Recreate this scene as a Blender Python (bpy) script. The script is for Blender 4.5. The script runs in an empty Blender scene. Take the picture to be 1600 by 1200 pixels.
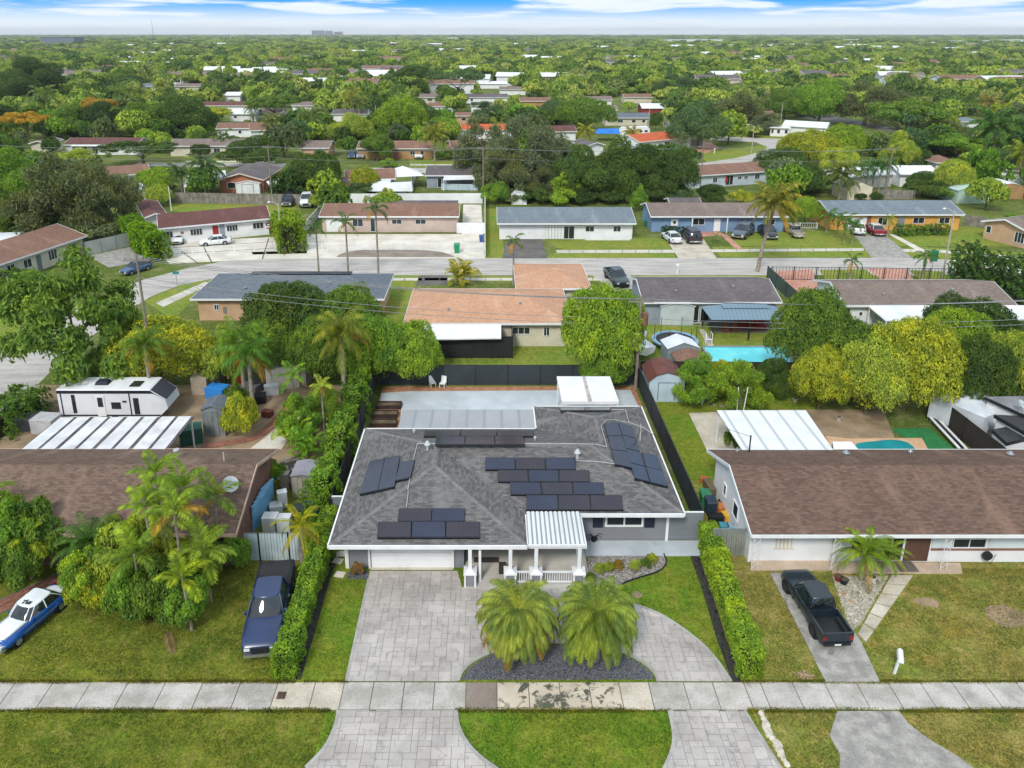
import bpy, math, random
import numpy as np
from mathutils import Vector, Matrix
random.seed(7); RNG = np.random.default_rng(7)
SC = bpy.context.scene
COL = SC.collection
R = math.radians

# ------------------------------------------------------------------ camera
PITCH = R(16.97); FOC = 1172.0; CX = 765.0; CY = 409.6; CAM_H = 30.1
cam_d = bpy.data.cameras.new('camera'); cam = bpy.data.objects.new('camera', cam_d); COL.objects.link(cam)
cam.location = (0, 0, CAM_H); cam.rotation_euler = (R(90) - PITCH, 0, 0)
cam_d.sensor_width = 36.0; cam_d.lens = 36.0 * FOC / 1600.0
cam_d.shift_x = (800 - CX) / 1600.0; cam_d.shift_y = -(600 - CY) / 1600.0
cam_d.clip_start = 0.5; cam_d.clip_end = 60000
SC.camera = cam
SC.render.resolution_x = 1024; SC.render.resolution_y = 768

# ------------------------------------------------------------------ world and sun
SUN_EL, SUN_AZ = R(44), R(202)        # azimuth measured clockwise from +Y (away from the camera)
world = bpy.data.worlds.new('World'); SC.world = world; world.use_nodes = True
wn = world.node_tree.nodes; wl = world.node_tree.links
for n in list(wn): wn.remove(n)
def WN(t, **k):
    n = wn.new(t)
    for a, b in k.items(): setattr(n, a, b)
    return n
w_out = WN('ShaderNodeOutputWorld'); w_bg = WN('ShaderNodeBackground'); wl.new(w_bg.outputs[0], w_out.inputs[0])
sky = WN('ShaderNodeTexSky', sky_type='NISHITA', sun_disc=False, sun_elevation=SUN_EL, sun_rotation=SUN_AZ)
sky.altitude = 20; sky.air_density = 1.0; sky.dust_density = 1.2; sky.ozone_density = 1.5
tc = WN('ShaderNodeTexCoord'); sep = WN('ShaderNodeSeparateXYZ'); wl.new(tc.outputs['Generated'], sep.inputs[0])
def wmath(op, a, b=None, c=None, clamp=False):
    n = WN('ShaderNodeMath', operation=op, use_clamp=clamp)
    for i, v in enumerate((a, b, c)):
        if v is None: continue
        if isinstance(v, (int, float)): n.inputs[i].default_value = v
        else: wl.new(v, n.inputs[i])
    return n.outputs[0]
zpos = wmath('MAXIMUM', sep.outputs[2], 0.0)
# the blue deepens quickly over the haze at the horizon
deep = WN('ShaderNodeMapRange'); deep.interpolation_type = 'SMOOTHSTEP'
wl.new(zpos, deep.inputs[0]); deep.inputs[1].default_value = 0.006; deep.inputs[2].default_value = 0.04
tint = WN('ShaderNodeMix', data_type='RGBA'); wl.new(deep.outputs[0], tint.inputs[0])
tint.inputs[6].default_value = (9.6, 10.3, 11.0, 1); tint.inputs[7].default_value = (0.0, 3.9, 9.6, 1)
mixsky = WN('ShaderNodeMix', data_type='RGBA'); mixsky.inputs[0].default_value = 0.97
wl.new(sky.outputs[0], mixsky.inputs[6]); wl.new(tint.outputs[2], mixsky.inputs[7])
# clouds on a flat layer high above, seen foreshortened: long streaks low down, broad banks overhead
zc = wmath('ADD', zpos, 0.055)
cxn = wmath('DIVIDE', sep.outputs[0], zc); cyn = wmath('DIVIDE', sep.outputs[1], zc)
cmb = WN('ShaderNodeCombineXYZ'); wl.new(cxn, cmb.inputs[0]); wl.new(cyn, cmb.inputs[1])
nz = WN('ShaderNodeTexNoise'); nz.inputs['Scale'].default_value = 0.62; nz.inputs['Detail'].default_value = 7; nz.inputs['Roughness'].default_value = 0.52
nz.inputs['Distortion'].default_value = 0.35
mp = WN('ShaderNodeMapping'); mp.inputs['Location'].default_value = (3.1, 1.3, 0.4)
wl.new(cmb.outputs[0], mp.inputs[0]); wl.new(mp.outputs[0], nz.inputs['Vector'])
cr = WN('ShaderNodeMapRange'); cr.interpolation_type = 'SMOOTHSTEP'; wl.new(nz.outputs[0], cr.inputs[0])
cr.inputs[1].default_value = 0.44; cr.inputs[2].default_value = 0.60
# away from the horizon the cover closes: the day's light is soft
high = WN('ShaderNodeMapRange'); wl.new(zpos, high.inputs[0]); high.inputs[1].default_value = 0.08; high.inputs[2].default_value = 0.35
high.inputs[3].default_value = 0.0; high.inputs[4].default_value = 0.75
cover = wmath('ADD', cr.outputs[0], high.outputs[0], clamp=True)
cloudmix = WN('ShaderNodeMix', data_type='RGBA'); wl.new(cover, cloudmix.inputs[0]); wl.new(mixsky.outputs[2], cloudmix.inputs[6])
nz2 = WN('ShaderNodeTexNoise'); nz2.inputs['Scale'].default_value = 1.7; nz2.inputs['Detail'].default_value = 5; wl.new(mp.outputs[0], nz2.inputs['Vector'])
cc = WN('ShaderNodeMix', data_type='RGBA'); wl.new(nz2.outputs[0], cc.inputs[0])
cc.inputs[6].default_value = (7.4, 8.8, 9.8, 1); cc.inputs[7].default_value = (9.6, 9.8, 10.0, 1)
wl.new(cc.outputs[2], cloudmix.inputs[7])
wl.new(cloudmix.outputs[2], w_bg.inputs[0]); w_bg.inputs[1].default_value = 0.1

sun_d = bpy.data.lights.new('sun', 'SUN'); sun = bpy.data.objects.new('sun', sun_d); COL.objects.link(sun)
sun_d.energy = 2.5; sun_d.angle = R(12); sun_d.color = (1.0, 0.96, 0.9)
sdir = Vector((math.sin(SUN_AZ) * math.cos(SUN_EL), math.cos(SUN_AZ) * math.cos(SUN_EL), math.sin(SUN_EL)))
sun.rotation_euler = sdir.to_track_quat('Z', 'Y').to_euler(); sun.location = (0, 0, 60)
SC.view_settings.view_transform = 'Standard'; SC.view_settings.look = 'None'
SC.view_settings.exposure = 0.16; SC.view_settings.gamma = 1.0; SC.view_settings.use_curve_mapping = False
try:
    SC.cycles.max_bounces = 6; SC.cycles.diffuse_bounces = 2; SC.cycles.transmission_bounces = 3; SC.cycles.volume_bounces = 0
    SC.cycles.use_denoising = True; SC.cycles.use_adaptive_sampling = True
except Exception: pass

# ------------------------------------------------------------------ helpers
def ground_point(x, y, z=0.0):
    """Where the line of sight through a point of the 1600x1200 photograph meets the height z."""
    u = (x - CX) / FOC; v = (y - CY) / FOC
    dy = math.cos(PITCH) - v * math.sin(PITCH); dz = -math.sin(PITCH) - v * math.cos(PITCH)
    t = (z - CAM_H) / dz
    return Vector((u * t, dy * t, z))
G = ground_point
def height_at(Y, y):
    v = (y - CY) / FOC
    dy = math.cos(PITCH) - v * math.sin(PITCH); dz = -math.sin(PITCH) - v * math.cos(PITCH)
    return CAM_H + dz / dy * Y
def px_per_m(y): return (y - 52) / 31.5

def lin(c):
    if isinstance(c, str):
        c = c.lstrip('#'); c = [int(c[i:i+2], 16) / 255 for i in (0, 2, 4)]
        return tuple((x / 12.92 if x <= .04045 else ((x + .055) / 1.055) ** 2.4) for x in c)
    return tuple(c)

MATS = {}
def new_mat(name):
    m = bpy.data.materials.new(name); m.use_nodes = True
    nt = m.node_tree; b = nt.nodes['Principled BSDF']
    return m, nt, b
def nmix(nt, fac, a, b, mode='MIX'):
    n = nt.nodes.new('ShaderNodeMix'); n.data_type = 'RGBA'; n.blend_type = mode
    for i, v in ((0, fac), (6, a), (7, b)):
        if v is None: continue
        if hasattr(v, 'links') or hasattr(v, 'is_linked'): nt.links.new(v, n.inputs[i])
        elif isinstance(v, (int, float)): n.inputs[i].default_value = v
        else: n.inputs[i].default_value = (*v[:3], 1)
    return n.outputs[2]
def nnoise(nt, vec, scale, detail=4, rough=.55, dist=0):
    n = nt.nodes.new('ShaderNodeTexNoise'); n.inputs['Scale'].default_value = scale
    n.inputs['Detail'].default_value = detail; n.inputs['Roughness'].default_value = rough; n.inputs['Distortion'].default_value = dist
    if vec is not None: nt.links.new(vec, n.inputs['Vector'])
    return n.outputs[0]
def nramp(nt, fac, lo, hi, a=0., b=1.):
    n = nt.nodes.new('ShaderNodeMapRange'); n.interpolation_type = 'SMOOTHSTEP'; nt.links.new(fac, n.inputs[0])
    for i, v in ((1, lo), (2, hi), (3, a), (4, b)): n.inputs[i].default_value = v
    return n.outputs[0]
def nvec(nt, kind='pos', scale=None):
    if kind == 'pos': o = nt.nodes.new('ShaderNodeNewGeometry').outputs['Position']
    elif kind == 'uv': o = nt.nodes.new('ShaderNodeUVMap').outputs[0]
    else: o = nt.nodes.new('ShaderNodeTexCoord').outputs['Object']
    if scale:
        m = nt.nodes.new('ShaderNodeMapping'); m.inputs['Scale'].default_value = scale
        nt.links.new(o, m.inputs[0]); o = m.outputs[0]
    return o
def nbump(nt, b, h, strength, dist=.02):
    n = nt.nodes.new('ShaderNodeBump'); n.inputs['Strength'].default_value = strength; n.inputs['Distance'].default_value = dist
    nt.links.new(h, n.inputs['Height']); nt.links.new(n.outputs[0], b.inputs['Normal'])
def mat(name, c, c2=None, sc=1.2, rough=.75, bump=.0, metal=0., spec=.35, kind='pos', det=5, grime=.0, rnd=0., scale=None):
    """Procedural surface: two tones mixed by noise, optional grime, bump and per-object variation."""
    if name in MATS: return MATS[name]
    m, nt, b = new_mat(name); c = lin(c); c2 = lin(c2) if c2 else tuple(x * .82 for x in c)
    v = nvec(nt, kind, scale)
    f = nramp(nt, nnoise(nt, v, sc, det), .35, .68)
    col = nmix(nt, f, c, c2)
    if kind == 'pos' and rough >= .8: col = nmix(nt, 1., col, nmix(nt, nramp(nt, nnoise(nt, v, 13., 3, .7), .3, .7), (.84,) * 3, (1.12,) * 3), 'MULTIPLY')
    if grime:
        g = nramp(nt, nnoise(nt, v, sc * .35 + .15, 6, .65, .6), .55, .75, 0, grime)
        col = nmix(nt, g, col, tuple(x * .35 for x in c))
    if rnd:
        oi = nt.nodes.new('ShaderNodeObjectInfo')
        col = nmix(nt, 1.0, col, nmix(nt, oi.outputs['Random'], (1 - rnd,) * 3, (1 + rnd * .5,) * 3), 'MULTIPLY')
    nt.links.new(col, b.inputs['Base Color'])
    b.inputs['Roughness'].default_value = rough; b.inputs['Metallic'].default_value = metal
    b.inputs['Specular IOR Level'].default_value = spec
    if bump: nbump(nt, b, nnoise(nt, v, sc * 14, 3), bump)
    MATS[name] = m; return m
def shingle(name, c, c2, streak=None, row=.15, wid=.34, amt=.5):
    """Asphalt shingles: offset courses with their own tone, granules and weathering."""
    if name in MATS: return MATS[name]
    m, nt, b = new_mat(name); c = lin(c); c2 = lin(c2)
    uv = nvec(nt, 'uv'); pos = nvec(nt, 'pos')
    br = nt.nodes.new('ShaderNodeTexBrick'); nt.links.new(uv, br.inputs[0])
    br.inputs['Scale'].default_value = 1.0; br.inputs['Brick Width'].default_value = wid; br.inputs['Row Height'].default_value = row
    br.inputs['Mortar Size'].default_value = .012; br.offset = .5
    br.inputs['Color1'].default_value = (.0, .0, .0, 1); br.inputs['Color2'].default_value = (1, 1, 1, 1); br.inputs['Mortar'].default_value = (.1, .1, .1, 1)
    f = nmix(nt, amt, nramp(nt, nnoise(nt, pos, .3, 5, .55), .2, .8, .3, .7), br.outputs['Color'])
    fine = nnoise(nt, nvec(nt, 'uv', (3.2, 7.5, 1)), 1.0, 3)
    f = nmix(nt, .4, f, fine)
    col = nmix(nt, nramp(nt, f, .28, .72), c2, c)
    if streak:
        st = nramp(nt, nnoise(nt, nvec(nt, 'uv', (.35, .1, 1)), 1.6, 5, .6, .3), .5, .72, 0, .65)
        col = nmix(nt, st, col, lin(streak))
    nt.links.new(col, b.inputs['Base Color']); b.inputs['Roughness'].default_value = .92; b.inputs['Specular IOR Level'].default_value = .15
    nbump(nt, b, br.outputs['Fac'], .5, .01)
    MATS[name] = m; return m
def ribbed(name, c, c2, pitch=.3, rough=.5, grime=.25, axis=0, line=None):
    """Painted sheet metal or panels: grooves across u (axis 0) or v (axis 1)."""
    if name in MATS: return MATS[name]
    m, nt, b = new_mat(name); c = lin(c); c2 = lin(c2)
    uv = nvec(nt, 'uv'); s = nt.nodes.new('ShaderNodeSeparateXYZ'); nt.links.new(uv, s.inputs[0])
    d = nt.nodes.new('ShaderNodeMath'); d.operation = 'DIVIDE'; nt.links.new(s.outputs[axis], d.inputs[0]); d.inputs[1].default_value = pitch
    fr = nt.nodes.new('ShaderNodeMath'); fr.operation = 'FRACT'; nt.links.new(d.outputs[0], fr.inputs[0])
    g = nt.nodes.new('ShaderNodeMath'); g.operation = 'GREATER_THAN'; nt.links.new(fr.outputs[0], g.inputs[0]); g.inputs[1].default_value = .84
    col = nmix(nt, nramp(nt, nnoise(nt, nvec(nt, 'pos'), .6, 6, .65, .4), .4, .7, 0, grime), c, c2)
    col = nmix(nt, g.outputs[0], col, lin(line) if line else tuple(x * .7 for x in c))
    nt.links.new(col, b.inputs['Base Color']); b.inputs['Roughness'].default_value = rough
    nbump(nt, b, g.outputs[0], .6, .02)
    MATS[name] = m; return m
def foliage(name, transl=.3, fixed=None):
    """Leaves: the plant's own colour (object colour) varied leaf by leaf and clump by clump."""
    if name in MATS: return MATS[name]
    m, nt, b = new_mat(name)
    if fixed == 'random':
        oi = nt.nodes.new('ShaderNodeObjectInfo'); rp = nt.nodes.new('ShaderNodeValToRGB'); nt.links.new(oi.outputs['Random'], rp.inputs[0])
        e = rp.color_ramp.elements; cs = [('#4f6c36', 0), ('#6c8a3c', .18), ('#4e693a', .32), ('#86a244', .5), ('#9db050', .68), ('#a6b25c', .85), ('#748455', 1)]
        e[0].position = 0; e[0].color = (*lin(cs[0][0]), 1); e[1].position = 1; e[1].color = (*lin(cs[-1][0]), 1)
        for h, p in cs[1:-1]:
            q = e.new(p); q.color = (*lin(h), 1)
        base = rp.outputs[0]
    else: base = nt.nodes.new('ShaderNodeObjectInfo').outputs['Color']
    geo = nt.nodes.new('ShaderNodeNewGeometry')
    k = nmix(nt, geo.outputs['Random Per Island'], *(((.55, .6, .5), (1.42, 1.38, 1.25)) if not fixed else ((.8, .82, .78), (1.2, 1.18, 1.1))))
    col = nmix(nt, 1., base, k, 'MULTIPLY')
    tcn = nt.nodes.new('ShaderNodeTexCoord').outputs['Object']
    cl = nramp(nt, nnoise(nt, geo.outputs['Position'], 1.1, 3, .6), .38, .64)
    col = nmix(nt, 1., col, nmix(nt, cl, (.68, .76, .78), (1.3, 1.22, .9)), 'MULTIPLY')
    yl = nramp(nt, nnoise(nt, geo.outputs['Position'], .3, 3, .5), .5, .68)
    col = nmix(nt, yl, col, nmix(nt, 1., col, (1.28, 1.14, .85), 'MULTIPLY'))
    nt.links.new(col, b.inputs['Base Color']); b.inputs['Roughness'].default_value = .6; b.inputs['Specular IOR Level'].default_value = .25
    tr = nt.nodes.new('ShaderNodeBsdfTranslucent'); nt.links.new(nmix(nt, 1., col, (1.05, 1.0, .6), 'MULTIPLY'), tr.inputs[0])
    mx = nt.nodes.new('ShaderNodeMixShader'); mx.inputs[0].default_value = transl
    nt.links.new(b.outputs[0], mx.inputs[1]); nt.links.new(tr.outputs[0], mx.inputs[2])
    nt.links.new(mx.outputs[0], nt.nodes['Material Output'].inputs[0])
    MATS[name] = m; return m

class MB:
    """Collects faces for one mesh; every face gets a UV in metres (u level, v up the slope)."""
    def __init__(s): s.v = []; s.f = []; s.mi = []; s.sm = []
    def face(s, pts, mi=0, smooth=False):
        n = len(s.v); s.v += [tuple(p) for p in pts]; s.f.append(tuple(range(n, n + len(pts)))); s.mi.append(mi); s.sm.append(smooth); return s
    def raw(s, vs, fs, mi=0, smooth=False):
        n = len(s.v); s.v += [tuple(p) for p in vs]
        for f in fs: s.f.append(tuple(n + i for i in f)); s.mi.append(mi); s.sm.append(smooth)
        return s
    def box(s, x0, x1, y0, y1, z0, z1, mi=0, rz=0, c=None):
        vs = [(x, y, z) for z in (z0, z1) for y in (y0, y1) for x in (x0, x1)]
        if rz:
            cx, cy = c if c else ((x0 + x1) / 2, (y0 + y1) / 2); ca, sa = math.cos(rz), math.sin(rz)
            vs = [(cx + (x - cx) * ca - (y - cy) * sa, cy + (x - cx) * sa + (y - cy) * ca, z) for x, y, z in vs]
        return s.raw(vs, [(0, 2, 3, 1), (4, 5, 7, 6), (0, 1, 5, 4), (2, 6, 7, 3), (0, 4, 6, 2), (1, 3, 7, 5)], mi)
    def prism(s, poly, z0, z1, mi=0):
        n = len(poly)
        a = sum(poly[i][0] * poly[(i + 1) % n][1] - poly[(i + 1) % n][0] * poly[i][1] for i in range(n))
        if a < 0: poly = poly[::-1]
        vs = [(p[0], p[1], z0) for p in poly] + [(p[0], p[1], z1) for p in poly]
        fs = [tuple(range(n))[::-1], tuple(range(n, 2 * n))] + [(i, (i + 1) % n, n + (i + 1) % n, n + i) for i in range(n)]
        return s.raw(vs, fs, mi)
    def hull(s, a, b, mi=0):
        """side walls plus both ends between two polygons of the same count"""
        n = len(a)
        return s.raw(list(a) + list(b), [tuple(range(n))[::-1], tuple(range(n, 2 * n))] + [(i, (i + 1) % n, n + (i + 1) % n, n + i) for i in range(n)], mi)
    def tube(s, pts, r, n=6, mi=0, r1=None, cap=True, smooth=True):
        pts = [Vector(p) for p in pts]; m = len(pts); rings = []
        for i, p in enumerate(pts):
            d = (pts[min(i + 1, m - 1)] - pts[max(i - 1, 0)]); d.normalize()
            up = Vector((0, 0, 1)) if abs(d.z) < .9 else Vector((1, 0, 0))
            a = d.cross(up).normalized(); b = a.cross(d).normalized()
            rr = r if r1 is None else r + (r1 - r) * i / (m - 1)
            rings.append([p + (a * math.cos(2 * math.pi * k / n) + b * math.sin(2 * math.pi * k / n)) * rr for k in range(n)])
        vs = [q for g in rings for q in g]; fs = []
        for i in range(m - 1):
            for k in range(n): fs.append((i * n + k, i * n + (k + 1) % n, (i + 1) * n + (k + 1) % n, (i + 1) * n + k))
        s.raw(vs, fs, mi, smooth)
        if cap: s.raw(vs, [tuple(range(n)), tuple(range((m - 1) * n, m * n))[::-1]], mi)
        return s
    def disc_wheel(s, x, y, z, r, w, n=18, mi=0):
        """cylinder with its axis along y"""
        a = [(x + r * math.cos(2 * math.pi * k / n), y - w / 2, z + r * math.sin(2 * math.pi * k / n)) for k in range(n)]
        b = [(p[0], y + w / 2, p[2]) for p in a]
        return s.hull(a, b, mi)
    def mesh(s, name, mats):
        me = bpy.data.meshes.new(name); me.from_pydata(s.v, [], s.f)
        for m in (mats if isinstance(mats, (list, tuple)) else [mats]): me.materials.append(m)
        me.polygons.foreach_set('material_index', s.mi); me.polygons.foreach_set('use_smooth', s.sm)
        uvl = me.uv_layers.new(name='UVMap'); uv = []
        for f in s.f:
            P = [Vector(s.v[i]) for i in f]; nrm = Vector((0, 0, 0))
            for i in range(len(P)):
                a, b = P[i], P[(i + 1) % len(P)]
                nrm += Vector(((a.y - b.y) * (a.z + b.z), (a.z - b.z) * (a.x + b.x), (a.x - b.x) * (a.y + b.y)))
            if nrm.length < 1e-9: nrm = Vector((0, 0, 1))
            nrm.normalize()
            U = Vector((0, 0, 1)).cross(nrm) if abs(nrm.z) < .995 else Vector((1, 0, 0))
            U.normalize(); V = nrm.cross(U)
            for p in P: uv += [p.dot(U), p.dot(V)]
        uvl.data.foreach_set('uv', uv); me.update(); return me
    def build(s, name, mats, parent=None, **k): return link(name, s.mesh(name, mats), parent, **k)

def link(name, data, parent=None, loc=None, rz=None, scale=None, rot=None, color=None, label=None, kind=None):
    o = bpy.data.objects.new(name, data); COL.objects.link(o)
    if parent: o.parent = parent
    if loc is not None: o.location = loc
    if rot is not None: o.rotation_euler = rot
    elif rz is not None: o.rotation_euler = (0, 0, rz)
    if scale is not None: o.scale = scale if not isinstance(scale, (int, float)) else (scale,) * 3
    if color is not None: o.color = (*lin(color), 1)
    if label: o['label'] = label
    if kind: o['kind'] = kind
    return o
def tag(o, label, cat, group=None, kind=None):
    o['label'] = label; o['category'] = cat
    if group: o['group'] = group
    if kind: o['kind'] = kind
    return o
def thing(name, label, cat, loc=(0, 0, 0), rz=0, group=None):
    return tag(link(name, None, loc=loc, rz=rz), label, cat, group)
def struct(name, mb, mats, parent=None): return mb.build(name, mats, parent, kind='structure')
def copy_tree(o, parent=None):
    c = o.copy(); COL.objects.link(c); c.parent = parent
    for ch in list(o.children): copy_tree(ch, c)
    return c
def smooth_shade(me):
    me.polygons.foreach_set('use_smooth', [True] * len(me.polygons))
def bez(pts, n=6):
    """Catmull-Rom through 2D or 3D points"""
    P = [Vector(p) for p in pts]; out = []
    for i in range(len(P) - 1):
        p0 = P[max(i - 1, 0)]; p1 = P[i]; p2 = P[i + 1]; p3 = P[min(i + 2, len(P) - 1)]
        for k in range(n):
            t = k / n
            out.append(.5 * ((2 * p1) + (p2 - p0) * t + (2 * p0 - 5 * p1 + 4 * p2 - p3) * t * t + (3 * p1 - p0 - 3 * p2 + p3) * t ** 3))
    out.append(P[-1]); return out
def gp(pts, z=0.0): return [tuple(G(x, y, z)[:2]) for x, y in pts]

# ------------------------------------------------------------------ ground, roads, paving
def grass_mat(name, a, b, c, dry=.5, s=1.0):
    """mown lawn: green tones in drifts, dry straw patches, fine blade relief"""
    m, nt, bs = new_mat(name); v = nvec(nt, 'pos')
    f1 = nramp(nt, nnoise(nt, v, .22 * s, 5, .6, .3), .38, .62)
    f2 = nramp(nt, nnoise(nt, v, 1.1 * s, 6, .7, .2), .47, .66, 0, dry)
    f3 = nnoise(nt, v, 9.0, 4, .75)
    col = nmix(nt, f1, lin(a), lin(b)); col = nmix(nt, f2, col, lin(c))
    col = nmix(nt, 1., col, nmix(nt, nramp(nt, f3, .3, .7), (.62, .66, .6), (1.32, 1.28, 1.2)), 'MULTIPLY')
    f4 = nnoise(nt, v, 2.6, 6, .72, .5); col = nmix(nt, 1., col, nmix(nt, nramp(nt, f4, .34, .66), (.72, .76, .72), (1.22, 1.18, 1.1)), 'MULTIPLY')
    f5 = nramp(nt, nnoise(nt, nvec(nt, 'pos', (1, 1.3, 1)), .75, 7, .75, .8), .60, .74, 0, dry * .8); col = nmix(nt, f5, col, lin('#8d7c56'))
    nt.links.new(col, bs.inputs['Base Color']); bs.inputs['Roughness'].default_value = .95; bs.inputs['Specular IOR Level'].default_value = .1
    nbump(nt, bs, f3, .9, .06); MATS[name] = m; return m
M_lawn = grass_mat('lawn_mown', '#606f26', '#747a2c', '#8b8046', .6)
M_lawnR = grass_mat('lawn_dry', '#76803a', '#867f44', '#9c8b5a', .8)
M_lawnS = grass_mat('lawn_lush', '#607d26', '#74802c', '#887f40', .55)
M_lawnB = grass_mat('lawn_back', '#6f8636', '#838a3e', '#979052', .6)
M_ground = grass_mat('ground_far', '#55662c', '#67733a', '#8f8a6c', .6, .35)
M_dirt = mat('dirt', '#a08a70', '#7d6c55', .5, .95, .5, grime=.4)
M_mulch = mat('mulch', '#6f604c', '#4c4232', 1.2, .95, .6)
M_conc = mat('concrete', '#bcb7b0', '#a09a92', .8, .85, .25, grime=.6, rnd=.1)
M_conc_beige = mat('concrete_beige', '#c9c0b0', '#afa594', .7, .85, .2, grime=.6, rnd=.05)
M_conc_brown = mat('concrete_brown', '#8f8378', '#7b7066', .5, .85, .15, grime=.3)
M_conc_white = mat('concrete_white', '#d8d2c6', '#c3bbad', .4, .8, .1, grime=.25)
M_patio = mat('patio_slab', '#aeb6bb', '#bfc6cb', .5, .55, .08, grime=.3)
M_asph = mat('asphalt_pale', '#b7b2ac', '#a09b95', 1.2, .9, .2, grime=.4, scale=(.16, 1, 1))
M_asph_dark = mat('asphalt_dark', '#6b6864', '#57544f', .5, .9, .3, grime=.3)
M_asph_drive = mat('asphalt_drive', '#8a8782', '#a8a49d', 1.6, .9, .5, det=9, grime=.75)
M_pink = mat('pink_paving', '#c08f7c', '#ad7c6a', .8, .85, .2)
M_brick = mat('brick_paver', '#9a6a58', '#85584a', 3., .9, .3, rnd=.25)
M_black = mat('black_plastic', '#1d1e20', '#2a2b2e', 1., .6)
M_curb = mat('driveway_edge', '#a9a7a3', '#94918c', 1., .85, .1)
# slabs with dark mould patches
def mould_mat():
    m, nt, b = new_mat('concrete_mould'); v = nvec(nt, 'pos')
    g = nramp(nt, nnoise(nt, v, 1.5, 9, .72, .3), .5, .56)
    g2 = nramp(nt, nnoise(nt, nvec(nt, 'pos', (1, 1.6, 1)), .6, 3), .38, .5)
    mu = nt.nodes.new('ShaderNodeMath'); mu.operation = 'MULTIPLY'; nt.links.new(g, mu.inputs[0]); nt.links.new(g2, mu.inputs[1])
    c = nmix(nt, nramp(nt, nnoise(nt, v, .7), .3, .7), lin('#d3c7b4'), lin('#bdb09c'))
    nt.links.new(nmix(nt, mu.outputs[0], c, lin('#55574a')), b.inputs['Base Color']); b.inputs['Roughness'].default_value = .9
    return m
M_mould = mould_mat()
def stamped(name, c, c2, c3):
    m, nt, b = new_mat(name); v = nvec(nt, 'pos'); oi = nt.nodes.new('ShaderNodeObjectInfo')
    geo = nt.nodes.new('ShaderNodeNewGeometry')
    f = nramp(nt, nnoise(nt, v, .35, 6, .65, .4), .36, .66)
    col = nmix(nt, f, lin(c), lin(c2)); col = nmix(nt, nramp(nt, nnoise(nt, v, 2.2, 6, .7, .5), .5, .68, 0, .6), col, lin(c3))
    ad = nt.nodes.new('ShaderNodeMath'); ad.operation = 'ADD'; nt.links.new(geo.outputs['Random Per Island'], ad.inputs[0]); nt.links.new(oi.outputs['Random'], ad.inputs[1])
    fr = nt.nodes.new('ShaderNodeMath'); fr.operation = 'FRACT'; nt.links.new(ad.outputs[0], fr.inputs[0])
    col = nmix(nt, 1., col, nmix(nt, fr.outputs[0], (.88, .88, .9), (1.06, 1.05, 1.04)), 'MULTIPLY')
    nt.links.new(col, b.inputs['Base Color']); b.inputs['Roughness'].default_value = .7
    nbump(nt, b, nnoise(nt, v, 6, 5), .35, .02); MATS[name] = m; return m
M_stamp = stamped('stamped_concrete', '#b8b2ac', '#a09993', '#857e78')
M_joint = mat('joint', '#77726c', '#68635d', 2., .9)

g = MB(); g.face([(-12000, -300, 0), (12000, -300, 0), (12000, 12000, 0), (-12000, 12000, 0)])
struct('ground', g, M_ground)
def sheet(name, pts, z, m, thick=None, px=True, parent=None):
    P = gp(pts) if px else pts
    n = len(P); a = sum(P[i][0] * P[(i + 1) % n][1] - P[(i + 1) % n][0] * P[i][1] for i in range(n))
    if a < 0: P = P[::-1]
    b = MB()
    if thick: b.prism(P, z - thick, z)
    else: b.face([(x, y, z) for x, y in P])
    return struct(name, b, m, parent)

# ---- lawns (sheets a few millimetres above one another)
YS0, YS1 = 27.28, 28.78          # the pavement in front runs straight across
Lx, Rx = -10.6, 14.3
sheet('lawn', [(-60, 10), (-7.6, 10), (-7.6, 27.2), (-60, 27.2)], .004, M_lawn, px=False)
sheet('lawn', [(-7.6, 10), (12.2, 10), (12.2, 27.2), (-7.6, 27.2)], .004, M_lawnS, px=False)
sheet('lawn', [(12.2, 10), (60, 10), (60, 27.2), (12.2, 27.2)], .004, M_lawnR, px=False)
sheet('lawn', [(-60, 28.8), (-9.9, 28.8), (-10.2, 46), (-60, 46)], .004, M_lawn, px=False)
sheet('lawn', [(-9.9, 28.8), (12.75, 28.8), (13.3, 42.5), (-10.1, 42.5)], .004, M_lawnS, px=False)
sheet('lawn', [(12.76, 28.8), (60, 28.8), (60, 46), (13.4, 46)], .004, M_lawnR, px=False)
sheet('lawn', [(14.2, 46.1), (28, 46.1), (28, 61), (13.6, 61)], .005, M_lawnS, px=False)          # right neighbour's back lawn
sheet('lawn', [(690, 540), (985, 540), (990, 577), (680, 577)], .004, M_lawnB)
sheet('lawn', [(600, 438), (650, 438), (628, 505), (590, 505)], .004, M_lawnB)
sheet('lawn', [(280, 430), (660, 430), (640, 440), (330, 446)], .003, M_lawnB)
sheet('dirt', [(-60, 46.1), (-10.2, 46.1), (-10.2, 61), (-60, 61)], .004, M_dirt, px=False)
sheet('dirt', [(1215, 640), (1380, 640), (1400, 690), (1290, 700)], .008, M_dirt)

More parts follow.
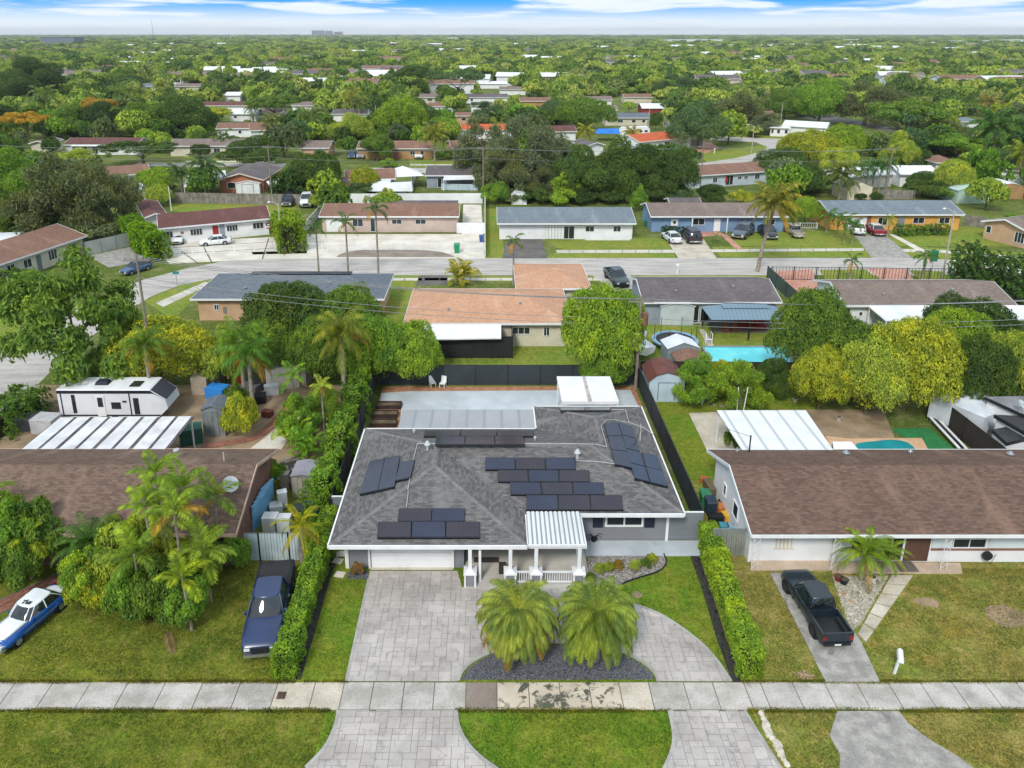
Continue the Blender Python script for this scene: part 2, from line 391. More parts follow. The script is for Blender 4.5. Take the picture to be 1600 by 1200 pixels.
# ---- pavement in front, slab by slab
sw = thing('sidewalk', 'x', 'x'); del sw['label']; del sw['category']; sw['kind'] = 'structure'
b = MB(); b.box(-45, 55, YS0 + .01, YS1 - .01, .0, .03); struct('bedding', b, M_joint, sw)
def slab_at(x0, x1, m, y0=YS0, y1=YS1, sk=0.0, parent=None, z=.055):
    w = x1 - x0; gpx = .022; d = .012 * random.random()
    b = MB(); h = random.uniform(-.006, .006)
    poly = [(x0 + gpx, y0), (x1 - gpx, y0), (x1 - gpx + sk, y1), (x0 + gpx + sk, y1)]
    b.prism(poly, 0.0, z + h)
    return b.build('slab', m, parent)
def gx(px): return G(px, 1110).x
edges = [gx(-250 + 61 * k) for k in range(0, 13)] + [gx(v) for v in (529, 577, 627, 676, 727, 777, 828, 878, 926, 975, 1023, 1080, 1127, 1178)] + [gx(1205 + 52 * k) for k in range(0, 15)]
for i in range(len(edges) - 1):
    pxm = (edges[i] + edges[i + 1]) / 2 * 33.6 + 765
    m = M_conc
    if 727 < pxm < 777: m = M_conc_brown
    elif 777 < pxm < 975: m = M_mould
    elif 975 < pxm < 1023: m = M_conc_beige
    elif 400 < pxm < 520: m = M_conc_beige
    slab_at(edges[i], edges[i + 1], m, parent=sw)
b = MB(); b.box(-.2, .2, -.2, .2, 0, .07); b.box(-.16, .16, -.16, .16, .07, .075)
for q in (-.1, 0, .1): b.box(-.15, .15, q - .012, q + .012, .075, .08)
o = b.build('meter_cover', mat('rust_iron', '#5d4a40', '#44362f', 4, .8), sw); p = G(440, 1088); o.location = (p.x, p.y, 0)

# ---- stamped concrete: tiles cut to the curves
def clip_convex(poly, x0, x1, y0, y1):
    def cut(P, inside, inter):
        out = []
        for i in range(len(P)):
            a, b = P[i - 1], P[i]
            ia, ib = inside(a), inside(b)
            if ia != ib: out.append(inter(a, b))
            if ib: out.append(b)
        return out
    def ix(c): return lambda a, b: (c, a[1] + (b[1] - a[1]) * (c - a[0]) / (b[0] - a[0]))
    def iy(c): return lambda a, b: (a[0] + (b[0] - a[0]) * (c - a[1]) / (b[1] - a[1]), c)
    for ins, it in ((lambda p: p[0] >= x0, ix(x0)), (lambda p: p[0] <= x1, ix(x1)), (lambda p: p[1] >= y0, iy(y0)), (lambda p: p[1] <= y1, iy(y1))):
        if len(poly) < 3: return []
        poly = cut(poly, ins, it)
    return poly
def area(P): return abs(sum(P[i][0] * P[(i + 1) % len(P)][1] - P[(i + 1) % len(P)][0] * P[i][1] for i in range(len(P)))) / 2
def ashlar(poly, cell=.3):
    xs = [p[0] for p in poly]; ys = [p[1] for p in poly]
    nx = int((max(xs) - min(xs)) / cell) + 2; ny = int((max(ys) - min(ys)) / cell) + 2
    used = [[False] * ny for _ in range(nx)]; out = []
    for j in range(ny):
        for i in range(nx):
            if used[i][j]: continue
            for w, h in sorted([(1, 1), (2, 1), (1, 2), (2, 2), (3, 2), (2, 1), (2, 2)], key=lambda q: random.random()):
                if i + w <= nx and j + h <= ny and not any(used[a][c] for a in range(i, i + w) for c in range(j, j + h)): break
            else: w = h = 1
            for a in range(i, i + w):
                for c in range(j, j + h): used[a][c] = True
            x0, y0 = min(xs) + i * cell, min(ys) + j * cell
            P = clip_convex(poly, x0 + .009, x0 + w * cell - .009, y0 + .009, y0 + h * cell - .009)
            if len(P) >= 3 and area(P) > .02: out.append(P)
    return out
def sm(pts, n=5): return [tuple(p) for p in bez([(*q,) for q in pts], n)]
driveU = gp([(578, 893), (541, 1065.5)], 0) + gp([(716, 1065.5)]) + [tuple(p) for p in bez([Vector((*q, 0)).xy for q in gp([(716, 1064), (722, 1050), (740, 1033), (775, 1017), (830, 1006), (880, 1004), (930, 1009), (975, 1020), (1008, 1038), (1024, 1054), (1028, 1065)])], 4)] \
    + gp([(1142, 1065.5)]) + [tuple(p) for p in bez([Vector(q) for q in gp([(1142, 1065), (1122, 1035), (1098, 1008), (1068, 984), (1030, 960), (990, 945), (955, 937), (925, 932), (915, 918)])], 4)] + gp([(722, 918), (715, 893)])
drv = link('stamped_driveway', None, kind='structure')
b = MB(); b.prism(driveU, 0, .035); struct('bedding', b, M_joint, drv)
T = [(P, 1) for P in ashlar(driveU)]
apL = gp([(528, 1111), (713, 1111)]) + [tuple(p) for p in bez([Vector(q) for q in gp([(713, 1111), (716, 1135), (730, 1162), (752, 1185), (790, 1212), (830, 1240)])], 4)] + [tuple(p) for p in bez([Vector(q) for q in gp([(430, 1240), (478, 1200), (505, 1172), (520, 1145), (527, 1122), (528, 1111)])], 4)]
apR = [tuple(p) for p in bez([Vector(q) for q in gp([(1008, 1240), (1036, 1205), (1050, 1172), (1052, 1145), (1045, 1111)])], 4)] + [tuple(p) for p in bez([Vector(q) for q in gp([(1163, 1111), (1182, 1142), (1206, 1180), (1245, 1240)])], 4)]
for P in (apL, apR):
    b = MB(); b.prism(P, 0, .035); struct('bedding', b, M_joint, drv); T += [(Q, 0) for Q in ashlar(P)]
T.sort(key=lambda t: sum(p[1] for p in t[0]) / len(t[0]))
rest = MB()
for i, (P, _) in enumerate(T):
    h = .05 + random.uniform(-.004, .004)
    if i < 300:
        b = MB(); b.prism(P, .03, h); b.build('paving_tile', M_stamp, drv)
    else: rest.prism(P, .03, h)
rest.build('paving_tiles', M_stamp, drv, kind='stuff')
def edging(name, pts, w, z, m, parent=None, z0=0):
    """a raised strip that follows a line on the ground"""
    P = [Vector(p).to_3d() for p in pts]; b = MB(); L = []; Rr = []
    for i, p in enumerate(P):
        d = (P[min(i + 1, len(P) - 1)] - P[max(i - 1, 0)]).normalized(); nrm = Vector((-d.y, d.x, 0)) * w / 2
        L.append(p + nrm); Rr.append(p - nrm)
    for i in range(len(P) - 1):
        q = [L[i], Rr[i], Rr[i + 1], L[i + 1]]
        b.hull([(v.x, v.y, z0) for v in q], [(v.x, v.y, z) for v in q])
    return b.build(name, m, parent)
def curve_px(pts, n=4): return [tuple(p) for p in bez([Vector(q) for q in gp(pts)], n)]
edging('border', curve_px([(716, 1064), (722, 1050), (740, 1033), (775, 1017), (830, 1006), (880, 1004), (930, 1009), (975, 1020), (1008, 1038), (1024, 1054), (1028, 1065)]), .16, .07, M_curb, drv)
edging('border', gp([(576, 905), (541, 1065)]), .14, .065, M_curb, drv)
edging('border', curve_px([(1142, 1065), (1122, 1035), (1098, 1008), (1068, 984), (1030, 960), (990, 945), (955, 937)]), .14, .065, M_curb, drv)
edging('border', curve_px([(713, 1111), (716, 1135), (730, 1162), (752, 1185), (790, 1212)]), .16, .065, M_curb, drv)
edging('border', curve_px([(478, 1200), (505, 1172), (520, 1145), (527, 1122), (528, 1111)]), .16, .065, M_curb, drv)
edging('border', curve_px([(1036, 1205), (1050, 1172), (1052, 1145), (1045, 1111)]), .14, .065, M_curb, drv)
edging('border', curve_px([(1163, 1111), (1182, 1142), (1206, 1180), (1245, 1240)]), .14, .065, M_curb, drv)

# ---- gravel beds: a dark sheet with loose stones on it
def inside_np(P, x, y):
    c = np.zeros(len(x), bool); j = len(P) - 1
    for i in range(len(P)):
        if P[i][1] != P[j][1]: c ^= ((P[i][1] > y) != (P[j][1] > y)) & (x < (P[j][0] - P[i][0]) * (y - P[i][1]) / (P[j][1] - P[i][1]) + P[i][0])
        j = i
    return c
def inside(P, x, y):
    c = False; j = len(P) - 1
    for i in range(len(P)):
        if (P[i][1] > y) != (P[j][1] > y) and x < (P[j][0] - P[i][0]) * (y - P[i][1]) / (P[j][1] - P[i][1]) + P[i][0]: c = not c
        j = i
    return c
def gravel(label, poly, n, m, base, size=.038, name='gravel', z=.012):
    sheet('bed', poly, z, base, px=False)
    xs = [p[0] for p in poly]; ys = [p[1] for p in poly]; b = MB(); k = 0
    while k < n:
        x = random.uniform(min(xs), max(xs)); y = random.uniform(min(ys), max(ys))
        if not inside(poly, x, y): continue
        k += 1; s = size * random.uniform(.6, 1.5); a = random.random() * 6.3; c, t = math.cos(a) * s, math.sin(a) * s
        b.raw([(x + c, y + t, z), (x - t, y + c, z), (x - c, y - t, z), (x + t, y - c, z), (x + s * .2, y, z + s * .8)], [(0, 1, 4), (1, 2, 4), (2, 3, 4), (3, 0, 4)])
    o = b.build(name, m); o['kind'] = 'stuff'; o['label'] = label; return o
def stone_mat(name, a, b_):
    m, nt, b = new_mat(name); geo = nt.nodes.new('ShaderNodeNewGeometry')
    nt.links.new(nmix(nt, geo.outputs['Random Per Island'], lin(a), lin(b_)), b.inputs['Base Color']); b.inputs['Roughness'].default_value = .8; return m
M_gravel = stone_mat('gravel_dark', '#3c3e44', '#6f7177'); M_gravel2 = stone_mat('gravel_mixed', '#55524e', '#a8a29a')
M_pebble = stone_mat('pebble_white', '#7d7868', '#bdb6a6')
isl = curve_px([(722, 1062), (728, 1050), (745, 1036), (778, 1020), (830, 1010), (880, 1008), (930, 1013), (972, 1023), (1003, 1040), (1018, 1054), (1022, 1062)])
gravel('dark grey gravel filling the half-round palm island', isl, 8000, M_gravel, mat('gravel_bed', '#4a4c52', '#3a3c42', 3, .9, .6))
bedR = curve_px([(918, 920), (918, 866)], 1) + gp([(1037, 866), (1041, 880)]) + curve_px([(1041, 882), (1030, 893), (1000, 903), (975, 912), (958, 927)], 3)
gravel('mixed gravel in the planting bed beside the porch', bedR, 3600, M_gravel2, mat('bed_soil', '#6d6862', '#57534d', 2, .95, .5), .045)
o = edging('bed_edging', curve_px([(1037, 866), (1041, 880), (1030, 893), (1000, 903), (975, 912), (958, 927)], 4), .06, .09, M_black)
tag(o, 'black strip edging round the gravel bed beside the porch', 'edging')
gravel('dark gravel at the foot of the garage pier', gp([(545, 893), (576, 893), (574, 906), (541, 904)]), 300, M_gravel, MATS['gravel_bed'])
# black edging strips along both hedges, with small path lights
for nm, pts, px_l in (('strip', [(462, 1062), (484, 990), (503, 925), (520, 872)], [(474, 1031), (496, 948), (512, 895)]),
                      ('strip', [(1152, 1066), (1128, 1000), (1105, 925), (1084, 866)], [(1140, 1034), (1128, 994), (1118, 960), (1108, 930), (1098, 900), (1091, 878)])):
    side = 'left' if pts[0][0] < 800 else 'right'
    P = gp(pts); o = edging('hedge_edging', P, .5, .03, mat('rubber_mulch', '#3d3a38', '#2a2826', 4, .95, .8))
    tag(o, f'dark mulch strip along the foot of the {side} front hedge', 'edging')
    for k, q in enumerate(px_l):
        w = G(*q); lt = thing('path_light', f'small black path light beside the {side} hedge, {["nearest","second","third","fourth","fifth","farthest"][k]} to the pavement', 'path light', w, group='path lights along the hedges')
        b = MB(); b.tube([(0, 0, .02), (0, 0, .22)], .015); b.build('stake', M_black, lt)
        b = MB(); b.tube([(0, 0, .22), (0, 0, .3)], .05, 8, r1=.07); b.tube([(0, 0, .3), (0, 0, .33)], .075, 8, r1=.01); b.build('lamp_head', M_black, lt)
# stepping stones left of the garage
for k, q in enumerate([(531, 898), (528, 877), (533, 866)]):
    p = G(*q); b = MB(); b.prism([(-.3, -.22), (.28, -.25), (.32, .2), (-.26, .24)], 0, .05)
    o = b.build('stepping_stone', M_conc_white if k == 0 else M_conc); o.location = p; o.rotation_euler.z = random.uniform(-.2, .2)
    tag(o, ['pale square stepping stone nearest the gravel at the garage corner', 'grey stepping stone halfway along the side of the garage', 'farthest stepping stone beside the garage wall'][k], 'stepping stone', 'stepping stones beside the garage')

# ---- neighbours' drives and walks
sheet('driveway', [(1203, 896), (1262, 896), (1300, 940), (1345, 1003), (1375, 1067), (1290, 1067), (1262, 1010)], .05, M_asph_drive, .05)
sheet('driveway', [(1308, 1112), (1404, 1112), (1420, 1132), (1450, 1155), (1500, 1185), (1560, 1230), (1310, 1230), (1313, 1180), (1296, 1150)], .04, M_asph_drive, .04)
wk = link('front_walk', None, kind='structure')
A0, A1, B0, B1 = [Vector((*q, 0)) for q in gp([(1393, 899), (1427, 899), (1340, 992), (1352, 1005)])]
for k in range(6):
    a = A0.lerp(B0, k / 6 + .008); c = A1.lerp(B1, k / 6 + .008); d = A1.lerp(B1, (k + 1) / 6 - .008); e = A0.lerp(B0, (k + 1) / 6 - .008)
    b = MB(); b.prism([tuple(v.xy) for v in (a, c, d, e)], 0, .05); b.build('slab', M_conc_beige, wk)
gravel('white pebbles in the bed between the black pickup and the walk', gp([(1300, 900), (1388, 900), (1345, 975), (1330, 985)]), 1500, M_pebble, mat('pebble_bed', '#a29c90', '#7d7565', 1.5, .95, .4), .05)
# worn sandy patches
for i, (q, r) in enumerate([((1255, 1055), .5), ((1575, 965), 1.2), ((70, 950), .0), ((1450, 940), .7), ((995, 929), .35)]):
    if r:
        p = G(*q); P = [(p.x + r * random.uniform(.6, 1.2) * math.cos(t * .628), p.y + r * random.uniform(.4, .9) * math.sin(t * .628)) for t in range(10)]
        sheet('bare_patch', P, .009, M_dirt, px=False)
# brick walk at the far left, laid brick by brick
bw = link('brick_walk', None, kind='structure')
a0, a1 = G(-5, 960).xy, G(112, 905).xy; d = (a1 - a0); Ln = d.length; d.normalize(); nn = Vector((-d.y, d.x))
b = MB(); P = [a0 - nn * .1, a1 - nn * .1, a1 + nn * 1.15, a0 + nn * 1.15]; b.prism([tuple(p) for p in P], 0, .03); b.build('bedding', M_joint, bw, kind='structure')
me = MB().box(-.19, .19, -.095, .095, 0, .03).mesh('brick', [M_brick]); cnt = 0
for j in range(5):
    for i in range(int(Ln / .4)):
        q = a0 + d * (.4 * i + (.2 if j % 2 else 0) + .1) + nn * (.06 + j * .21)
        link('brick', me, bw, loc=(q.x, q.y, .025 + random.uniform(-.004, .004)), rz=math.atan2(d.y, d.x))
# left neighbour's curved brick edging behind the carport and the concrete beyond
sheet('patio', [(390, 702), (440, 702), (480, 640), (455, 650), (430, 672)], .03, M_conc_white, .03)
o = edging('brick_edging', curve_px([(318, 698), (360, 692), (398, 684), (425, 665), (445, 640), (452, 625)]), .7, .08, M_brick)
tag(o, 'curved red brick edging beside the grey concrete in the left back yard', 'edging')
# subject's back yard
sheet('planting_soil', [(-9.5, 48.6), (12.9, 48.6), (12.9, 60.7), (-9.5, 60.7)], .006, mat('red_mulch', '#b08262', '#94694c', 2, .95, .5, grime=.3), px=False)
sheet('patio', [(596, 615), (640, 612), (660, 612), (985, 610), (1000, 640), (1003, 660), (625, 660), (628, 632), (592, 634)], .05, M_patio, .05)
# right neighbour's back yard
sheet('patio', [(1076, 646), (1125, 644), (1150, 705), (1105, 705)], .03, M_conc_beige, .03)
sheet('pool_deck', [(1290, 682), (1330, 686), (1440, 685), (1453, 708), (1300, 708)], .05, mat('pool_deck', '#d0ab88', '#bf9877', .8, .8, .1), .05)
sheet('artificial_turf', [(1392, 670), (1452, 669), (1497, 706), (1455, 708), (1443, 690), (1410, 683)], .03, mat('turf_green', '#2f7a44', '#27693a', 2, .95, .4), .03)
sheet('dirt', [(1450, 655), (1500, 700), (1470, 640)], .01, M_dirt)

# ------------------------------------------------------------------ building kit
M_glass = mat('window_glass', '#20262b', '#2c343a', .8, .12, spec=.6)
M_white = mat('white_paint', '#e4e5e6', '#d8dadb', .7, .5, grime=.12)
M_trim = mat('white_trim', '#e4e5e6', '#dadcdd', 2, .45)
M_cream = mat('cream_paint', '#d9cfba', '#cabfa9', .7, .7, grime=.12)
M_dark = mat('dark_recess', '#26262a', '#1c1c20', 1, .8)
M_doorg = mat('door_grey', '#6f7880', '#636b73', 1, .5)
M_red = mat('red_paint', '#a5342c', '#932c26', 1, .5)
M_wood = mat('weathered_wood', '#8f8a83', '#736d66', 1.2, .9, .2, rnd=.2)
M_metal = mat('galvanised', '#9aa0a3', '#878d90', 1.5, .4, metal=.4, rnd=.05)
M_blackm = mat('black_metal', '#1f2123', '#2b2d30', 1, .45)

def window(parent, x0, x1, z0, z1, y=0., n=2, rows=1, axis='F', xs=0., frame=None, glass=None, fw=.06, name='window'):
    """frame as one part, each pane a sub-part; axis F: in the x-z plane facing -y, L/R: in the y-z plane at x=xs"""
    fm = frame or M_trim; gm = glass or M_glass
    def box(b, a0, a1, c0, c1, d0, d1):
        if axis == 'F': b.box(a0, a1, y - d1, y - d0, c0, c1)
        elif axis == 'B': b.box(a0, a1, y + d0, y + d1, c0, c1)
        elif axis == 'R': b.box(xs + d0, xs + d1, a0, a1, c0, c1)
        else: b.box(xs - d1, xs - d0, a0, a1, c0, c1)
    b = MB(); W = (x1 - x0); H = z1 - z0
    box(b, x0, x1, z0, z0 + fw, .003, .07); box(b, x0, x1, z1 - fw, z1, .003, .07)
    box(b, x0, x0 + fw, z0 + fw, z1 - fw, .003, .07); box(b, x1 - fw, x1, z0 + fw, z1 - fw, .003, .07)
    for i in range(1, n):
        c = x0 + W * i / n; box(b, c - fw * .4, c + fw * .4, z0 + fw, z1 - fw, .003, .055)
    for j in range(1, rows):
        c = z0 + H * j / rows
        for i in range(n): box(b, x0 + W * i / n + fw, x0 + W * (i + 1) / n - fw, c - fw * .3, c + fw * .3, .003, .05)
    w = b.build(name, fm, parent)
    for i in range(n):
        b = MB(); box(b, x0 + W * i / n + fw * .5, x0 + W * (i + 1) / n - fw * .5, z0 + fw * .5, z1 - fw * .5, .002, .02); b.build('pane', gm, w)
    return w
def panel(parent, name, x0, x1, z0, z1, m, y=0., d=.05, axis='F', xs=0.):
    b = MB()
    if axis == 'F': b.box(x0, x1, y - d, y - .003, z0, z1)
    elif axis == 'R': b.box(xs + .003, xs + d, x0, x1, z0, z1)
    else: b.box(xs - d, xs - .003, x0, x1, z0, z1)
    return b.build(name, m, parent)
def slab_roof(b, pts, t=.14):
    """a sloped slab: the top polygon and the same polygon t lower"""
    P = [Vector(p) for p in pts]; n = Vector((0, 0, 0))
    for i in range(len(P)):
        a, c = P[i], P[(i + 1) % len(P)]; n += Vector(((a.y - c.y) * (a.z + c.z), (a.z - c.z) * (a.x + c.x), (a.x - c.x) * (a.y + c.y)))
    if n.z < 0: P = P[::-1]
    return b.hull([p - Vector((0, 0, t)) for p in P], P)
def house(label, pL, pR, wall, roof, depth=9.0, he=2.7, pitch=.28, ov=.55, gov=.35, hip=False, fascia=None, openings=(), group=None, L=None, name='house', cat='house',
          vents=0, ridge_y=False, gable_l=True, nopx=None):
    a = G(pL[0], pL[1], he) if nopx is None else Vector((*nopx[0], he)); c = G(pR[0], pR[1], he) if nopx is None else Vector((*nopx[1], he))
    d = c - a; Ln = L or d.length; rz = math.atan2(d.y, d.x)
    h = thing(name, label, cat, (a.x, a.y, 0), rz, group)
    fm = fascia or M_trim; W = depth; e = he; t = .14
    b = MB(); f = MB()
    if ridge_y:      # ridge runs away from us: a gable faces front
        rz_ = e + pitch * Ln / 2
        slab_roof(b, [(0, 0, e), (Ln / 2, 0, rz_), (Ln / 2, W, rz_), (0, W, e)], t); slab_roof(b, [(Ln, 0, e), (Ln, W, e), (Ln / 2, W, rz_), (Ln / 2, 0, rz_)], t)
        for y0, y1 in ((-.05, -.005), (W + .005, W + .05)):
            for x0, x1, z0, z1 in ((0, Ln / 2, e, rz_), (Ln / 2, Ln, rz_, e)):
                f.raw([(x0, y0, z0 - .2), (x1, y0, z1 - .2), (x1, y0, z1 + .02), (x0, y0, z0 + .02), (x0, y1, z0 - .2), (x1, y1, z1 - .2), (x1, y1, z1 + .02), (x0, y1, z0 + .02)],
                      [(0, 1, 2, 3), (5, 4, 7, 6), (0, 3, 7, 4), (1, 5, 6, 2), (3, 2, 6, 7), (0, 4, 5, 1)])
        f.box(-.05, -.005, 0, W, e - .2, e + .01); f.box(Ln + .005, Ln + .05, 0, W, e - .2, e + .01)
        w = MB(); x0, x1, y0, y1 = gov, Ln - gov, ov, W - ov; k = pitch
        zt = e + k * x0 - t - .02; zr = rz_ - t - .02
        prof = [(x0, 0), (x1, 0), (x1, zt), (Ln / 2, zr), (x0, zt)]
        w.hull([(p[0], y1, p[1]) for p in prof], [(p[0], y0, p[1]) for p in prof]); w.build('wall', wall, h)
    elif hip:
        m = W / 2; r = e + pitch * m; q = min(m, Ln / 2 - .01)
        A, B_ = (q, m, r), (Ln - q, m, r)
        b.raw([(0, 0, e), (Ln, 0, e), (Ln, W, e), (0, W, e), A, B_, (0, 0, e - t), (Ln, 0, e - t), (Ln, W, e - t), (0, W, e - t)],
              [(0, 1, 5, 4), (2, 3, 4, 5), (3, 0, 4), (1, 2, 5), (9, 8, 7, 6), (6, 7, 1, 0), (7, 8, 2, 1), (8, 9, 3, 2), (9, 6, 0, 3)])
        f.box(-.04, Ln + .04, -.04, -.003, e - .2, e + .01); f.box(-.04, Ln + .04, W + .003, W + .04, e - .2, e + .01)
        f.box(-.04, -.003, 0, W, e - .2, e + .01); f.box(Ln + .003, Ln + .04, 0, W, e - .2, e + .01)
        w = MB(); w.box(gov + .2, Ln - gov - .2, ov, W - ov, 0, e - t - .002); w.build('wall', wall, h)
    else:
        m = W / 2; r = e + pitch * m
        slab_roof(b, [(0, 0, e), (Ln, 0, e), (Ln, m, r), (0, m, r)], t); slab_roof(b, [(0, m, r), (Ln, m, r), (Ln, W, e), (0, W, e)], t)
        f.box(0, Ln, -.05, -.004, e - .2, e + .01); f.box(0, Ln, W + .004, W + .05, e - .2, e + .01)
        for x0, x1 in ((-.05, -.004), (Ln + .004, Ln + .05)):
            for y0, y1, z0, z1 in ((0, m, e, r), (m, W, r, e)):
                f.raw([(x0, y0, z0 - .2), (x0, y1, z1 - .2), (x0, y1, z1 + .02), (x0, y0, z0 + .02), (x1, y0, z0 - .2), (x1, y1, z1 - .2), (x1, y1, z1 + .02), (x1, y0, z0 + .02)],
                      [(0, 3, 2, 1), (4, 5, 6, 7), (0, 4, 7, 3), (1, 2, 6, 5), (3, 7, 6, 2), (0, 1, 5, 4)])
        w = MB(); x0, x1 = gov, Ln - gov; zt = e + pitch * ov - t - .02; zr = r - t - .02
        prof = [(ov, 0), (W - ov, 0), (W - ov, zt), (m, zr), (ov, zt)]
        w.hull([(x0, p[0], p[1]) for p in prof], [(x1, p[0], p[1]) for p in prof]); w.build('wall', wall, h)
    b.build('roof', roof, h); f.build('fascia', fm, h)
    def lx(px): return (px - pL[0]) / (pR[0] - pL[0]) * d.length
    for o in openings:
        k = o[0]; x0, x1 = (lx(o[1]), lx(o[2])) if nopx is None else (o[1], o[2]); z0, z1 = o[3], o[4]; ex = o[5] if len(o) > 5 else None
        if k == 'win': window(h, x0, x1, z0, z1, ov, ex or 2)
        elif k == 'win2': window(h, x0, x1, z0, z1, ov, ex or 2, 2)
        elif k == 'door': 
            dd = panel(h, 'door', x0, x1, z0, z1, ex or M_trim, ov, .06)
        elif k == 'glassdoor': window(h, x0, x1, z0, z1, ov, ex or 2, name='glass_door')
        elif k == 'garage':
            gd = link('garage_door', None, h)
            for q in range(4):
                zz = z0 + (z1 - z0) * q / 4; panel(gd, 'door_panel', x0, x1, zz + .01, zz + (z1 - z0) / 4 - .01, ex or M_white, ov, .04)
        elif k == 'panel': panel(h, 'wall_panel', x0, x1, z0, z1, ex, ov, .05)
        elif k == 'shutter': panel(h, 'shutter', x0, x1, z0, z1, ex or M_dark, ov, .05)
        elif k == 'winL': window(h, o[1], o[2], z0, z1, 0, ex or 1, axis='L', xs=gov)
        elif k == 'winR': window(h, o[1], o[2], z0, z1, 0, ex or 1, axis='R', xs=Ln - gov)
    for k in range(vents):
        b = MB(); x = Ln * (k + .6) / (vents + .3); y = W * (.3 if k % 2 else .2); z = e + pitch * y
        b.tube([(x, y, z - .05), (x, y, z + .25)], .07, 8); b.tube([(x, y, z + .22), (x, y, z + .34)], .16, 8, r1=.05); b.build('roof_vent', M_metal, h)
    h['len'] = Ln
    return h
def flat_roof(label, quad, z0, z1, m, name='patio_roof', cat='patio roof', t=.1, posts=True, pm=None, group=None):
    """quad: near-left, near-right, far-right, far-left in photo pixels; z0 near edge height, z1 far edge"""
    P = [G(quad[0][0], quad[0][1], z0), G(quad[1][0], quad[1][1], z0), G(quad[2][0], quad[2][1], z1), G(quad[3][0], quad[3][1], z1)]
    c = sum(P, Vector()) / 4; c.z = 0; r = thing(name, label, cat, c, 0, group)
    b = MB(); slab_roof(b, [p - c for p in P], t); b.build('roof', m, r)
    if posts:
        me = None
        for p in P:
            q = p - c + (-(p - c)) * .04; b = MB(); b.box(-.05, .05, -.05, .05, 0, p.z - t - .02); o = b.build('post', pm or M_trim, r); o.location = (q.x, q.y, 0)
    return r

# ------------------------------------------------------------------ the subject house
S_main = shingle('shingle_grey', '#747271', '#555353', '#7d7b7a', .15, .34, .6)
M_grey = mat('wall_grey', '#83858a', '#7b7d82', .8, .75, .05)
def solar(name, c, c2):
    m = mat(name, c, c2, .6, .2, spec=.5); nt = m.node_tree; b = nt.nodes['Principled BSDF']; src = b.inputs['Base Color'].links[0].from_socket
    br = nt.nodes.new('ShaderNodeTexBrick'); nt.links.new(nvec(nt, 'uv'), br.inputs[0]); br.offset = 0; br.inputs['Scale'].default_value = 1; br.inputs['Brick Width'].default_value = .16; br.inputs['Row Height'].default_value = .16; br.inputs['Mortar Size'].default_value = .008
    nt.links.new(nmix(nt, br.outputs['Fac'], src, lin('#3c414e')), b.inputs['Base Color']); return m
M_solar_blue = solar('solar_blue', '#232a3e', '#2a3146'); M_solar_brown = solar('solar_brown', '#322c34', '#2a2731')
M_solar_frame = mat('solar_frame', '#16181f', '#20222a', 2, .4)
M_ridge = mat('ridge_cap', '#797675', '#666464', 2.5, .9, .3)
M_pipe = mat('white_pipe', '#b6b8ba', '#a4a6a8', 2, .5)
H0 = thing('house', 'grey hip-roofed house with rooftop solar panels and a white garage door, centre of the picture', 'house', (1.3, 38.4, 0))
OX, OY = 1.3, 38.4
E0 = 2.7; TOP = 4.365
def W3(x, y, z): return (x - OX, y - OY, z)
rf = link('roof', None, H0)
faces = {
 'front_left': [(-9, 35.5, E0), (2.1, 35.5, E0), (-3.45, 41.05, TOP)],
 'left': [(-9, 48.4, E0), (-9, 35.5, E0), (-3.45, 41.05, TOP), (-3.45, 43.4, TOP)],
 'valley': [(2.1, 35.5, E0), (2.1, 38.4, E0), (-3.45, 43.4, TOP), (-3.45, 41.05, TOP)],
 'front': [(2.1, 38.4, E0), (11.6, 38.4, E0), (6.6, 43.4, TOP), (-3.45, 43.4, TOP)],
 'right': [(11.6, 38.4, E0), (11.6, 51.8, E0), (7.5, 47.7, 4.065), (7.5, 44.3, 4.065), (6.6, 43.4, TOP)],
 'wing_back': [(11.6, 51.8, E0), (3.4, 51.8, E0), (7.5, 47.7, 4.065)],
 'wing_left': [(3.4, 51.8, E0), (3.4, 48.4, E0), (7.5, 44.3, 4.065), (7.5, 47.7, 4.065)],
 'back': [(3.4, 48.4, E0), (-9, 48.4, E0), (-3.45, 43.4, TOP), (6.6, 43.4, TOP), (7.5, 44.3, 4.065)]}
for k, P in faces.items():
    b = MB(); b.face([W3(*p) for p in P]); b.build('roof_plane', S_main, rf)
outline = [(-9, 35.5), (2.1, 35.5), (2.1, 38.4), (11.6, 38.4), (11.6, 51.8), (3.4, 51.8), (3.4, 48.4), (-9, 48.4)]
b = MB(); b.face([W3(x, y, E0 - .02) for x, y in outline[::-1]]); b.build('soffit', M_trim, rf)
for i in range(len(outline)):
    a, c = outline[i], outline[(i + 1) % len(outline)]
    dx, dy = c[0] - a[0], c[1] - a[1]; L_ = math.hypot(dx, dy); nx, ny = dy / L_, -dx / L_
    P = [(a[0], a[1]), (c[0], c[1]), (c[0] + nx * .09, c[1] + ny * .09), (a[0] + nx * .09, a[1] + ny * .09)]
    b = MB(); b.prism([(x - OX, y - OY) for x, y in P], E0 - .2, E0 + .03); b.build('gutter', M_trim, rf)
def cap(a, c, r=.11):
    b = MB(); A, B_ = Vector(W3(*a)), Vector(W3(*c)); d = (B_ - A).normalized(); s = d.cross(Vector((0, 0, 1))).normalized() * .16
    dn = Vector((0, 0, .035)); up = Vector((0, 0, .06))
    b.raw([A - s - dn * .8, A + s - dn * .8, A + up, B_ - s - dn * .8, B_ + s - dn * .8, B_ + up], [(0, 2, 5, 3), (2, 1, 4, 5)]); b.build('ridge_cap', M_ridge, rf)
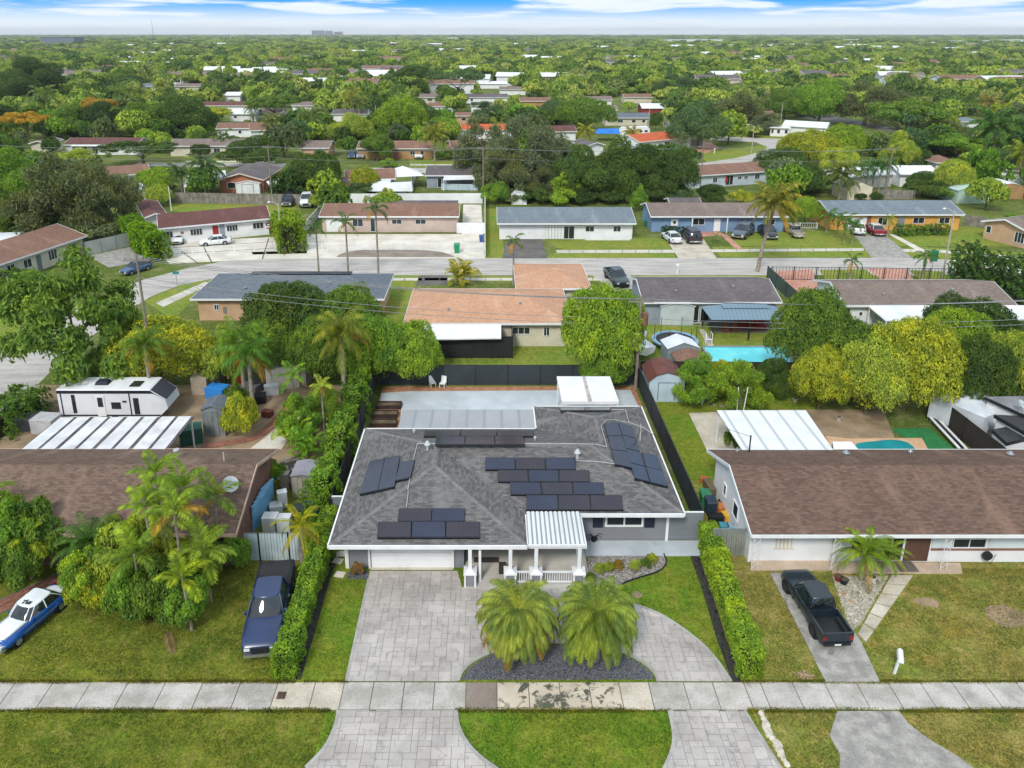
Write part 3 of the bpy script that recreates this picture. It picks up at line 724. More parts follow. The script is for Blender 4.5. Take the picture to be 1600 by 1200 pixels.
for a, c in (((-3.45, 41.05, TOP), (-3.45, 43.4, TOP)), ((-3.45, 43.4, TOP), (6.6, 43.4, TOP)), ((-9, 35.5, E0), (-3.45, 41.05, TOP)), ((2.1, 35.5, E0), (-3.45, 41.05, TOP)),
             ((-9, 48.4, E0), (-3.45, 43.4, TOP)), ((11.6, 38.4, E0), (6.6, 43.4, TOP)), ((6.6, 43.4, TOP), (7.5, 44.3, 4.065)), ((7.5, 44.3, 4.065), (7.5, 47.7, 4.065)),
             ((7.5, 47.7, 4.065), (11.6, 51.8, E0)), ((7.5, 47.7, 4.065), (3.4, 51.8, E0))): cap(a, c)
# where a line of sight meets a roof plane
def on_plane(px, py, p0, nrm, lift=0.):
    u = (px - CX) / FOC; v = (py - CY) / FOC
    d = Vector((u, math.cos(PITCH) - v * math.sin(PITCH), -math.sin(PITCH) - v * math.cos(PITCH))); nrm = nrm.normalized()
    o = Vector((0, 0, CAM_H)); p0 = Vector(p0) + nrm * lift; t = (p0 - o).dot(nrm) / d.dot(nrm); return o + d * t
PL = {'front_left': ((0, 35.5, E0), Vector((0, -.3, 1))), 'front': ((0, 38.4, E0), Vector((0, -.333, 1))), 'left': ((-9, 0, E0), Vector((-.3, 0, 1))),
      'right': ((11.6, 0, E0), Vector((.333, 0, 1))), 'back': ((0, 48.4, E0), Vector((0, .333, 1))), 'wing_back': ((0, 51.8, E0), Vector((0, .333, 1)))}
def panels(plane, quad, n, tones, along=0):
    p0, nr = PL[plane]; nr = nr.normalized()
    c = [on_plane(x, y, p0, nr, .14) - Vector((OX, OY, 0)) for x, y in quad]     # TL TR BR BL
    for i in range(n):
        f0, f1 = i / n + .004, (i + 1) / n - .004
        if along == 0: q = [c[0].lerp(c[1], f0), c[0].lerp(c[1], f1), c[3].lerp(c[2], f1), c[3].lerp(c[2], f0)]
        else: q = [c[0].lerp(c[3], f0), c[1].lerp(c[2], f0), c[1].lerp(c[2], f1), c[0].lerp(c[3], f1)]
        m = M_solar_blue if tones[i] == 'b' else M_solar_brown
        b = MB(); b.hull([p - nr * .04 for p in q][::-1], q[::-1], 0)
        s = b.build('solar_panel', M_solar_frame, H0)
        cc = sum(q, Vector()) / 4; qq = [cc + (p - cc) * .975 + nr * .003 for p in q]
        b = MB(); b.face(qq[::-1]); me = b.build('cell_glass', m, s)
        if (qq[1] - qq[0]).cross(qq[3] - qq[0]).dot(nr) > 0: pass
    # rail skirt on the low side
    b = MB(); lo = (c[3], c[2]) if along == 0 else (c[3], c[2]); b.hull([lo[0] - nr * .13, lo[1] - nr * .13, lo[1] + nr * .002, lo[0] + nr * .002], [lo[0] - nr * .13 + (lo[0] - c[0]).normalized() * .05, lo[1] - nr * .13 + (lo[0] - c[0]).normalized() * .05, lo[1] + (lo[0] - c[0]).normalized() * .05, lo[0] + (lo[0] - c[0]).normalized() * .05]); b.build('skirt', M_solar_frame, H0)
panels('front_left', [(590, 815), (750, 815), (750, 839), (589, 839)], 3, 'rbr')
panels('front_left', [(623, 794), (727, 794), (726, 814), (621, 814)], 2, 'rb')
panels('front', [(758, 715), (899, 715), (900, 733), (758, 733)], 3, 'brb')
panels('front', [(777, 734.5), (921, 734.5), (922, 752), (778, 752)], 3, 'rbr')
panels('front', [(796, 753.5), (943, 753.5), (945, 772), (798, 772)], 3, 'brb')
panels('front', [(822, 773.5), (971, 773.5), (974, 796), (822, 796)], 3, 'brr')
panels('left', [(577, 721), (601, 715.5), (590, 766), (562, 772)], 1, 'b', 1); panels('left', [(601.5, 715.5), (625, 711), (616, 760), (590.5, 766)], 1, 'b', 1)
panels('left', [(625.5, 722), (648, 718), (641, 746), (617, 751)], 1, 'b', 1)
panels('right', [(944, 661), (965, 659), (988, 731), (961, 725)], 3, 'rrr', 1)
panels('right', [(966, 659.5), (987, 665), (1015, 753), (992, 747)], 4, 'rrbb', 1)
panels('right', [(1003, 706), (1027, 712), (1044, 760), (1016, 753)], 2, 'bb', 1)
panels('back', [(664, 671), (833, 671), (833, 681), (662, 681)], 3, 'rrr'); panels('back', [(681, 681.5), (818, 681.5), (820, 694), (680, 694)], 3, 'brr')
panels('wing_back', [(874, 636.5), (955, 636.5), (953, 641), (875, 641)], 2, 'rr')
def conduit(plane, pts):
    p0, nr = PL[plane]; b = MB(); b.tube([on_plane(x, y, p0, nr, .09) - Vector((OX, OY, 0)) for x, y in pts], .025, 6); b.build('conduit', M_pipe, H0)
conduit('left', [(652, 694), (649, 706), (646, 718)]); conduit('left', [(641, 746), (637, 765)]); conduit('front_left', [(638, 768), (635, 793)]); conduit('back', [(652, 693), (680, 693)])
conduit('back', [(820, 693), (880, 693), (928, 694)]); conduit('right', [(930, 694), (948, 698)]); conduit('front', [(901, 720), (930, 721), (941, 722)]); conduit('right', [(941, 722), (962, 725)])
conduit('right', [(948, 697), (939, 665), (948, 656), (960, 656), (985, 661), (1005, 668), (1021, 679)]); conduit('wing_back', [(955, 640), (975, 640)]); conduit('right', [(977, 640), (983, 660)])
for nm, pl, q in (('roof_vent', 'left', (668, 703)), ('roof_vent', 'back', (647, 677)), ('roof_vent', 'front', (902, 716)), ('roof_vent', 'back', (836, 688))):
    p = on_plane(*q, *PL[pl]) - Vector((OX, OY, 0)); b = MB(); s = 1.6 if q[0] in (668, 902) else .8
    b.tube([p - Vector((0, 0, .05)), p + Vector((0, 0, .3 * s))], .06 * s, 10); b.tube([p + Vector((0, 0, .26 * s)), p + Vector((0, 0, .4 * s))], .14 * s, 10, r1=.05 * s); b.build(nm, M_pipe, H0)
# mast with stay beside the right-hand panels
p = on_plane(1000, 688, *PL['right']) - Vector((OX, OY, 0)); b = MB(); b.tube([p, p + Vector((0, 0, 1.2))], .05, 8); b.build('service_mast', M_pipe, H0)
b = MB(); b.tube([p + Vector((0, 0, .9)), p + Vector((-.6, -.8, .05))], .02, 5); b.build('mast_stay', M_blackm, H0)
# walls
def wallbox(nm, x0, x1, y0, y1, z0, z1, m, par=H0):
    b = MB(); b.box(x0 - OX, x1 - OX, y0 - OY, y1 - OY, z0, z1); return b.build(nm, m, par)
wallbox('wall', -8.4, -1.5, 37.0, 47.8, 0, 2.675, M_grey); wallbox('wall', -1.497, 1.2, 39.2, 47.8, 0, 2.675, M_grey)
wallbox('wall', 1.203, 5.6, 41.3, 47.8, 0, 2.675, M_grey); wallbox('wall', 5.603, 11.0, 39.45, 51.2, 0, 2.675, M_grey)
gd = link('garage_door', None, H0)
for k in range(4): wallbox('door_panel', -6.92, -2.2, 36.94, 36.985, .07 + k * .52, .57 + k * .52, M_white, gd)
wallbox('threshold', -6.95, -2.15, 36.75, 36.99, .03, .07, M_conc_beige)
for x in (-7.05, -2.15): wallbox('door_trim', x - .05, x + .07, 36.9, 36.997, 0, 2.6, M_trim)
wallbox('door_trim', -6.97, -2.2, 36.9, 36.997, 2.16, 2.32, M_trim)
wallbox('corner_trim', -8.46, -8.25, 36.92, 36.997, 0, 2.67, M_trim)
window(H0, 7.1 - OX, 9.45 - OX, 1.05, 2.35, 39.45 - OY, 2, frame=M_trim, fw=.12)
for x in (6.35, 9.52): wallbox('shutter', x, x + .62, 39.38, 39.447, 1.0, 2.4, mat('shutter_blue', '#252c40', '#1d2334', 1, .5))
wallbox('corner_trim', 10.86, 11.02, 39.38, 39.447, 0, 2.6, M_trim)
dr = wallbox('door', -.6, .4, 39.14, 39.197, .15, 2.2, M_trim); b = MB(); b.box(.15 - OX, .22 - OX, 39.08 - OY, 39.14 - OY, 1.1, 1.2); b.build('handle', M_blackm, dr)
for x in (-1.2, .75): wallbox('corner_trim', x, x + .1, 39.14, 39.197, .15, 2.6, M_trim)
window(H0, 2.6 - OX, 4.4 - OX, .9, 2.2, 41.3 - OY, 2)
sheet('porch_floor', [(-1.45, 35.15), (5.75, 35.15), (5.75, 41.2), (-1.45, 41.2)], .12, mat('porch_floor', '#c2bdb4', '#aea99f', .6, .7, .1, grime=.3), .12, px=False)
sheet('side_walk', [(5.8, 38.0), (13.0, 38.0), (13.0, 39.4), (5.8, 39.4)], .06, M_patio, .06, px=False)
for i, x in enumerate((7.6, 9.3, 11.0)): pass
# porch: piers, posts, beam, railings, ribbed awning
for k, x in enumerate((-1.1, 1.17, 2.62, 5.05)):
    pr = link('porch_pier', None, H0, loc=(x - OX, 35.55 - OY, 0))
    b = MB(); b.box(-.27, .27, -.27, .27, 0, .92); b.build('pier_base', M_grey, pr)
    for sx in (-1, 1):
        for sy in (-1, 1): b = MB(); b.box(sx * .285 - .05, sx * .285 + .05, sy * .285 - .05, sy * .285 + .05, 0, .92); b.build('pier_trim', M_trim, pr)
    b = MB(); b.box(-.37, .37, -.37, .37, .92, 1.0); b.hull([(-.33, -.33, 1.0), (.33, -.33, 1.0), (.33, .33, 1.0), (-.33, .33, 1.0)], [(-.12, -.12, 1.12), (.12, -.12, 1.12), (.12, .12, 1.12), (-.12, .12, 1.12)]); b.build('pier_cap', M_trim, pr)
    b = MB(); b.box(-.1, .1, -.1, .1, 1.1, 2.52); b.build('post', M_trim, pr)
wallbox('post', -.62, -.48, 35.7, 35.84, .12, 2.52, M_trim); wallbox('post', 5.2, 5.34, 38.0, 38.14, .12, 2.5, M_trim)
wallbox('porch_beam', 2.23, 5.45, 35.45, 35.62, 2.52, 2.7, M_trim); wallbox('porch_beam', 5.3, 5.45, 35.63, 38.2, 2.52, 2.7, M_trim)
wallbox('downpipe', 5.16, 5.26, 35.9, 36.0, .1, 2.5, M_trim)
for x0, x1 in ((1.5, 2.29), (2.96, 4.7)):
    rl = link('railing', None, H0); wallbox('top_rail', x0, x1, 35.5, 35.6, .86, .93, M_trim, rl); wallbox('bottom_rail', x0, x1, 35.5, 35.6, .2, .27, M_trim, rl)
    n = int((x1 - x0) / .125); me = MB().box(-.02, .02, -.02, .02, .27, .86).mesh('baluster', [M_trim])
    for i in range(n): link('baluster', me, rl, loc=(x0 + (i + .5) * (x1 - x0) / n - OX, 35.55 - OY, 0))
M_rib0 = mat('awning_rib_white', '#cdd1d1', '#c2c7c7', .6, .5); M_rib = ribbed('awning_white', '#8f9696', '#868d8d', .26, .4, .15, 0, '#b9c0c0')  # white deck coloured grey: shade in the gaps between the ribs is painted in
rb = link('porch_awning', None, H0); x0, x1 = 2.16, 5.32; n = 12
for i in range(n):
    a, c = x0 + (x1 - x0) * i / n, x0 + (x1 - x0) * (i + 1) / n
    b = MB(); slab_roof(b, [W3(a + .05, 35.42, 2.83), W3(c - .05, 35.42, 2.83), W3(c - .05, 38.2, 3.01), W3(a + .05, 38.2, 3.01)], .07); b.build('awning_rib', M_rib0, rb)
b = MB(); slab_roof(b, [W3(x0, 35.44, 2.77), W3(x1, 35.44, 2.77), W3(x1, 38.2, 2.95), W3(x0, 38.2, 2.95)], .05); b.build('awning_deck', M_rib, rb)
for a in (((x0, 35.36), (x1 + .1, 35.42), 2.68, 2.84),): b = MB(); b.box(a[0][0] - OX, a[1][0] - OX, a[0][1] - OY, a[1][1] - OY, a[2], a[3]); b.build('awning_gutter', M_trim, rb)
# mats and planter on the porch
for lab, q, s, c in (('dark rectangular door mat on the porch floor', (760, 875), (.75, .45), '#4a4340'), ('dark planter box beside the second porch post', (785, 893), (.3, .45), '#3c3430')):
    p = G(*q, .12); b = MB(); b.box(-s[0], s[0], -s[1] / 2, s[1] / 2, .002, .03 if 'mat' in lab else .5)
    nm = 'door_mat' if 'mat' in lab else 'planter'; o = b.build(nm, mat(nm, c, None, 3, .95)); o.location = p; o.location.x = p.x; tag(o, lab, nm.replace('_', ' '))
    if nm == 'planter': o.scale = (.7, 1, 1)
# boundary screens
M_screen = mat('screen_mesh', '#2c3439', '#343d42', .3, .7, .1); M_screen_brown = mat('screen_brown', '#3a332f', '#322c29', .3, .85, .1)
def screen_fence(label, a, c, h, m, post=M_blackm, step=3.0, lean=0, name='screen_fence', rail=True, t=.03, cat='fence', group=None, boards=None):
    a, c = Vector((*a, 0)), Vector((*c, 0)); d = c - a; Ln = d.length; f = thing(name, label, cat, a, math.atan2(d.y, d.x), group); n = max(1, round(Ln / step))
    if boards:
        k = int(Ln / boards); me = [MB().box(.008, boards - .008, -.012, .012, .03, h * q).mesh('board', [m]) for q in (1, .985, 1.01)]
        for i in range(min(k, 300)): link('board', me[i % 3], f, loc=(i * boards, 0, 0))
    else:
        for i in range(n): b = MB(); b.box(Ln * i / n + .03, Ln * (i + 1) / n - .03, -t, t, .03, h); b.build('panel', m, f)
    me = MB().box(-.035, .035, -.06, .06, 0, h + .06).mesh('post', [post])
    for i in range(n + 1): link('post', me, f, loc=(Ln * i / n, 0, 0))
    if rail: b = MB(); b.box(0, Ln, -.03, .03, h, h + .05); b.build('top_rail', post if not boards else m, f)
    return f
screen_fence('tall dark mesh screen fence across the back of the grey house yard', (-9.9, 61.0), (13.15, 61.0), 1.9, M_screen)
screen_fence('tall dark mesh screen fence along the right side of the grey house', (13.2, 60.9), (13.2, 39.8), 1.9, M_screen)
screen_fence('dark mesh screen fence along the left side of the grey house, beside the tall hedge', (-10.1, 60.9), (-10.1, 41.0), 1.9, M_screen)
def slat_gate(label, x0, x1, y, h, n, m, leaves=2):
    f = thing('slat_gate', label, 'gate', (x0, y, 0)); W = x1 - x0
    me = MB().box(.03, W / leaves - .03, -.02, .02, 0, h / n - .02).mesh('slat', [m])
    for l in range(leaves):
        for i in range(n): link('slat', me, f, loc=(l * W / leaves, 0, .05 + i * h / n))
    for l in range(leaves + 1): b = MB(); b.box(l * W / leaves - .04, l * W / leaves + .04, -.04, .04, 0, h + .05); b.build('post', m, f)
    b = MB(); b.box(-.02, W + .02, -.05, .05, h + .06, h + .11); b.build('top_rail', M_trim, f); return f
slat_gate('grey horizontal-slat gate closing the side yard right of the grey house', 11.05, 13.1, 39.5, 1.95, 12, mat('slat_grey', '#7c8186', '#72777c', 1, .6))
slat_gate('narrow grey slat gate between the garage and the left hedge', -10.0, -8.5, 41.2, 1.9, 12, MATS['slat_grey'], 1)
# back yard: grey patio roof, white pavilion, dark raised beds, white chairs
M_patroof = ribbed('patio_roof_grey', '#96989c', '#a6a8ab', 1.3, .4, .5, 0, '#8b8d91')
flat_roof('flat grey metal patio roof behind the grey house', [(622, 668.5), (839, 668.5), (836, 640), (629, 640)], 2.72, 2.6, M_patroof)
pv = flat_roof('white flat-topped pavilion roof standing on the back patio', [(878, 627), (967, 627), (953, 588), (870, 588)], 2.75, 2.75, M_white, name='pavilion', cat='pavilion', t=.28)
b = MB(); q = [G(x, y, 2.76) - pv.location for x, y in ((910, 588), (914, 588), (925, 627), (919, 627))]; b.hull([p for p in q][::-1], [p + Vector((0, 0, .04)) for p in q][::-1]); b.build('roof_seam', mat('seam', '#b9aea8', '#9c918b', 2), pv)
for k, (q, w) in enumerate((((608, 636), 1.05), ((602, 650), 1.05), ((600, 664), 1.05))):
    p = G(*q); r = thing('raised_bed', ['dark timber raised bed farthest back beside the patio', 'middle dark timber raised bed beside the patio', 'raised bed nearest the roof corner, beside the patio'][k], 'raised bed', p, 0, 'raised beds on the red mulch')
    for (x0, x1, y0, y1) in ((-w, w, -.42, -.34), (-w, w, .34, .42), (-w, -w + .08, -.34, .34), (w - .08, w, -.34, .34)):
        b = MB(); b.box(x0, x1, y0, y1, 0, .35); b.build('board', mat('dark_timber', '#3b2f2a', '#2c2320', 2, .8), r)
    b = MB(); b.box(-w + .08, w - .08, -.34, .34, 0, .26); b.build('soil', M_mulch, r)
def chair(label, q, m, rz=0, group=None):
    r = thing('chair', label, 'chair', G(*q), rz, group)
    b = MB(); b.box(-.25, .25, -.25, .25, .38, .44); b.build('seat', m, r); b = MB(); b.hull([(-.25, .22, .44), (.25, .22, .44), (.25, .27, .44), (-.25, .27, .44)], [(-.23, .34, .95), (.23, .34, .95), (.23, .38, .95), (-.23, .38, .95)]); b.build('backrest', m, r)
    for x in (-.22, .22):
        for y in (-.22, .22): b = MB(); b.box(x - .025, x + .025, y - .025, y + .025, 0, .38); b.build('leg', m, r)
    return r
chair('white plastic chair left of the hose by the back fence', (676, 604), M_trim, .4, 'white chairs by the back fence'); chair('white plastic chair right of its pair by the back fence', (692, 605), M_trim, -.3, 'white chairs by the back fence')

# ------------------------------------------------------------------ immediate neighbours
S_brownL = shingle('shingle_brown_left', '#7a6659', '#5e4d44', '#8f7a6a', .15, .34, .55)
S_brownR = shingle('shingle_brown_right', '#745e52', '#5b4940', '#8a7161', .15, .34, .55)
M_redwood = mat('red_board', '#7d5a50', '#6b4b43', 1.2, .8, .2)
HL = house('left neighbour with a wide brown shingle roof and reddish board walls', (-500, 833), (368, 833), M_redwood, S_brownL, depth=9.2, pitch=.36, he=2.6, nopx=((-40, 36.65), (-14.6, 36.65)), fascia=mat('fascia_pink', '#c9ab96', '#b89885', 1, .7),
   openings=(('door', 19.6, 20.6, 0, 2.1, M_dark), ('win', 16.4, 18.2, .9, 2.1), ('win', 11, 13, .9, 2.1)))
def dish(parent, p, r=.45, az=0.6):
    b = MB(); n = 14; ax = Vector((math.sin(az) * .7, -math.cos(az) * .7, .7)).normalized(); u = ax.cross(Vector((0, 0, 1))).normalized(); v = u.cross(ax)
    c = Vector(p) + Vector((0, 0, .7)); ring = [c + (u * math.cos(t * 6.283 / n) + v * math.sin(t * 6.283 / n)) * r + ax * .08 for t in range(n)]
    for i in range(n): b.face([c, ring[i], ring[(i + 1) % n]], 0, True); b.face([c - ax * .02, ring[(i + 1) % n], ring[i]], 0, True)
    b.tube([Vector(p), c], .03, 6); b.tube([c, c + ax * .45 - v * .1], .015, 4); return b.build('satellite_dish', mat('dish_grey', '#b9bdbf', '#a5a9ab', 2, .5), parent)
dish(HL, (24.4, 2.6, 3.45), .5, .8)
b = MB(); b.tube([(23.0, 5.6, 3.9), (23.0, 5.6, 4.5)], .05, 8); b.build('roof_vent', M_pipe, HL)
b = MB(); b.tube([(19.4, 6.9, 3.4), (19.4, 6.9, 3.9)], .06, 8); b.tube([(19.4, 6.9, 3.85), (19.4, 6.9, 3.95)], .2, 8); b.build('roof_vent', M_pipe, HL)
M_pale = mat('pale_panel', '#cfd6da', '#c4ccd1', .7, .6)
HR = house('right neighbour with a wide brown shingle roof and white block walls', (1173, 835), (1600, 835), M_white, S_brownR, depth=9.2, pitch=.36, he=2.65, ov=1.0, nopx=((15.0, 36.5), (44.0, 36.5)),
   openings=(('win2', 12.3, 14.3, 1.0, 2.25), ('panel', 14.45, 17.9, 1.0, 2.3, M_pale), ('panel', 18.0, 21, 1.0, 2.3, M_pale), ('panel', 11.1, 12.25, 1.0, 2.3, M_pale), ('winL', 3.2, 4.2, 1.1, 2.2), ('winL', 5.6, 6.2, 1.2, 2.1)))
b = MB(); b.box(11.1, 18.0, .92, .996, .86, .96); b.build('sill_band', M_brick, HR)
panel(HR, 'side_panel', 9.55, 11.0, .1, 2.55, mat('brown_panel', '#5e4336', '#523a2f', 1, .7), 1.0, .04)
window(HR, 6.3, 7.9, .9, 2.2, 1.0, 2, 2); window(HR, 8.05, 9.45, .1, 2.3, 1.0, 2, name='front_door')
b = MB()
for q in range(5): b.box(1.9 + q * .22, 1.98 + q * .22, .93, .996, 1.0, 2.2)
b.box(1.8, 3.0, .93, .99, .95, 1.0); b.build('louvre_window', M_cream, HR)
for x in (.25, 4.9, 11.3):
    b = MB()
    for dx in (0, .35): b.tube([(x + dx, .15, .1), (x + dx, .15, 2.45)], .02, 5)
    for q in range(6): b.tube([(x, .15, .2 + q * .38), (x + .35, .15, .58 + q * .38)], .012, 4)
    b.build('iron_post', M_trim, HR)
for x, y, s in ((8.7, 7.5, 1), (13.2, 7.9, .7), (19.4, 7.2, 1), (1.7, 8.2, .6)):
    z = 2.65 + .36 * (9.2 - y); b = MB(); b.tube([(x, y, z - .05), (x, y, z + .2)], .12 * s, 10); b.tube([(x, y, z + .18), (x, y, z + .36)], .24 * s, 10, r1=.06); b.build('roof_vent', M_metal, HR)
b = MB(); b.tube([(2.6, 8.4, 2.9), (2.6, 8.4, 4.2)], .05, 8); b.tube([(2.6, 8.4, 4.1), (1.2, 8.9, 4.4)], .015, 4); b.build('service_mast', M_blackm, HR)
sheet('front_step', [(1173, 892), (1300, 892), (1300, 875), (1173, 875)], .1, mat('step_tan', '#c7b29c', '#b39f8a', .7, .8, .1), .1)
sheet('front_step', [(1300, 880), (1500, 882), (1503, 897), (1300, 896)], .12, MATS['step_tan'], .12)
o = MB().box(-.55, .55, -.45, .45, .122, .14).build('door_mat', mat('mat_grey', '#6d6660', '#5d5751', 3, .95)); o.location = (*G(1415, 888).xy, 0); tag(o, 'grey mat on the step before the right neighbour front door', 'door mat')
# corrugated gates either side
def corr_gate(label, x0, x1, y, h, m, n, posts=()):
    f = thing('corrugated_gate', label, 'gate', (x0, y, 0)); W = x1 - x0; w = W / n
    me = MB().box(.012, w - .012, -.02, .02, .05, h).mesh('sheet', [m])
    for i in range(n): link('sheet', me, f, loc=(i * w, (i % 2) * .015, 0))
    for x in posts: b = MB(); b.box(x - .04, x + .04, -.06, -.03, 0, h + .15); b.build('post', M_blackm, f)
    b = MB(); b.box(0, W, -.03, .03, h, h + .04); b.build('top_rail', M_metal, f); return f
corr_gate('tall grey corrugated metal gate between right hedge and brown-roofed house', 13.3, 15.3, 38.0, 1.9, mat('corr_grey', '#8d9088', '#7a7d76', 1, .5, rnd=.08), 14)
corr_gate('pale corrugated gate behind the blue pickup at the left neighbour', -14.5, -11.0, 37.6, 1.9, mat('corr_pale', '#b9c8ce', '#a9b8bf', 1, .5, rnd=.08), 20, (.85, 2.6))
# right back yard: big white carport roof, brown screen, tent, black trimmed buildings
M_cprt = ribbed('carport_white', '#dadddf', '#c3c8ca', 1.35, .5, .7, 0, '#b2b7b9')
flat_roof('big weathered white flat carport roof behind the right brown-roofed house', [(1160, 703), (1302, 703), (1259, 641), (1120, 641)], 2.7, 2.7, M_cprt, name='carport', cat='carport')
flat_roof('small white low roof joined to the carport by the teal pool', [(1303, 704), (1343, 704), (1330, 690), (1301, 690)], 2.4, 2.4, M_white, name='carport', cat='carport')
screen_fence('long brown screen fence beside the green artificial turf', tuple(G(1462, 655).xy), tuple(G(1600, 768).xy), 1.9, M_screen_brown)
# ------------------------------------------------------------------ tents
def tent(label, q, w, d, h, m, rz=0, eave=1.9, skirt=0, open_front=False):
    r = thing('tent', label, 'tent', G(*q), rz)
    b = MB(); ap = (0, 0, h); c = [(-w / 2, -d / 2, eave), (w / 2, -d / 2, eave), (w / 2, d / 2, eave), (-w / 2, d / 2, eave)]
    for i in range(4): b.face([c[i], c[(i + 1) % 4], ap]); 
    b.build('canopy', m, r)
    for x, y, _ in c: bb = MB(); bb.tube([(x * .97, y * .97, 0), (x * .97, y * .97, eave)], .03, 6); bb.build('leg', M_metal, r)
    if skirt:
        bb = MB()
        for i in range(4):
            p, q2 = c[i], c[(i + 1) % 4]
            if i == 0 and open_front: 
                mid = ((p[0] + q2[0]) / 2, p[1], eave); bb.face([p, mid, (p[0], p[1], .1)]); bb.face([mid, q2, (q2[0], q2[1], .1), (mid[0] + .5, p[1], .1)])
            else: bb.face([(p[0], p[1], eave - skirt), (q2[0], q2[1], eave - skirt), q2, p])
        bb.build('side_curtain', m, r)
    return r
M_tent = mat('tent_fabric', '#c9cfd5', '#b4bac2', .8, .7)
tent('pale grey peaked tent behind the brown screen fence', (1512, 664), 4.2, 4.2, 3.1, M_tent, .5, 2.2, 1.9, True)
HW = thing('house', 'white flat-roofed house with black roof edges at the right edge of the picture', 'house', (*G(1620, 720).xy, 0), .0)
p = HW.location
def wx(px, py, z): v = G(px, py, z); return (v.x - p.x, v.y - p.y)
def flat_block(quad, z, wall, top, edge, par, t=.25, name='roof'):
    q = [wx(x, y, z) for x, y in quad]; c = (sum(a[0] for a in q) / len(q), sum(a[1] for a in q) / len(q)); qi = [(c[0] + (a[0] - c[0]) * .93, c[1] + (a[1] - c[1]) * .93) for a in q]
    b = MB(); b.prism(qi, 0, z - t); b.build('wall', wall, par); b = MB(); b.prism(q, z - t, z); o = b.build(name, edge, par)
    b = MB(); qq = [(c[0] + (a[0] - c[0]) * .98, c[1] + (a[1] - c[1]) * .98) for a in q]; b.prism(qq, z + .001, z + .02); b.build('roofing', top, o)
M_roofgrey = mat('flat_roof_grey', '#8f9094', '#7c7d82', .6, .9, .2, grime=.3)
flat_block([(1538, 620), (1600, 648), (1680, 650), (1680, 617)], 3.2, M_white, M_roofgrey, M_blackm, HW)
flat_block([(1553, 648), (1610, 680), (1700, 680), (1690, 652), (1600, 650)], 2.9, M_white, mat('black_roof', '#3b3c40', '#303135', 1, .7), M_blackm, HW)
flat_block([(1550, 671), (1573, 692), (1607, 684), (1583, 665)], 2.4, M_white, MATS['black_roof'], M_blackm, HW)
b = MB(); q = [wx(x, y, 0) for x, y in ((1562, 700), (1600, 735), (1700, 735), (1700, 700))]; b.prism(q, 0, 2.0); b.build('wall', M_white, HW)
dish(HW, (*wx(1593, 645, 3.2), 3.2), .35)

# ------------------------------------------------------------------ streets
M_walk = mat('far_walk', '#c6c2b8', '#b3afa5', .4, .85)
road = [(405, 404), (900, 403.5), (1280, 403), (1420, 403), (1480, 406), (1600, 415), (1900, 440), (1900, 470), (1560, 437), (1450, 431), (1280, 430), (900, 430.5), (405, 430),
        (330, 436), (280, 446), (235, 464), (190, 492), (140, 528), (90, 570), (40, 620), (-60, 760), (-160, 760), (-100, 640), (-20, 575), (30, 530), (70, 500), (130, 474), (175, 455), (225, 437), (290, 420), (345, 409)]
sheet('road', road, .016, M_asph)
sheet('road', [(-300, 600), (-60, 560), (20, 545), (45, 545), (20, 600), (-100, 700)], .012, M_asph)
sheet('road', [(560, 262), (725, 263), (725, 270.5), (540, 270)], .012, M_asph)
sheet('road', [(1000, 262), (1075, 258), (1150, 247), (1185, 238), (1200, 230), (1180, 222), (1110, 219), (1100, 212), (1240, 218), (1330, 221), (1330, 226), (1255, 226), (1225, 234), (1180, 250), (1110, 268), (1000, 275)], .012, M_asph)
sheet('road', [(1250, 176), (1300, 180), (1420, 205), (1400, 208), (1320, 192), (1240, 184)], .012, M_asph_dark)
sheet('road', [(220, 254), (480, 256), (480, 261), (200, 260)], .012, M_asph)
# verges between street and walk: grass, far walk strips with joints, drives
def strip(name, pts, z, m): sheet(name, pts, z, m)
for q in ([(880, 388), (1048, 388), (1057, 404), (850, 404)], [(1112, 386), (1350, 384), (1370, 402), (1128, 402)], [(755, 326), (778, 326), (790, 404), (757, 404)], [(850, 372), (1040, 372), (1048, 387), (870, 388)],
          [(1160, 365), (1600, 350), (1600, 385), (1140, 384)], [(1420, 385), (1700, 400), (1720, 420), (1400, 404)], [(600, 431), (1000, 431), (1000, 440), (590, 440)], [(1010, 424), (1200, 424), (1215, 436), (995, 436)],
          [(640, 248), (800, 250), (800, 262), (640, 261)], [(290, 242), (425, 242), (410, 256), (280, 256)], [(262, 316), (470, 316), (440, 345), (270, 330)], [(1085, 240), (1200, 226), (1215, 232), (1120, 262)],
          [(-40, 470), (40, 470), (30, 520), (-60, 560)], [(225, 470), (300, 438), (330, 440), (270, 500)], [(1100, 205), (1330, 212), (1330, 220), (1120, 217)]):
    sheet('lawn', q, .006, M_lawnB)
def walk(pts, z=.03, seg=1.8):
    P = gp(pts); w = link('sidewalk', None, kind='structure')
    a, c, d, e = [Vector((*p, 0)) for p in P]; n = max(1, int(((c - a).length) / seg)); n = min(n, 60)
    for i in range(n):
        f0, f1 = i / n + .012 / n * 2, (i + 1) / n - .012 / n * 2
        b = MB(); b.prism([tuple(v.xy) for v in (a.lerp(c, f0), a.lerp(c, f1), e.lerp(d, f1), e.lerp(d, f0))], 0, z); b.build('slab', M_walk, w)
walk([(870, 395.5), (1055, 395), (1055, 390.5), (868, 391)]); walk([(1112, 394), (1350, 392), (1350, 388), (1110, 390)]); walk([(1355, 392), (1470, 395), (1468, 390.5), (1352, 388)]); walk([(1470, 395), (1700, 416), (1690, 409), (1468, 390.5)])
walk([(550, 438.5), (660, 438.5), (660, 434.5), (548, 434.5)]); walk([(663, 438.5), (950, 438.5), (950, 434.5), (663, 434.5)]); walk([(395, 398), (480, 396), (480, 392), (392, 394)])
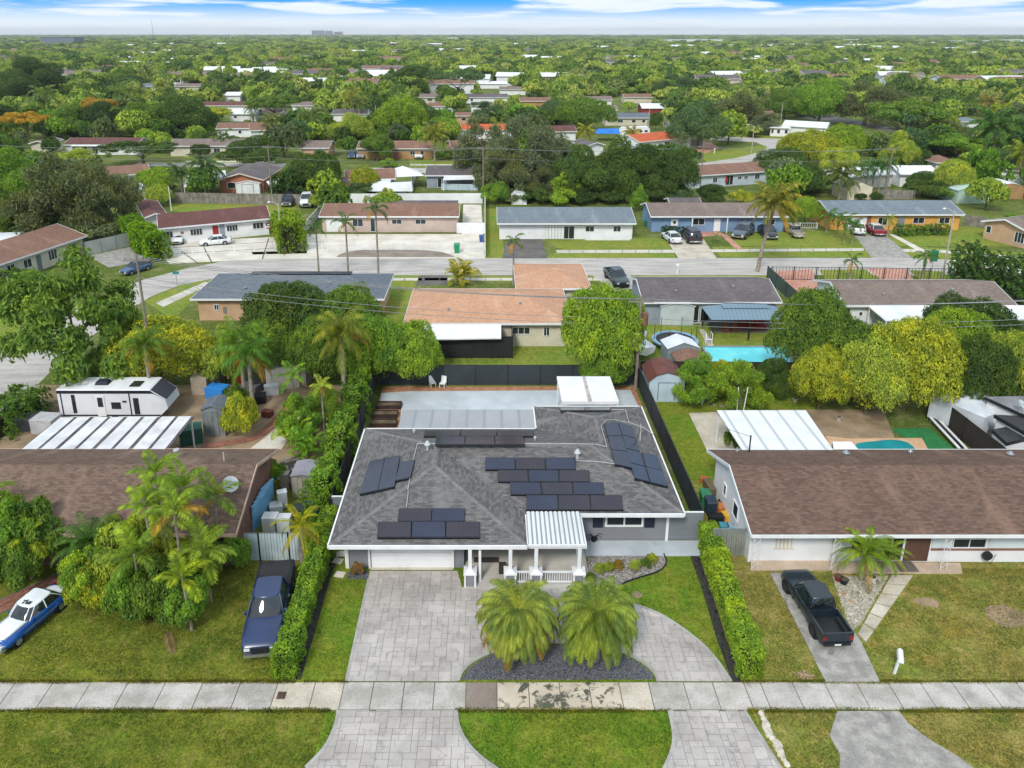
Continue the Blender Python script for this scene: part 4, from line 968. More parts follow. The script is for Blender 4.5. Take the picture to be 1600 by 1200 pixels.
walk([(255, 480), (330, 444), (322, 440), (243, 474)]); walk([(640, 258.5), (720, 259), (720, 257), (640, 256.5)], seg=3); walk([(290, 253.5), (430, 254), (430, 252), (290, 251.5)], seg=3)
sheet('driveway', [(791, 372), (846, 372), (855, 404), (785, 404)], .03, M_asph_dark, .03); sheet('driveway', [(655, 431), (700, 431), (698, 445), (650, 446)], .03, M_asph_dark, .03)
sheet('driveway', [(1037, 368), (1095, 368), (1120, 404), (1060, 404)], .034, M_conc_beige, .034); sheet('driveway', [(1335, 368), (1385, 368), (1425, 403), (1362, 403)], .034, M_asph_drive, .034)
sheet('driveway', [(1388, 366), (1396, 366), (1445, 391), (1432, 391)], .036, M_conc_white, .03); sheet('driveway', [(1125, 366), (1135, 366), (1160, 389), (1149, 389)], .036, M_pink, .03)
sheet('driveway', [(1080, 362), (1120, 361), (1135, 367), (1095, 370)], .03, M_pink, .03)
sheet('driveway', [(470, 366), (722, 366), (724, 320), (752, 320), (757, 404), (440, 404)], .03, M_conc_white, .03)
sheet('planter_bed', curve_px([(525, 402), (540, 394), (580, 390), (640, 390), (690, 394), (712, 402)], 2), .04, M_conc_brown, px=False)
sheet('driveway', [(268, 378), (440, 370), (470, 372), (440, 404), (265, 412), (250, 398)], .03, M_conc_white, .03)
for q in ([(283, 393), (310, 412)], [(318, 386), (332, 412)], [(420, 372), (410, 405)], [(270, 387), (430, 378)], [(270, 397), (430, 388)]):
    edging('grass_joint', gp(q), .18, .036, M_mulch).__setitem__('kind', 'structure')
sheet('driveway', [(137, 400), (205, 386), (240, 405), (170, 418)], .03, M_asph_drive, .03)
sheet('driveway', [(925, 430), (985, 430), (995, 450), (960, 455)], .02, M_asph, .02)
sheet('driveway', [(1198, 436), (1210, 424), (1270, 421), (1275, 440), (1240, 460)], .02, M_pink, .02); sheet('driveway', [(1355, 420), (1415, 420), (1430, 440), (1380, 440)], .02, M_pink, .02); sheet('driveway', [(1228, 440), (1280, 440), (1282, 458), (1245, 458)], .03, M_pink, .02)
sheet('driveway', [(1055, 228), (1110, 222), (1125, 232), (1075, 248)], .02, M_pink, .02)
sheet('lawn', [(1280, 422), (1352, 421), (1372, 436), (1290, 437)], .02, M_lawnB); sheet('lawn', [(1420, 422), (1470, 424), (1500, 440), (1440, 440)], .02, M_lawnB)
sheet('lawn', [(1010, 500), (1220, 500), (1210, 545), (1015, 570)], .007, M_lawnB)

# ------------------------------------------------------------------ houses behind
S_salmon = shingle('shingle_salmon', '#c39a7e', '#ad846a', '#cba68c', .15, .34, .5)
S_bluegrey = shingle('shingle_bluegrey', '#6f777e', '#5c646c', None, .15, .34, .5)
S_dark = shingle('shingle_dark', '#6e6768', '#5a5456', '#7e7777', .15, .34, .5)
S_taupe = shingle('shingle_taupe', '#85776f', '#6f625c', '#948780', .15, .34, .5)
S_grey = shingle('shingle_grey_far', '#79838a', '#677078', '#8d979e', .15, .34, .5)
S_maroon = shingle('shingle_maroon', '#6e4d49', '#5c403d', '#7e5c56', .15, .34, .5)
S_brown = shingle('shingle_brown', '#8b6c5d', '#75594c', '#9a7b6a', .15, .34, .5)
S_orange = mat('roof_orange_tile', '#c4643c', '#a9522f', 1.2, .85, .3); S_whiter = mat('roof_white', '#dde0e2', '#cbcfd2', .5, .6, grime=.2)
def wall(n, c, c2=None): return mat(n, c, c2, .5, .8, .03, grime=.1)
Wp, Wbl, Wpk, Wor, Wgb = wall('wall_peach', '#c9a585'), wall('wall_blue', '#7b97b8'), wall('wall_pinkish', '#cbb6ac'), wall('wall_orange', '#d9a455'), wall('wall_greyblue', '#8f99a5')
Wcr, Wta, Wbr = wall('wall_cream', '#cfc8b4'), wall('wall_tan', '#b08a5f'), wall('wall_brick', '#a56c52')
Wgr = wall('wall_green', '#b4ccbc')
B1 = house('peach house with a blue-grey hip roof behind the mango trees, left', (297, 467), (600, 467), Wp, S_bluegrey, 9.0, hip=True, pitch=.27, openings=(('win', 330, 338, 1.2, 1.9), ('panel', 344, 349, .8, 1.6, M_metal)), vents=2)
b = MB(); b.box(5.0, 16.5, 5.2, 6.2, 3.75, 3.85); b.build('solar_strip', M_solar_frame, B1)
B2 = house('beige house with a wide salmon shingle hip roof behind the screen fence', (630, 505), (895, 505), Wcr, S_salmon, 10.5, hip=True, pitch=.27, openings=(('win', 801, 829, 1.3, 2.1, 3), ('win', 850, 860, 1.1, 2.1, 2)), vents=2)
B2b = house('salmon-roofed front wing of the beige house, toward the far street', (806, 452), (925, 452), Wcr, S_salmon, 9.5, hip=True, pitch=.2)
B2b.location.y += .3
flat_roof('white flat patio roof on the back of the salmon-roofed house', [(663, 530), (783, 528), (783, 507), (663, 507)], 2.4, 2.66, M_white, t=.12, posts=False)
scr = thing('screened_porch', 'black screened enclosure under the white patio roof of the salmon-roofed house', 'screened porch', G(736, 560))
for q in range(4): b = MB(); b.box(-4.0 + q * 2.0 + .04, -4.0 + (q + 1) * 2.0 - .04, -.03, .03, .1, 2.3); b.build('screen', mat('screen_black', '#222326', '#2c2e31', .5, .6), scr)
for q in range(5): b = MB(); b.box(-4.0 + q * 2.0 - .04, -4.0 + q * 2.0 + .04, -.05, .05, 0, 2.35); b.build('post', M_blackm, scr)
b = MB(); b.box(-4.04, -3.98, .05, 3.5, 0, 2.3); b.box(3.98, 4.04, .05, 3.5, 0, 2.3); b.build('side_screen', MATS['screen_black'], scr)
for k, q in enumerate(((783, 538), (797, 537))):
    p = G(*q); r = thing('air_conditioner', ['dark air conditioner unit left of the pair by the salmon-roofed house', 'brown ribbed outdoor unit right of the pair by the salmon-roofed house'][k], 'air conditioner', p, 0, 'units behind the salmon-roofed house'); b = MB(); b.box(-.4, .4, -.35, .35, 0, .9); b.build('case', M_dark if k == 0 else M_brick, r); b = MB(); b.tube([(0, 0, .9), (0, 0, .95)], .3, 12); b.build('fan_grille', M_blackm, r)
B3 = house('grey-blue house with a dark shingle roof and white patio doors, beside the round trampoline', (1005, 472), (1222, 472), Wgb, S_dark, 8.6, pitch=.28, openings=(('glassdoor', 1082, 1096, .1, 2.2, 1), ('glassdoor', 1098, 1113, .1, 2.2, 1), ('win', 1205, 1218, 1.2, 2.1, 1)), vents=2)
B4 = house('white house with a taupe shingle roof and white rear awnings, right of the mangos', (1322, 477), (1590, 477), M_white, S_taupe, 8.6, pitch=.28, openings=(('shutter', 1327, 1333, .2, 2.1), ('win', 1348, 1354, 1.3, 1.8, 1), ('winL', 2, 3, .3, 2.1), ('winL', 5, 6.4, 1.1, 2.1)), vents=2)
flat_roof('white metal awning at the back of the taupe-roofed house, left part', [(1384, 501), (1470, 501), (1455, 478), (1357, 478)], 2.2, 2.62, S_whiter, t=.1, name='awning', cat='awning')
flat_roof('white metal awning at the right end of the taupe-roofed house', [(1560, 499), (1660, 499), (1640, 477), (1533, 477)], 2.2, 2.62, S_whiter, t=.1, name='awning', cat='awning')
# across the street
C1 = house('white house with a dark red-brown roof, red door and star on the wall', (247, 357), (423, 341), M_white, S_maroon, 8.6, pitch=.28,
   openings=(('win', 253, 268, 1.0, 2.0, 3), ('win', 294, 313, 1.0, 2.0, 4), ('door', 329, 338, .05, 2.2, M_red), ('win', 351, 369, 1.1, 2.1, 4), ('win', 393, 411, 1.1, 2.1, 3), ('panel', 340, 348, .0, 2.4, Wgb)))
st = MB(); q = [(.32 * (1 if i % 2 == 0 else .42) * math.sin(i * math.pi / 5), .32 * (1 if i % 2 == 0 else .42) * math.cos(i * math.pi / 5)) for i in range(10)]
sx = (282 - 247) / 176 * C1['len']; st.hull([(sx + a, .49, 1.6 + c) for a, c in q][::-1], [(sx + a, .54, 1.6 + c) for a, c in q][::-1]); st.build('wall_star', M_brick, C1)
C1b = house('red-brown roofed rear wing of the white house with the star', (225, 340), (262, 336), M_white, S_maroon, 12, pitch=.3, ridge_y=True)
C2 = house('long pinkish house with a brown shingle roof behind a white railing', (498, 338), (717, 338), Wpk, S_brown, 8.8, pitch=.26,
   openings=(('door', 508, 534, .05, 2.1, M_white), ('win', 549, 566, .9, 2.2, 2), ('glassdoor', 577, 585, .1, 2.2, 1), ('win', 611, 627, 1.3, 2.1, 2), ('win', 648, 665, 1.3, 2.1, 2)))
C2r = flat_roof('dark grey flat rear roof behind the pinkish house', [(625, 322), (716, 322), (716, 313), (600, 313)], 2.9, 2.9, S_dark)
C3 = house('white house with a slate grey roof, double garage and breeze-block screen', (777, 349), (994, 349), M_white, S_grey, 9.6, pitch=.3, ov=.8,
   openings=(('garage', 786, 812, .05, 2.0, M_white), ('garage', 816, 851, .05, 2.0, M_white), ('glassdoor', 881, 899, .05, 2.1, 2), ('win', 916, 930, 1.2, 2.1, 2), ('win', 960, 972, 1.2, 2.1, 2), ('door', 902, 908, .05, 2.1, M_white)))
me = MB().box(.0, .42, -.06, -.01, 0, .42).mesh('block', [M_trim]); x0 = (853 - 777) / 217 * C3['len']
pnl = panel(C3, 'screen_back', x0, x0 + 2.9, .05, 2.3, M_metal, .8, .02)
sb = link('breeze_block_screen', None, C3)
for i in range(6):
    for j in range(5): link('block', me, sb, loc=(x0 + .02 + i * .48, .77, .1 + j * .45))
b = MB(); b.box(C3['len'] * .64, C3['len'] * .965, .2, .4, .0, .5); b.build('planter_wall', M_white, C3)
C4 = house('blue house with a taupe roof and porch, two cars on its drive', (1017, 338), (1232, 338), Wbl, S_taupe, 8.8, pitch=.28, ov=.8, openings=(('panel', 1051, 1062, 1.0, 2.1, M_white), ('win', 1085, 1104, 1.1, 2.2, 2), ('door', 1119, 1129, .1, 2.1, M_trim), ('win', 1160, 1175, 1.1, 2.1, 2), ('win', 1200, 1215, 1.1, 2.1, 2)))
st = MB(); sx = (1056.5 - 1017) / 215 * C4['len']; st.hull([(sx + a, .69, 1.55 + c) for a, c in ((0, -.3), (.3, 0), (0, .3), (-.3, 0))], [(sx + a, .73, 1.55 + c) for a, c in ((0, -.3), (.3, 0), (0, .3), (-.3, 0))]); st.build('wall_medallion', M_blackm, C4)
for px in (1083, 1138): 
    x = (px - 1017) / 215 * C4['len']; b = MB(); b.box(x - .08, x + .08, .1, .26, 0, 2.5); b.build('porch_post', M_trim, C4)
C5 = house('yellow house with a grey roof and garage, right across the street', (1298, 335), (1508, 335), Wor, S_grey, 9.2, pitch=.28, openings=(('garage', 1326, 1358, .05, 2.1, M_white), ('panel', 1359, 1365, .0, 2.4, M_brick), ('win', 1376, 1391, .8, 2.1, 2), ('door', 1407, 1418, .1, 2.2, M_metal), ('win', 1431, 1449, 1.1, 2.1, 2), ('win', 1472, 1489, 1.1, 2.1, 2)), vents=2)
C6 = house('peach house with a taupe roof at the right edge behind the street light', (1533, 345), (1606, 362), Wp, S_taupe, 9, pitch=.3, ridge_y=True, openings=(('win', 1540, 1548, 1.0, 2.1, 1), ('win', 1585, 1600, .6, 2.2, 3)))
C0 = house('cream house with a rusty brown roof, far left beside the side street', (-60, 433), (136, 368), Wcr, S_brown, 9.6, pitch=.3, openings=(('win', 30, 43, .9, 2.1, 2), ('door', 51, 58, .1, 2.1, M_doorg), ('win', 70, 85, .8, 2.2, 3), ('win', 104, 120, 1.0, 2.1, 2), ('win', 5, 17, .9, 2.1, 2)))
# second row back and beyond: (label, left, right, wall, roof, depth, openings, kw)
WHT = M_white
spec = [
 ('long white house with a mauve-brown roof and white awning, upper left', (98, 226), (213, 226), WHT, S_maroon, 9, (('win', 110, 116, 1, 2, 1), ('win', 125, 133, .8, 2.1, 2), ('win', 142, 150, .3, 2.2, 2), ('win', 160, 170, 1, 2, 2)), {}),
 ('small tan shed-like house with a grey gable at the far left', (44, 224), (73, 224), Wcr, S_taupe, 8, (('win', 62, 67, 1, 2, 1),), dict(ridge_y=True)),
 ('white house with a brown roof half hidden by the olive-grey tree', (150, 277), (236, 270), WHT, S_brown, 9, (('win', 200, 208, .9, 2.0, 1), ('win', 222, 228, .9, 2.0, 1)), {}),
 ('pale house with a grey-brown roof and two front gables behind a hedge', (262, 228), (398, 228), Wcr, S_taupe, 9, (('win', 332, 342, 1, 2, 2), ('win', 356, 364, 1, 2, 2), ('win', 378, 384, 1, 2, 1)), {}),
 ('long white two-window house with a brown roof behind the palms, upper left', (337, 201), (418, 200), WHT, S_brown, 9, (('win', 371, 376, 1.1, 2, 1), ('win', 392, 401, 1.1, 2, 2)), {}),
 ('white house with a red-brown roof high in the upper left', (310, 165), (388, 165), WHT, S_maroon, 9, (('win', 328, 336, 1, 2, 2),), {}),
 ('cluster of white walls below the red-brown roof, upper left', (357, 178), (400, 178), WHT, S_whiter, 10, (('win', 364, 369, 1.2, 2, 1),), {}),
 ('brick house with a cream gable and grey roof behind the wooden fence', (338, 281), (412, 281), Wbr, S_dark, 14, (('win', 353, 366, .9, 2.1, 1), ('door', 382, 394, .8, 2.2, M_white), ('winR', 4, 5.2, .6, 2.1), ('winR', 8, 9, .6, 2.1)), dict(ridge_y=True, fascia=M_cream)),
 ('peach house with a brown roof and blue pool behind it', (468, 231), (514, 231), Wp, S_taupe, 9, (('win', 494, 505, .9, 2.1, 2),), {}),
 ('long tan house with a brown roof, white car on its lawn', (557, 232), (676, 232), Wta, S_brown, 9.5, (('door', 615, 622, .1, 2.2, M_brick), ('win', 640, 648, 1, 2.1, 2), ('win', 656, 662, 1, 2.1, 1)), {}),
 ('house with a brown roof and long white rear awning behind the white fence', (538, 281), (618, 279), Wgb, S_brown, 9, (), {}),
 ('grey-blue house with a dark roof and screened white porch, top centre', (664, 274), (738, 274), Wgb, S_dark, 9, (('glassdoor', 683, 690, .1, 2.1, 1),), {}),
 ('brown-roofed house partly hidden by the large grey-green tree', (706, 231), (765, 229), Wp, S_brown, 9, (('door', 712, 718, .1, 2.1, M_white),), {}),
 ('house with a long orange tile roof, upper centre', (719, 203), (802, 203), WHT, S_orange, 9, (('win', 724, 730, .9, 2, 2),), {}),
 ('small peach building with a dark brown roof above the orange roof', (712, 181), (736, 181), Wp, S_brown, 7, (('win', 721, 728, 1, 2, 1),), {}),
 ('white house with a maroon roof beside the broad green tree', (846, 206), (902, 205), WHT, S_maroon, 9, (('win', 876, 880, 1, 1.8, 1),), {}),
 ('beige house with a slate roof and parked car, upper centre right', (945, 184), (1017, 184), Wcr, S_bluegrey, 9, (('win', 966, 974, 1, 2, 2), ('win', 988, 994, 1, 2, 1), ('win', 1004, 1009, 1, 2, 1)), {}),
 ('pale grey house with a broad grey roof, upper centre right', (905, 172), (965, 172), Wcr, S_taupe, 10, (), {}),
 ('two-window grey house with a dark roof above the broad green tree', (907, 156), (957, 156), WHT, S_taupe, 9, (('win', 925, 931, 1, 2, 2), ('win', 943, 949, 1, 2, 2)), {}),
 ('white metal roof building beside red walls, upper centre right', (1003, 169), (1037, 169), wall('wall_red', '#8f3a34'), S_whiter, 10, (), {}),
 ('house with a bright orange tile roof at the bend of the street', (1000, 222), (1082, 214), WHT, S_orange, 10, (('win', 1070, 1078, 1, 2, 2), ('win', 1040, 1048, .6, 2, 2)), {}),
 ('white garage block beside the bright orange roof', (1079, 216), (1106, 212), WHT, S_whiter, 8, (('garage', 1083, 1101, .1, 2.1, M_metal),), {}),
 ('small house with a grey gable beside the blue tarp', (918, 228), (946, 226), WHT, S_dark, 8, (), dict(ridge_y=True)),
 ('white-blue house with a brown roof below the street bend', (1082, 275), (1204, 267), wall('wall_paleblue', '#c3cfdb'), S_brown, 9, (('win', 1116, 1123, .9, 2, 2), ('glassdoor', 1137, 1148, .2, 2.2, 2), ('win', 1155, 1161, 1.2, 1.9, 2), ('win', 1165, 1171, 1.2, 1.9, 2), ('win', 1182, 1190, 1, 2.1, 2)), {}),
 ('brown-roofed house behind trees right of the street bend', (1165, 180), (1210, 181), Wcr, S_brown, 9, (), {}),
 ('white house with three windows on the corner lot', (1202, 199), (1236, 200), WHT, S_whiter, 8, (('win', 1206, 1210, .9, 2.1, 1), ('win', 1215, 1220, .9, 2.1, 1), ('win', 1227, 1232, .9, 2.1, 1)), dict(hip=True, pitch=.12)),
 ('white house with a white ridge roof behind the corner house', (1222, 196), (1292, 200), WHT, S_whiter, 9, (), {}),
 ('long low white house among thin palms, right', (1330, 276), (1400, 272), WHT, S_whiter, 8, (), {}),
 ('white house with a dark porch behind the yellow-green tree, right', (1408, 272), (1470, 272), WHT, S_whiter, 8, (('win', 1432, 1440, .3, 2, 2), ('win', 1446, 1454, .3, 2, 2)), {}),
 ('house with a small brown hip roof above the yellow-green tree, right', (1462, 254), (1500, 254), WHT, S_brown, 8, (), dict(hip=True)),
 ('grey-roofed house between dense trees, far right', (1550, 262), (1600, 268), WHT, S_taupe, 9, (), {}),
 ('grey flat roof showing between trees, upper right', (1437, 172), (1472, 172), WHT, S_bluegrey, 8, (), dict(hip=True)),
 ('pale blue-grey hip roof between trees, upper right', (1500, 190), (1536, 190), WHT, S_grey, 8, (), dict(hip=True)),
 ('dark-roofed shed building right behind the blue house', (1048, 320), (1098, 320), Wta, S_dark, 5, (), {}),
 ('pale house high in the upper left with a grey-white roof', (218, 135), (242, 135), WHT, S_grey, 9, (('win', 228, 234, 1, 2, 2),), {}),
 ('long pale building behind palms, upper left', (272, 135), (318, 135), Wcr, S_taupe, 9, (('win', 280, 290, 1, 2, 3),), {}),
 ('small white-roofed house upper left', (350, 149), (375, 149), WHT, S_whiter, 9, (), {}),
 ('house with a pale roof left of the tall palms', (400, 176), (440, 176), Wcr, S_taupe, 9, (), {}),
 ('brown-roofed white house at the left end of the palms', (390, 204), (418, 203), WHT, S_brown, 9, (), {}),
 ('house with a grey roof behind the leaning palms, upper centre', (518, 178), (574, 178), WHT, S_dark, 9, (('win', 572, 580, 1, 2, 1),), {}),
 ('pale house with white dormer roof, upper centre left', (455, 165), (490, 165), WHT, S_taupe, 9, (), {}),
 ('grey-roofed white house second from the top, upper centre', (727, 152), (794, 152), WHT, S_dark, 9, (('win', 735, 739, 1, 2, 1),), {}),
 ('white flat-roofed long building, upper centre', (748, 131), (793, 131), WHT, S_whiter, 9, (), {}),
 ('grey-roofed house behind white building, upper centre', (745, 121), (770, 121), Wcr, S_dark, 9, (), {}),
 ('small house with pale gable by the tall pole, upper centre', (700, 130), (725, 130), WHT, S_taupe, 9, (), {}),
 ('flat-roofed house left of the round tree, upper centre', (655, 152), (690, 152), Wcr, S_taupe, 9, (('win', 668, 675, 1, 2, 2),), {}),
 ('white house below the grey roof, upper centre', (735, 165), (772, 165), WHT, S_dark, 8, (), {}),
 ('brown-roofed house left of the white vans, upper centre', (668, 166), (696, 166), WHT, S_brown, 8, (), {}),
 ('grey-roofed row by the street trees, centre top', (780, 140), (822, 140), WHT, S_taupe, 9, (), {}),
 ('tan-roofed house behind palms, centre', (812, 158), (860, 158), Wta, S_brown, 9, (), {}),
 ('terracotta-roofed house in the upper centre right', (975, 152), (1020, 152), Wcr, S_brown, 9, (), {}),
 ('pale green-roofed long building, upper centre right', (972, 111), (1001, 111), WHT, S_grey, 12, (), {}),
 ('white building with pale roof, upper right', (1240, 104), (1262, 104), WHT, S_whiter, 10, (), {}),
 ('white modern house among trees, upper right', (1265, 112), (1290, 112), WHT, S_grey, 10, (('win', 1272, 1280, 1, 2, 2),), {}),
 ('grey-roofed house in dense trees, upper right', (1352, 117), (1380, 117), WHT, S_bluegrey, 10, (), {}),
 ('brown-roofed house showing through trees, right of top centre', (1200, 150), (1212, 150), WHT, S_brown, 9, (), {}),
 ('pale wall and roof above the corner house', (1140, 128), (1180, 128), WHT, S_taupe, 9, (), {}),
 ('low white roof at the far left edge', (0, 105), (12, 105), WHT, S_whiter, 10, (), {}),
]
HOUSES = []
for s in spec:
    kw = dict(pitch=.28, gov=.3); kw.update(s[7]); HOUSES.append((s[0], (s[1][0] + s[2][0]) / 2, s[1][1], house(s[0], s[1], s[2], s[3], s[4], s[5], openings=s[6], group='houses beyond the far street', **kw)))
flat_roof('white awning along the front of the mauve-roofed house', [(110, 228), (176, 228), (176, 221), (118, 221)], 2.5, 2.7, S_whiter, name='awning', cat='awning')
flat_roof('long white awning behind the brown-roofed house by the white fence', [(530, 288), (608, 287), (612, 280), (540, 281)], 2.2, 2.5, S_whiter, name='awning', cat='awning')
flat_roof('white patio roof on the grey-blue screened house', [(692, 281), (742, 280), (738, 273), (695, 273)], 2.3, 2.6, S_whiter, name='awning', cat='awning')
cp = thing('carport', 'long pale rooftop awning left of the mauve-roofed house', 'carport', G(205, 215)); b = MB(); b.box(-7, 7, -2, 2, 2.6, 2.75); b.build('roof', S_whiter, cp); b = MB(); b.box(-6.9, -6.7, -1.9, -1.7, 0, 2.6); b.build('post', M_trim, cp)
# sheds
def shed(label, q, w, d, h, wallm, roofm, rz=0, gambrel=False, rise=.8, doors=True):
    r = thing('shed', label, 'shed', G(*q), rz)
    if gambrel: prof = [(-w / 2, 0), (w / 2, 0), (w / 2, h), (w * .3, h + rise * .7), (0, h + rise), (-w * .3, h + rise * .7), (-w / 2, h)]
    else: prof = [(-w / 2, 0), (w / 2, 0), (w / 2, h), (0, h + rise), (-w / 2, h)]
    b = MB(); b.hull([(x, 0, z) for x, z in prof][::-1], [(x, d, z) for x, z in prof][::-1]); b.build('wall', wallm, r)
    top = prof[2:]
    for i in range(len(top) - 1):
        (x0, z0), (x1, z1) = top[i], top[i + 1]
        o0 = 1.06 if i == 0 else 1; o1 = 1.06 if i == len(top) - 2 else 1
        b = MB(); slab_roof(b, [(x0 * o0, -.12, z0 + .06), (x1 * o1, -.12, z1 + .06), (x1 * o1, d + .12, z1 + .06), (x0 * o0, d + .12, z0 + .06)], .05); b.build('roof_panel', roofm, r)
    if doors:
        for sx in (-1, 1):
            b = MB(); x0, x1 = sorted((sx * .02, sx * w * .22)); b.box(x0, x1, -.04, -.003, .1, h * .92); dd = b.build('door', wallm, r)
        b = MB(); b.box(-w * .25, w * .25, -.03, -.003, h * .93, h * .97); b.box(-w * .25, -w * .23, -.03, -.003, .1, h * .93); b.box(w * .23, w * .25, -.03, -.003, .1, h * .93); b.build('door_frame', M_metal, r)
    return r
M_shedblue = mat('shed_blue', '#b4c6d2', '#a5b8c5', 1, .6); 
shed('pale blue barn-shaped shed with a dark red roof at the fence corner', (1040, 628), 3.0, 3.0, 1.9, M_shedblue, mat('shed_red_roof', '#704339', '#5f382f', 1, .6), 0, True, .85)
shed('pale metal barn shed with a rounded white roof beside the grey-blue house', (1057, 508), 3.6, 3.2, 2.1, mat('shed_pale', '#b9c2c4', '#a9b3b5', 1, .5), S_whiter, 0, True, .35, False)
shed('small grey shed with a white gable roof in front of the trampoline', (1066, 567), 3.0, 2.0, 1.5, mat('shed_grey', '#8f9aa0', '#828d93', 1, .6), S_whiter, .1, False, .6)
shed('low shed with a tan shingle roof behind the blue barn shed', (1082, 585), 3.0, 2.0, 1.2, M_metal, S_brown, 0, False, .5)
shed('pale cream shed with an open gable behind the yellow house', (1342, 312), 5, 5, 2.4, M_cream, M_wood, .15, False, 1.0, False)
shed('pale green shed with a small window behind the yellow house', (1519, 318), 6, 6, 2.4, Wgr, mat('mint', '#b7ccc2', '#a8beb3', 1, .6), .05, False, 1.0, False)
shed('wooden shed with a white rounded roof at the right edge', (1575, 311), 5.5, 5, 2.2, Wta, S_whiter, 0, True, .8, False)
shed('small white shed with a rounded roof behind the slate-roofed house', (811, 320), 2.8, 3, 1.7, M_white, S_whiter, 0, True, .7)
shed('small brick-red shed with a grey gable roof behind the white fence', (535, 306), 5.5, 5, 1.9, Wbr, S_dark, 0, False, 1.0, False)
shed('white storage shed in front of the brick house', (388, 303), 4.6, 3.5, 2.0, M_white, S_whiter, 0, False, .5)
shed('grey plastic shed with a flat lid among the junk by the left hedge', (475, 778), 1.5, 1.7, 1.7, mat('plastic_grey', '#a09c90', '#8f8b80', 1, .6), mat('plastic_lid', '#8d8b94', '#7e7c85', 1, .6), 0, False, .12, True)
shed('tall narrow grey shed with a dark roof beside the blue tarp', (336, 682), 1.7, 1.8, 2.3, M_metal, S_bluegrey, 0, False, .35, True)
# gazebo with metal roof beside pool
gz = thing('gazebo', 'steel gazebo with a blue-grey two-tier metal roof beside the grey-blue house', 'gazebo', G(1160, 521))
b = MB(); w, d = 4.0, 2.0; q0 = [(-w, -d, 2.3), (w, -d, 2.3), (w, d, 2.3), (-w, d, 2.3)]; q1 = [(-w * .55, -d * .3, 3.0), (w * .55, -d * .3, 3.0), (w * .55, d * .3, 3.0), (-w * .55, d * .3, 3.0)]
b.hull(q0, q1); M_gz = ribbed('gazebo_metal', '#6f8796', '#627987', .4, .4, .2); b.build('roof', M_gz, gz); b = MB(); b.hull([(x, y, 3.08) for x, y, z in [(a * 1.1, c * 1.1, 0) for a, c, _ in q1]], [(x * .3, y * .2, 3.4) for x, y, z in q1]); b.build('upper_roof', M_gz, gz)
for x in (-w * .93, 0, w * .93):
    for y in (-d * .9, d * .9): b = MB(); b.box(x - .06, x + .06, y - .06, y + .06, 0, 2.3); b.build('post', M_blackm, gz)
sheet('gazebo_pad', [(1112, 520), (1215, 520), (1215, 500), (1112, 500)], .05, M_conc_brown, .05)
for k, q in enumerate(((1133, 520), (1148, 520))): chair(['wooden armchair left of the pair under the gazebo', 'wooden armchair right of the pair under the gazebo'][k], q, mat('chair_wood', '#a5603f', '#8c4f33', 1, .6), 0, 'armchairs under the gazebo')
for k, (q, lab) in enumerate((((1160, 512), 'low red sofa under the left half of the gazebo'), ((1182, 514), 'low red sofa under the right half of the gazebo'))):
    r = thing('sofa', lab, 'sofa', G(*q), 0, 'red sofas under the gazebo'); b = MB(); b.box(-.9, .9, -.4, .4, .1, .45); b.build('seat', M_red, r); b = MB(); b.box(-.9, .9, .3, .45, .45, .9); b.build('backrest', M_red, r)
# trampoline
tr = thing('trampoline', 'round black trampoline with a blue rim behind the grey shed', 'trampoline', G(1054, 542))
b = MB(); n = 24; b.prism([(1.9 * math.cos(i * 6.283 / n), 1.9 * math.sin(i * 6.283 / n)) for i in range(n)], .78, .8); b.build('mat', M_black, tr)
b = MB()
for i in range(n):
    a, c = i * 6.2832 / n, (i + 1) * 6.2832 / n; P = [(1.92 * math.cos(a), 1.92 * math.sin(a)), (2.3 * math.cos(a), 2.3 * math.sin(a)), (2.3 * math.cos(c), 2.3 * math.sin(c)), (1.92 * math.cos(c), 1.92 * math.sin(c))]; b.prism(P, .76, .84)
b.build('rim_pad', mat('pad_blue', '#7fa0b8', '#6c8da6', 1, .6), tr)
for i in range(6): 
    a = i * 1.047; b = MB(); b.tube([(2.1 * math.cos(a), 2.1 * math.sin(a), 0), (2.1 * math.cos(a), 2.1 * math.sin(a), 2.5)], .03, 6); b.build('pole', M_blackm, tr)
# pools
M_water = mat('pool_water', '#43c1c9', '#5fd3d8', .5, .08, .05, spec=.5); M_water2 = mat('pool_water_teal', '#1f7f86', '#2b9197', .5, .08, .05, spec=.5)
pl = thing('pool', 'above-ground pool with turquoise water and grey wall behind the gazebo lawn', 'pool', G(1170, 556))
P = [Vector(G(x, y, 1.1)) - pl.location for x, y in ((1098, 541), (1232, 541), (1238, 567), (1112, 567))]
b = MB(); b.prism([p.xy[:] for p in P], 1.0, 1.04); b.build('water', M_water, pl)
b = MB()
for i in range(4):
    a, c = P[i].to_2d(), P[(i + 1) % 4].to_2d(); d = (c - a).normalized(); nn = Vector((-d.y, d.x)) * .1; b.prism([tuple(a + nn), tuple(c + nn), tuple(c - nn), tuple(a - nn)], 0, 1.12)
b.build('pool_wall', mat('pool_wall', '#8b9196', '#777d82', 1, .6), pl)
b = MB()
for q in range(3): b.box(1.6 - 5.6, 2.2 - 5.6, 1.2 - q * .1, 1.35 - q * .1, 1.0 + q * .12, 1.06 + q * .12)
for x in (-4.0, -3.4): b.tube([(x, 1.0, 0), (x, 1.0, 1.9), (x, 1.6, 1.9), (x, 1.6, 0)], .03, 6)
b.build('ladder', M_trim, pl)
sheet('stepping_path', [(1092, 515), (1100, 515), (1116, 541), (1106, 541)], .05, M_conc_beige, .05)
sheet('pool_water', curve_px([(1336, 707), (1338, 694), (1370, 690), (1375, 689), (1395, 688), (1418, 692), (1432, 704), (1434, 707)], 2), .056, M_water2, px=False)
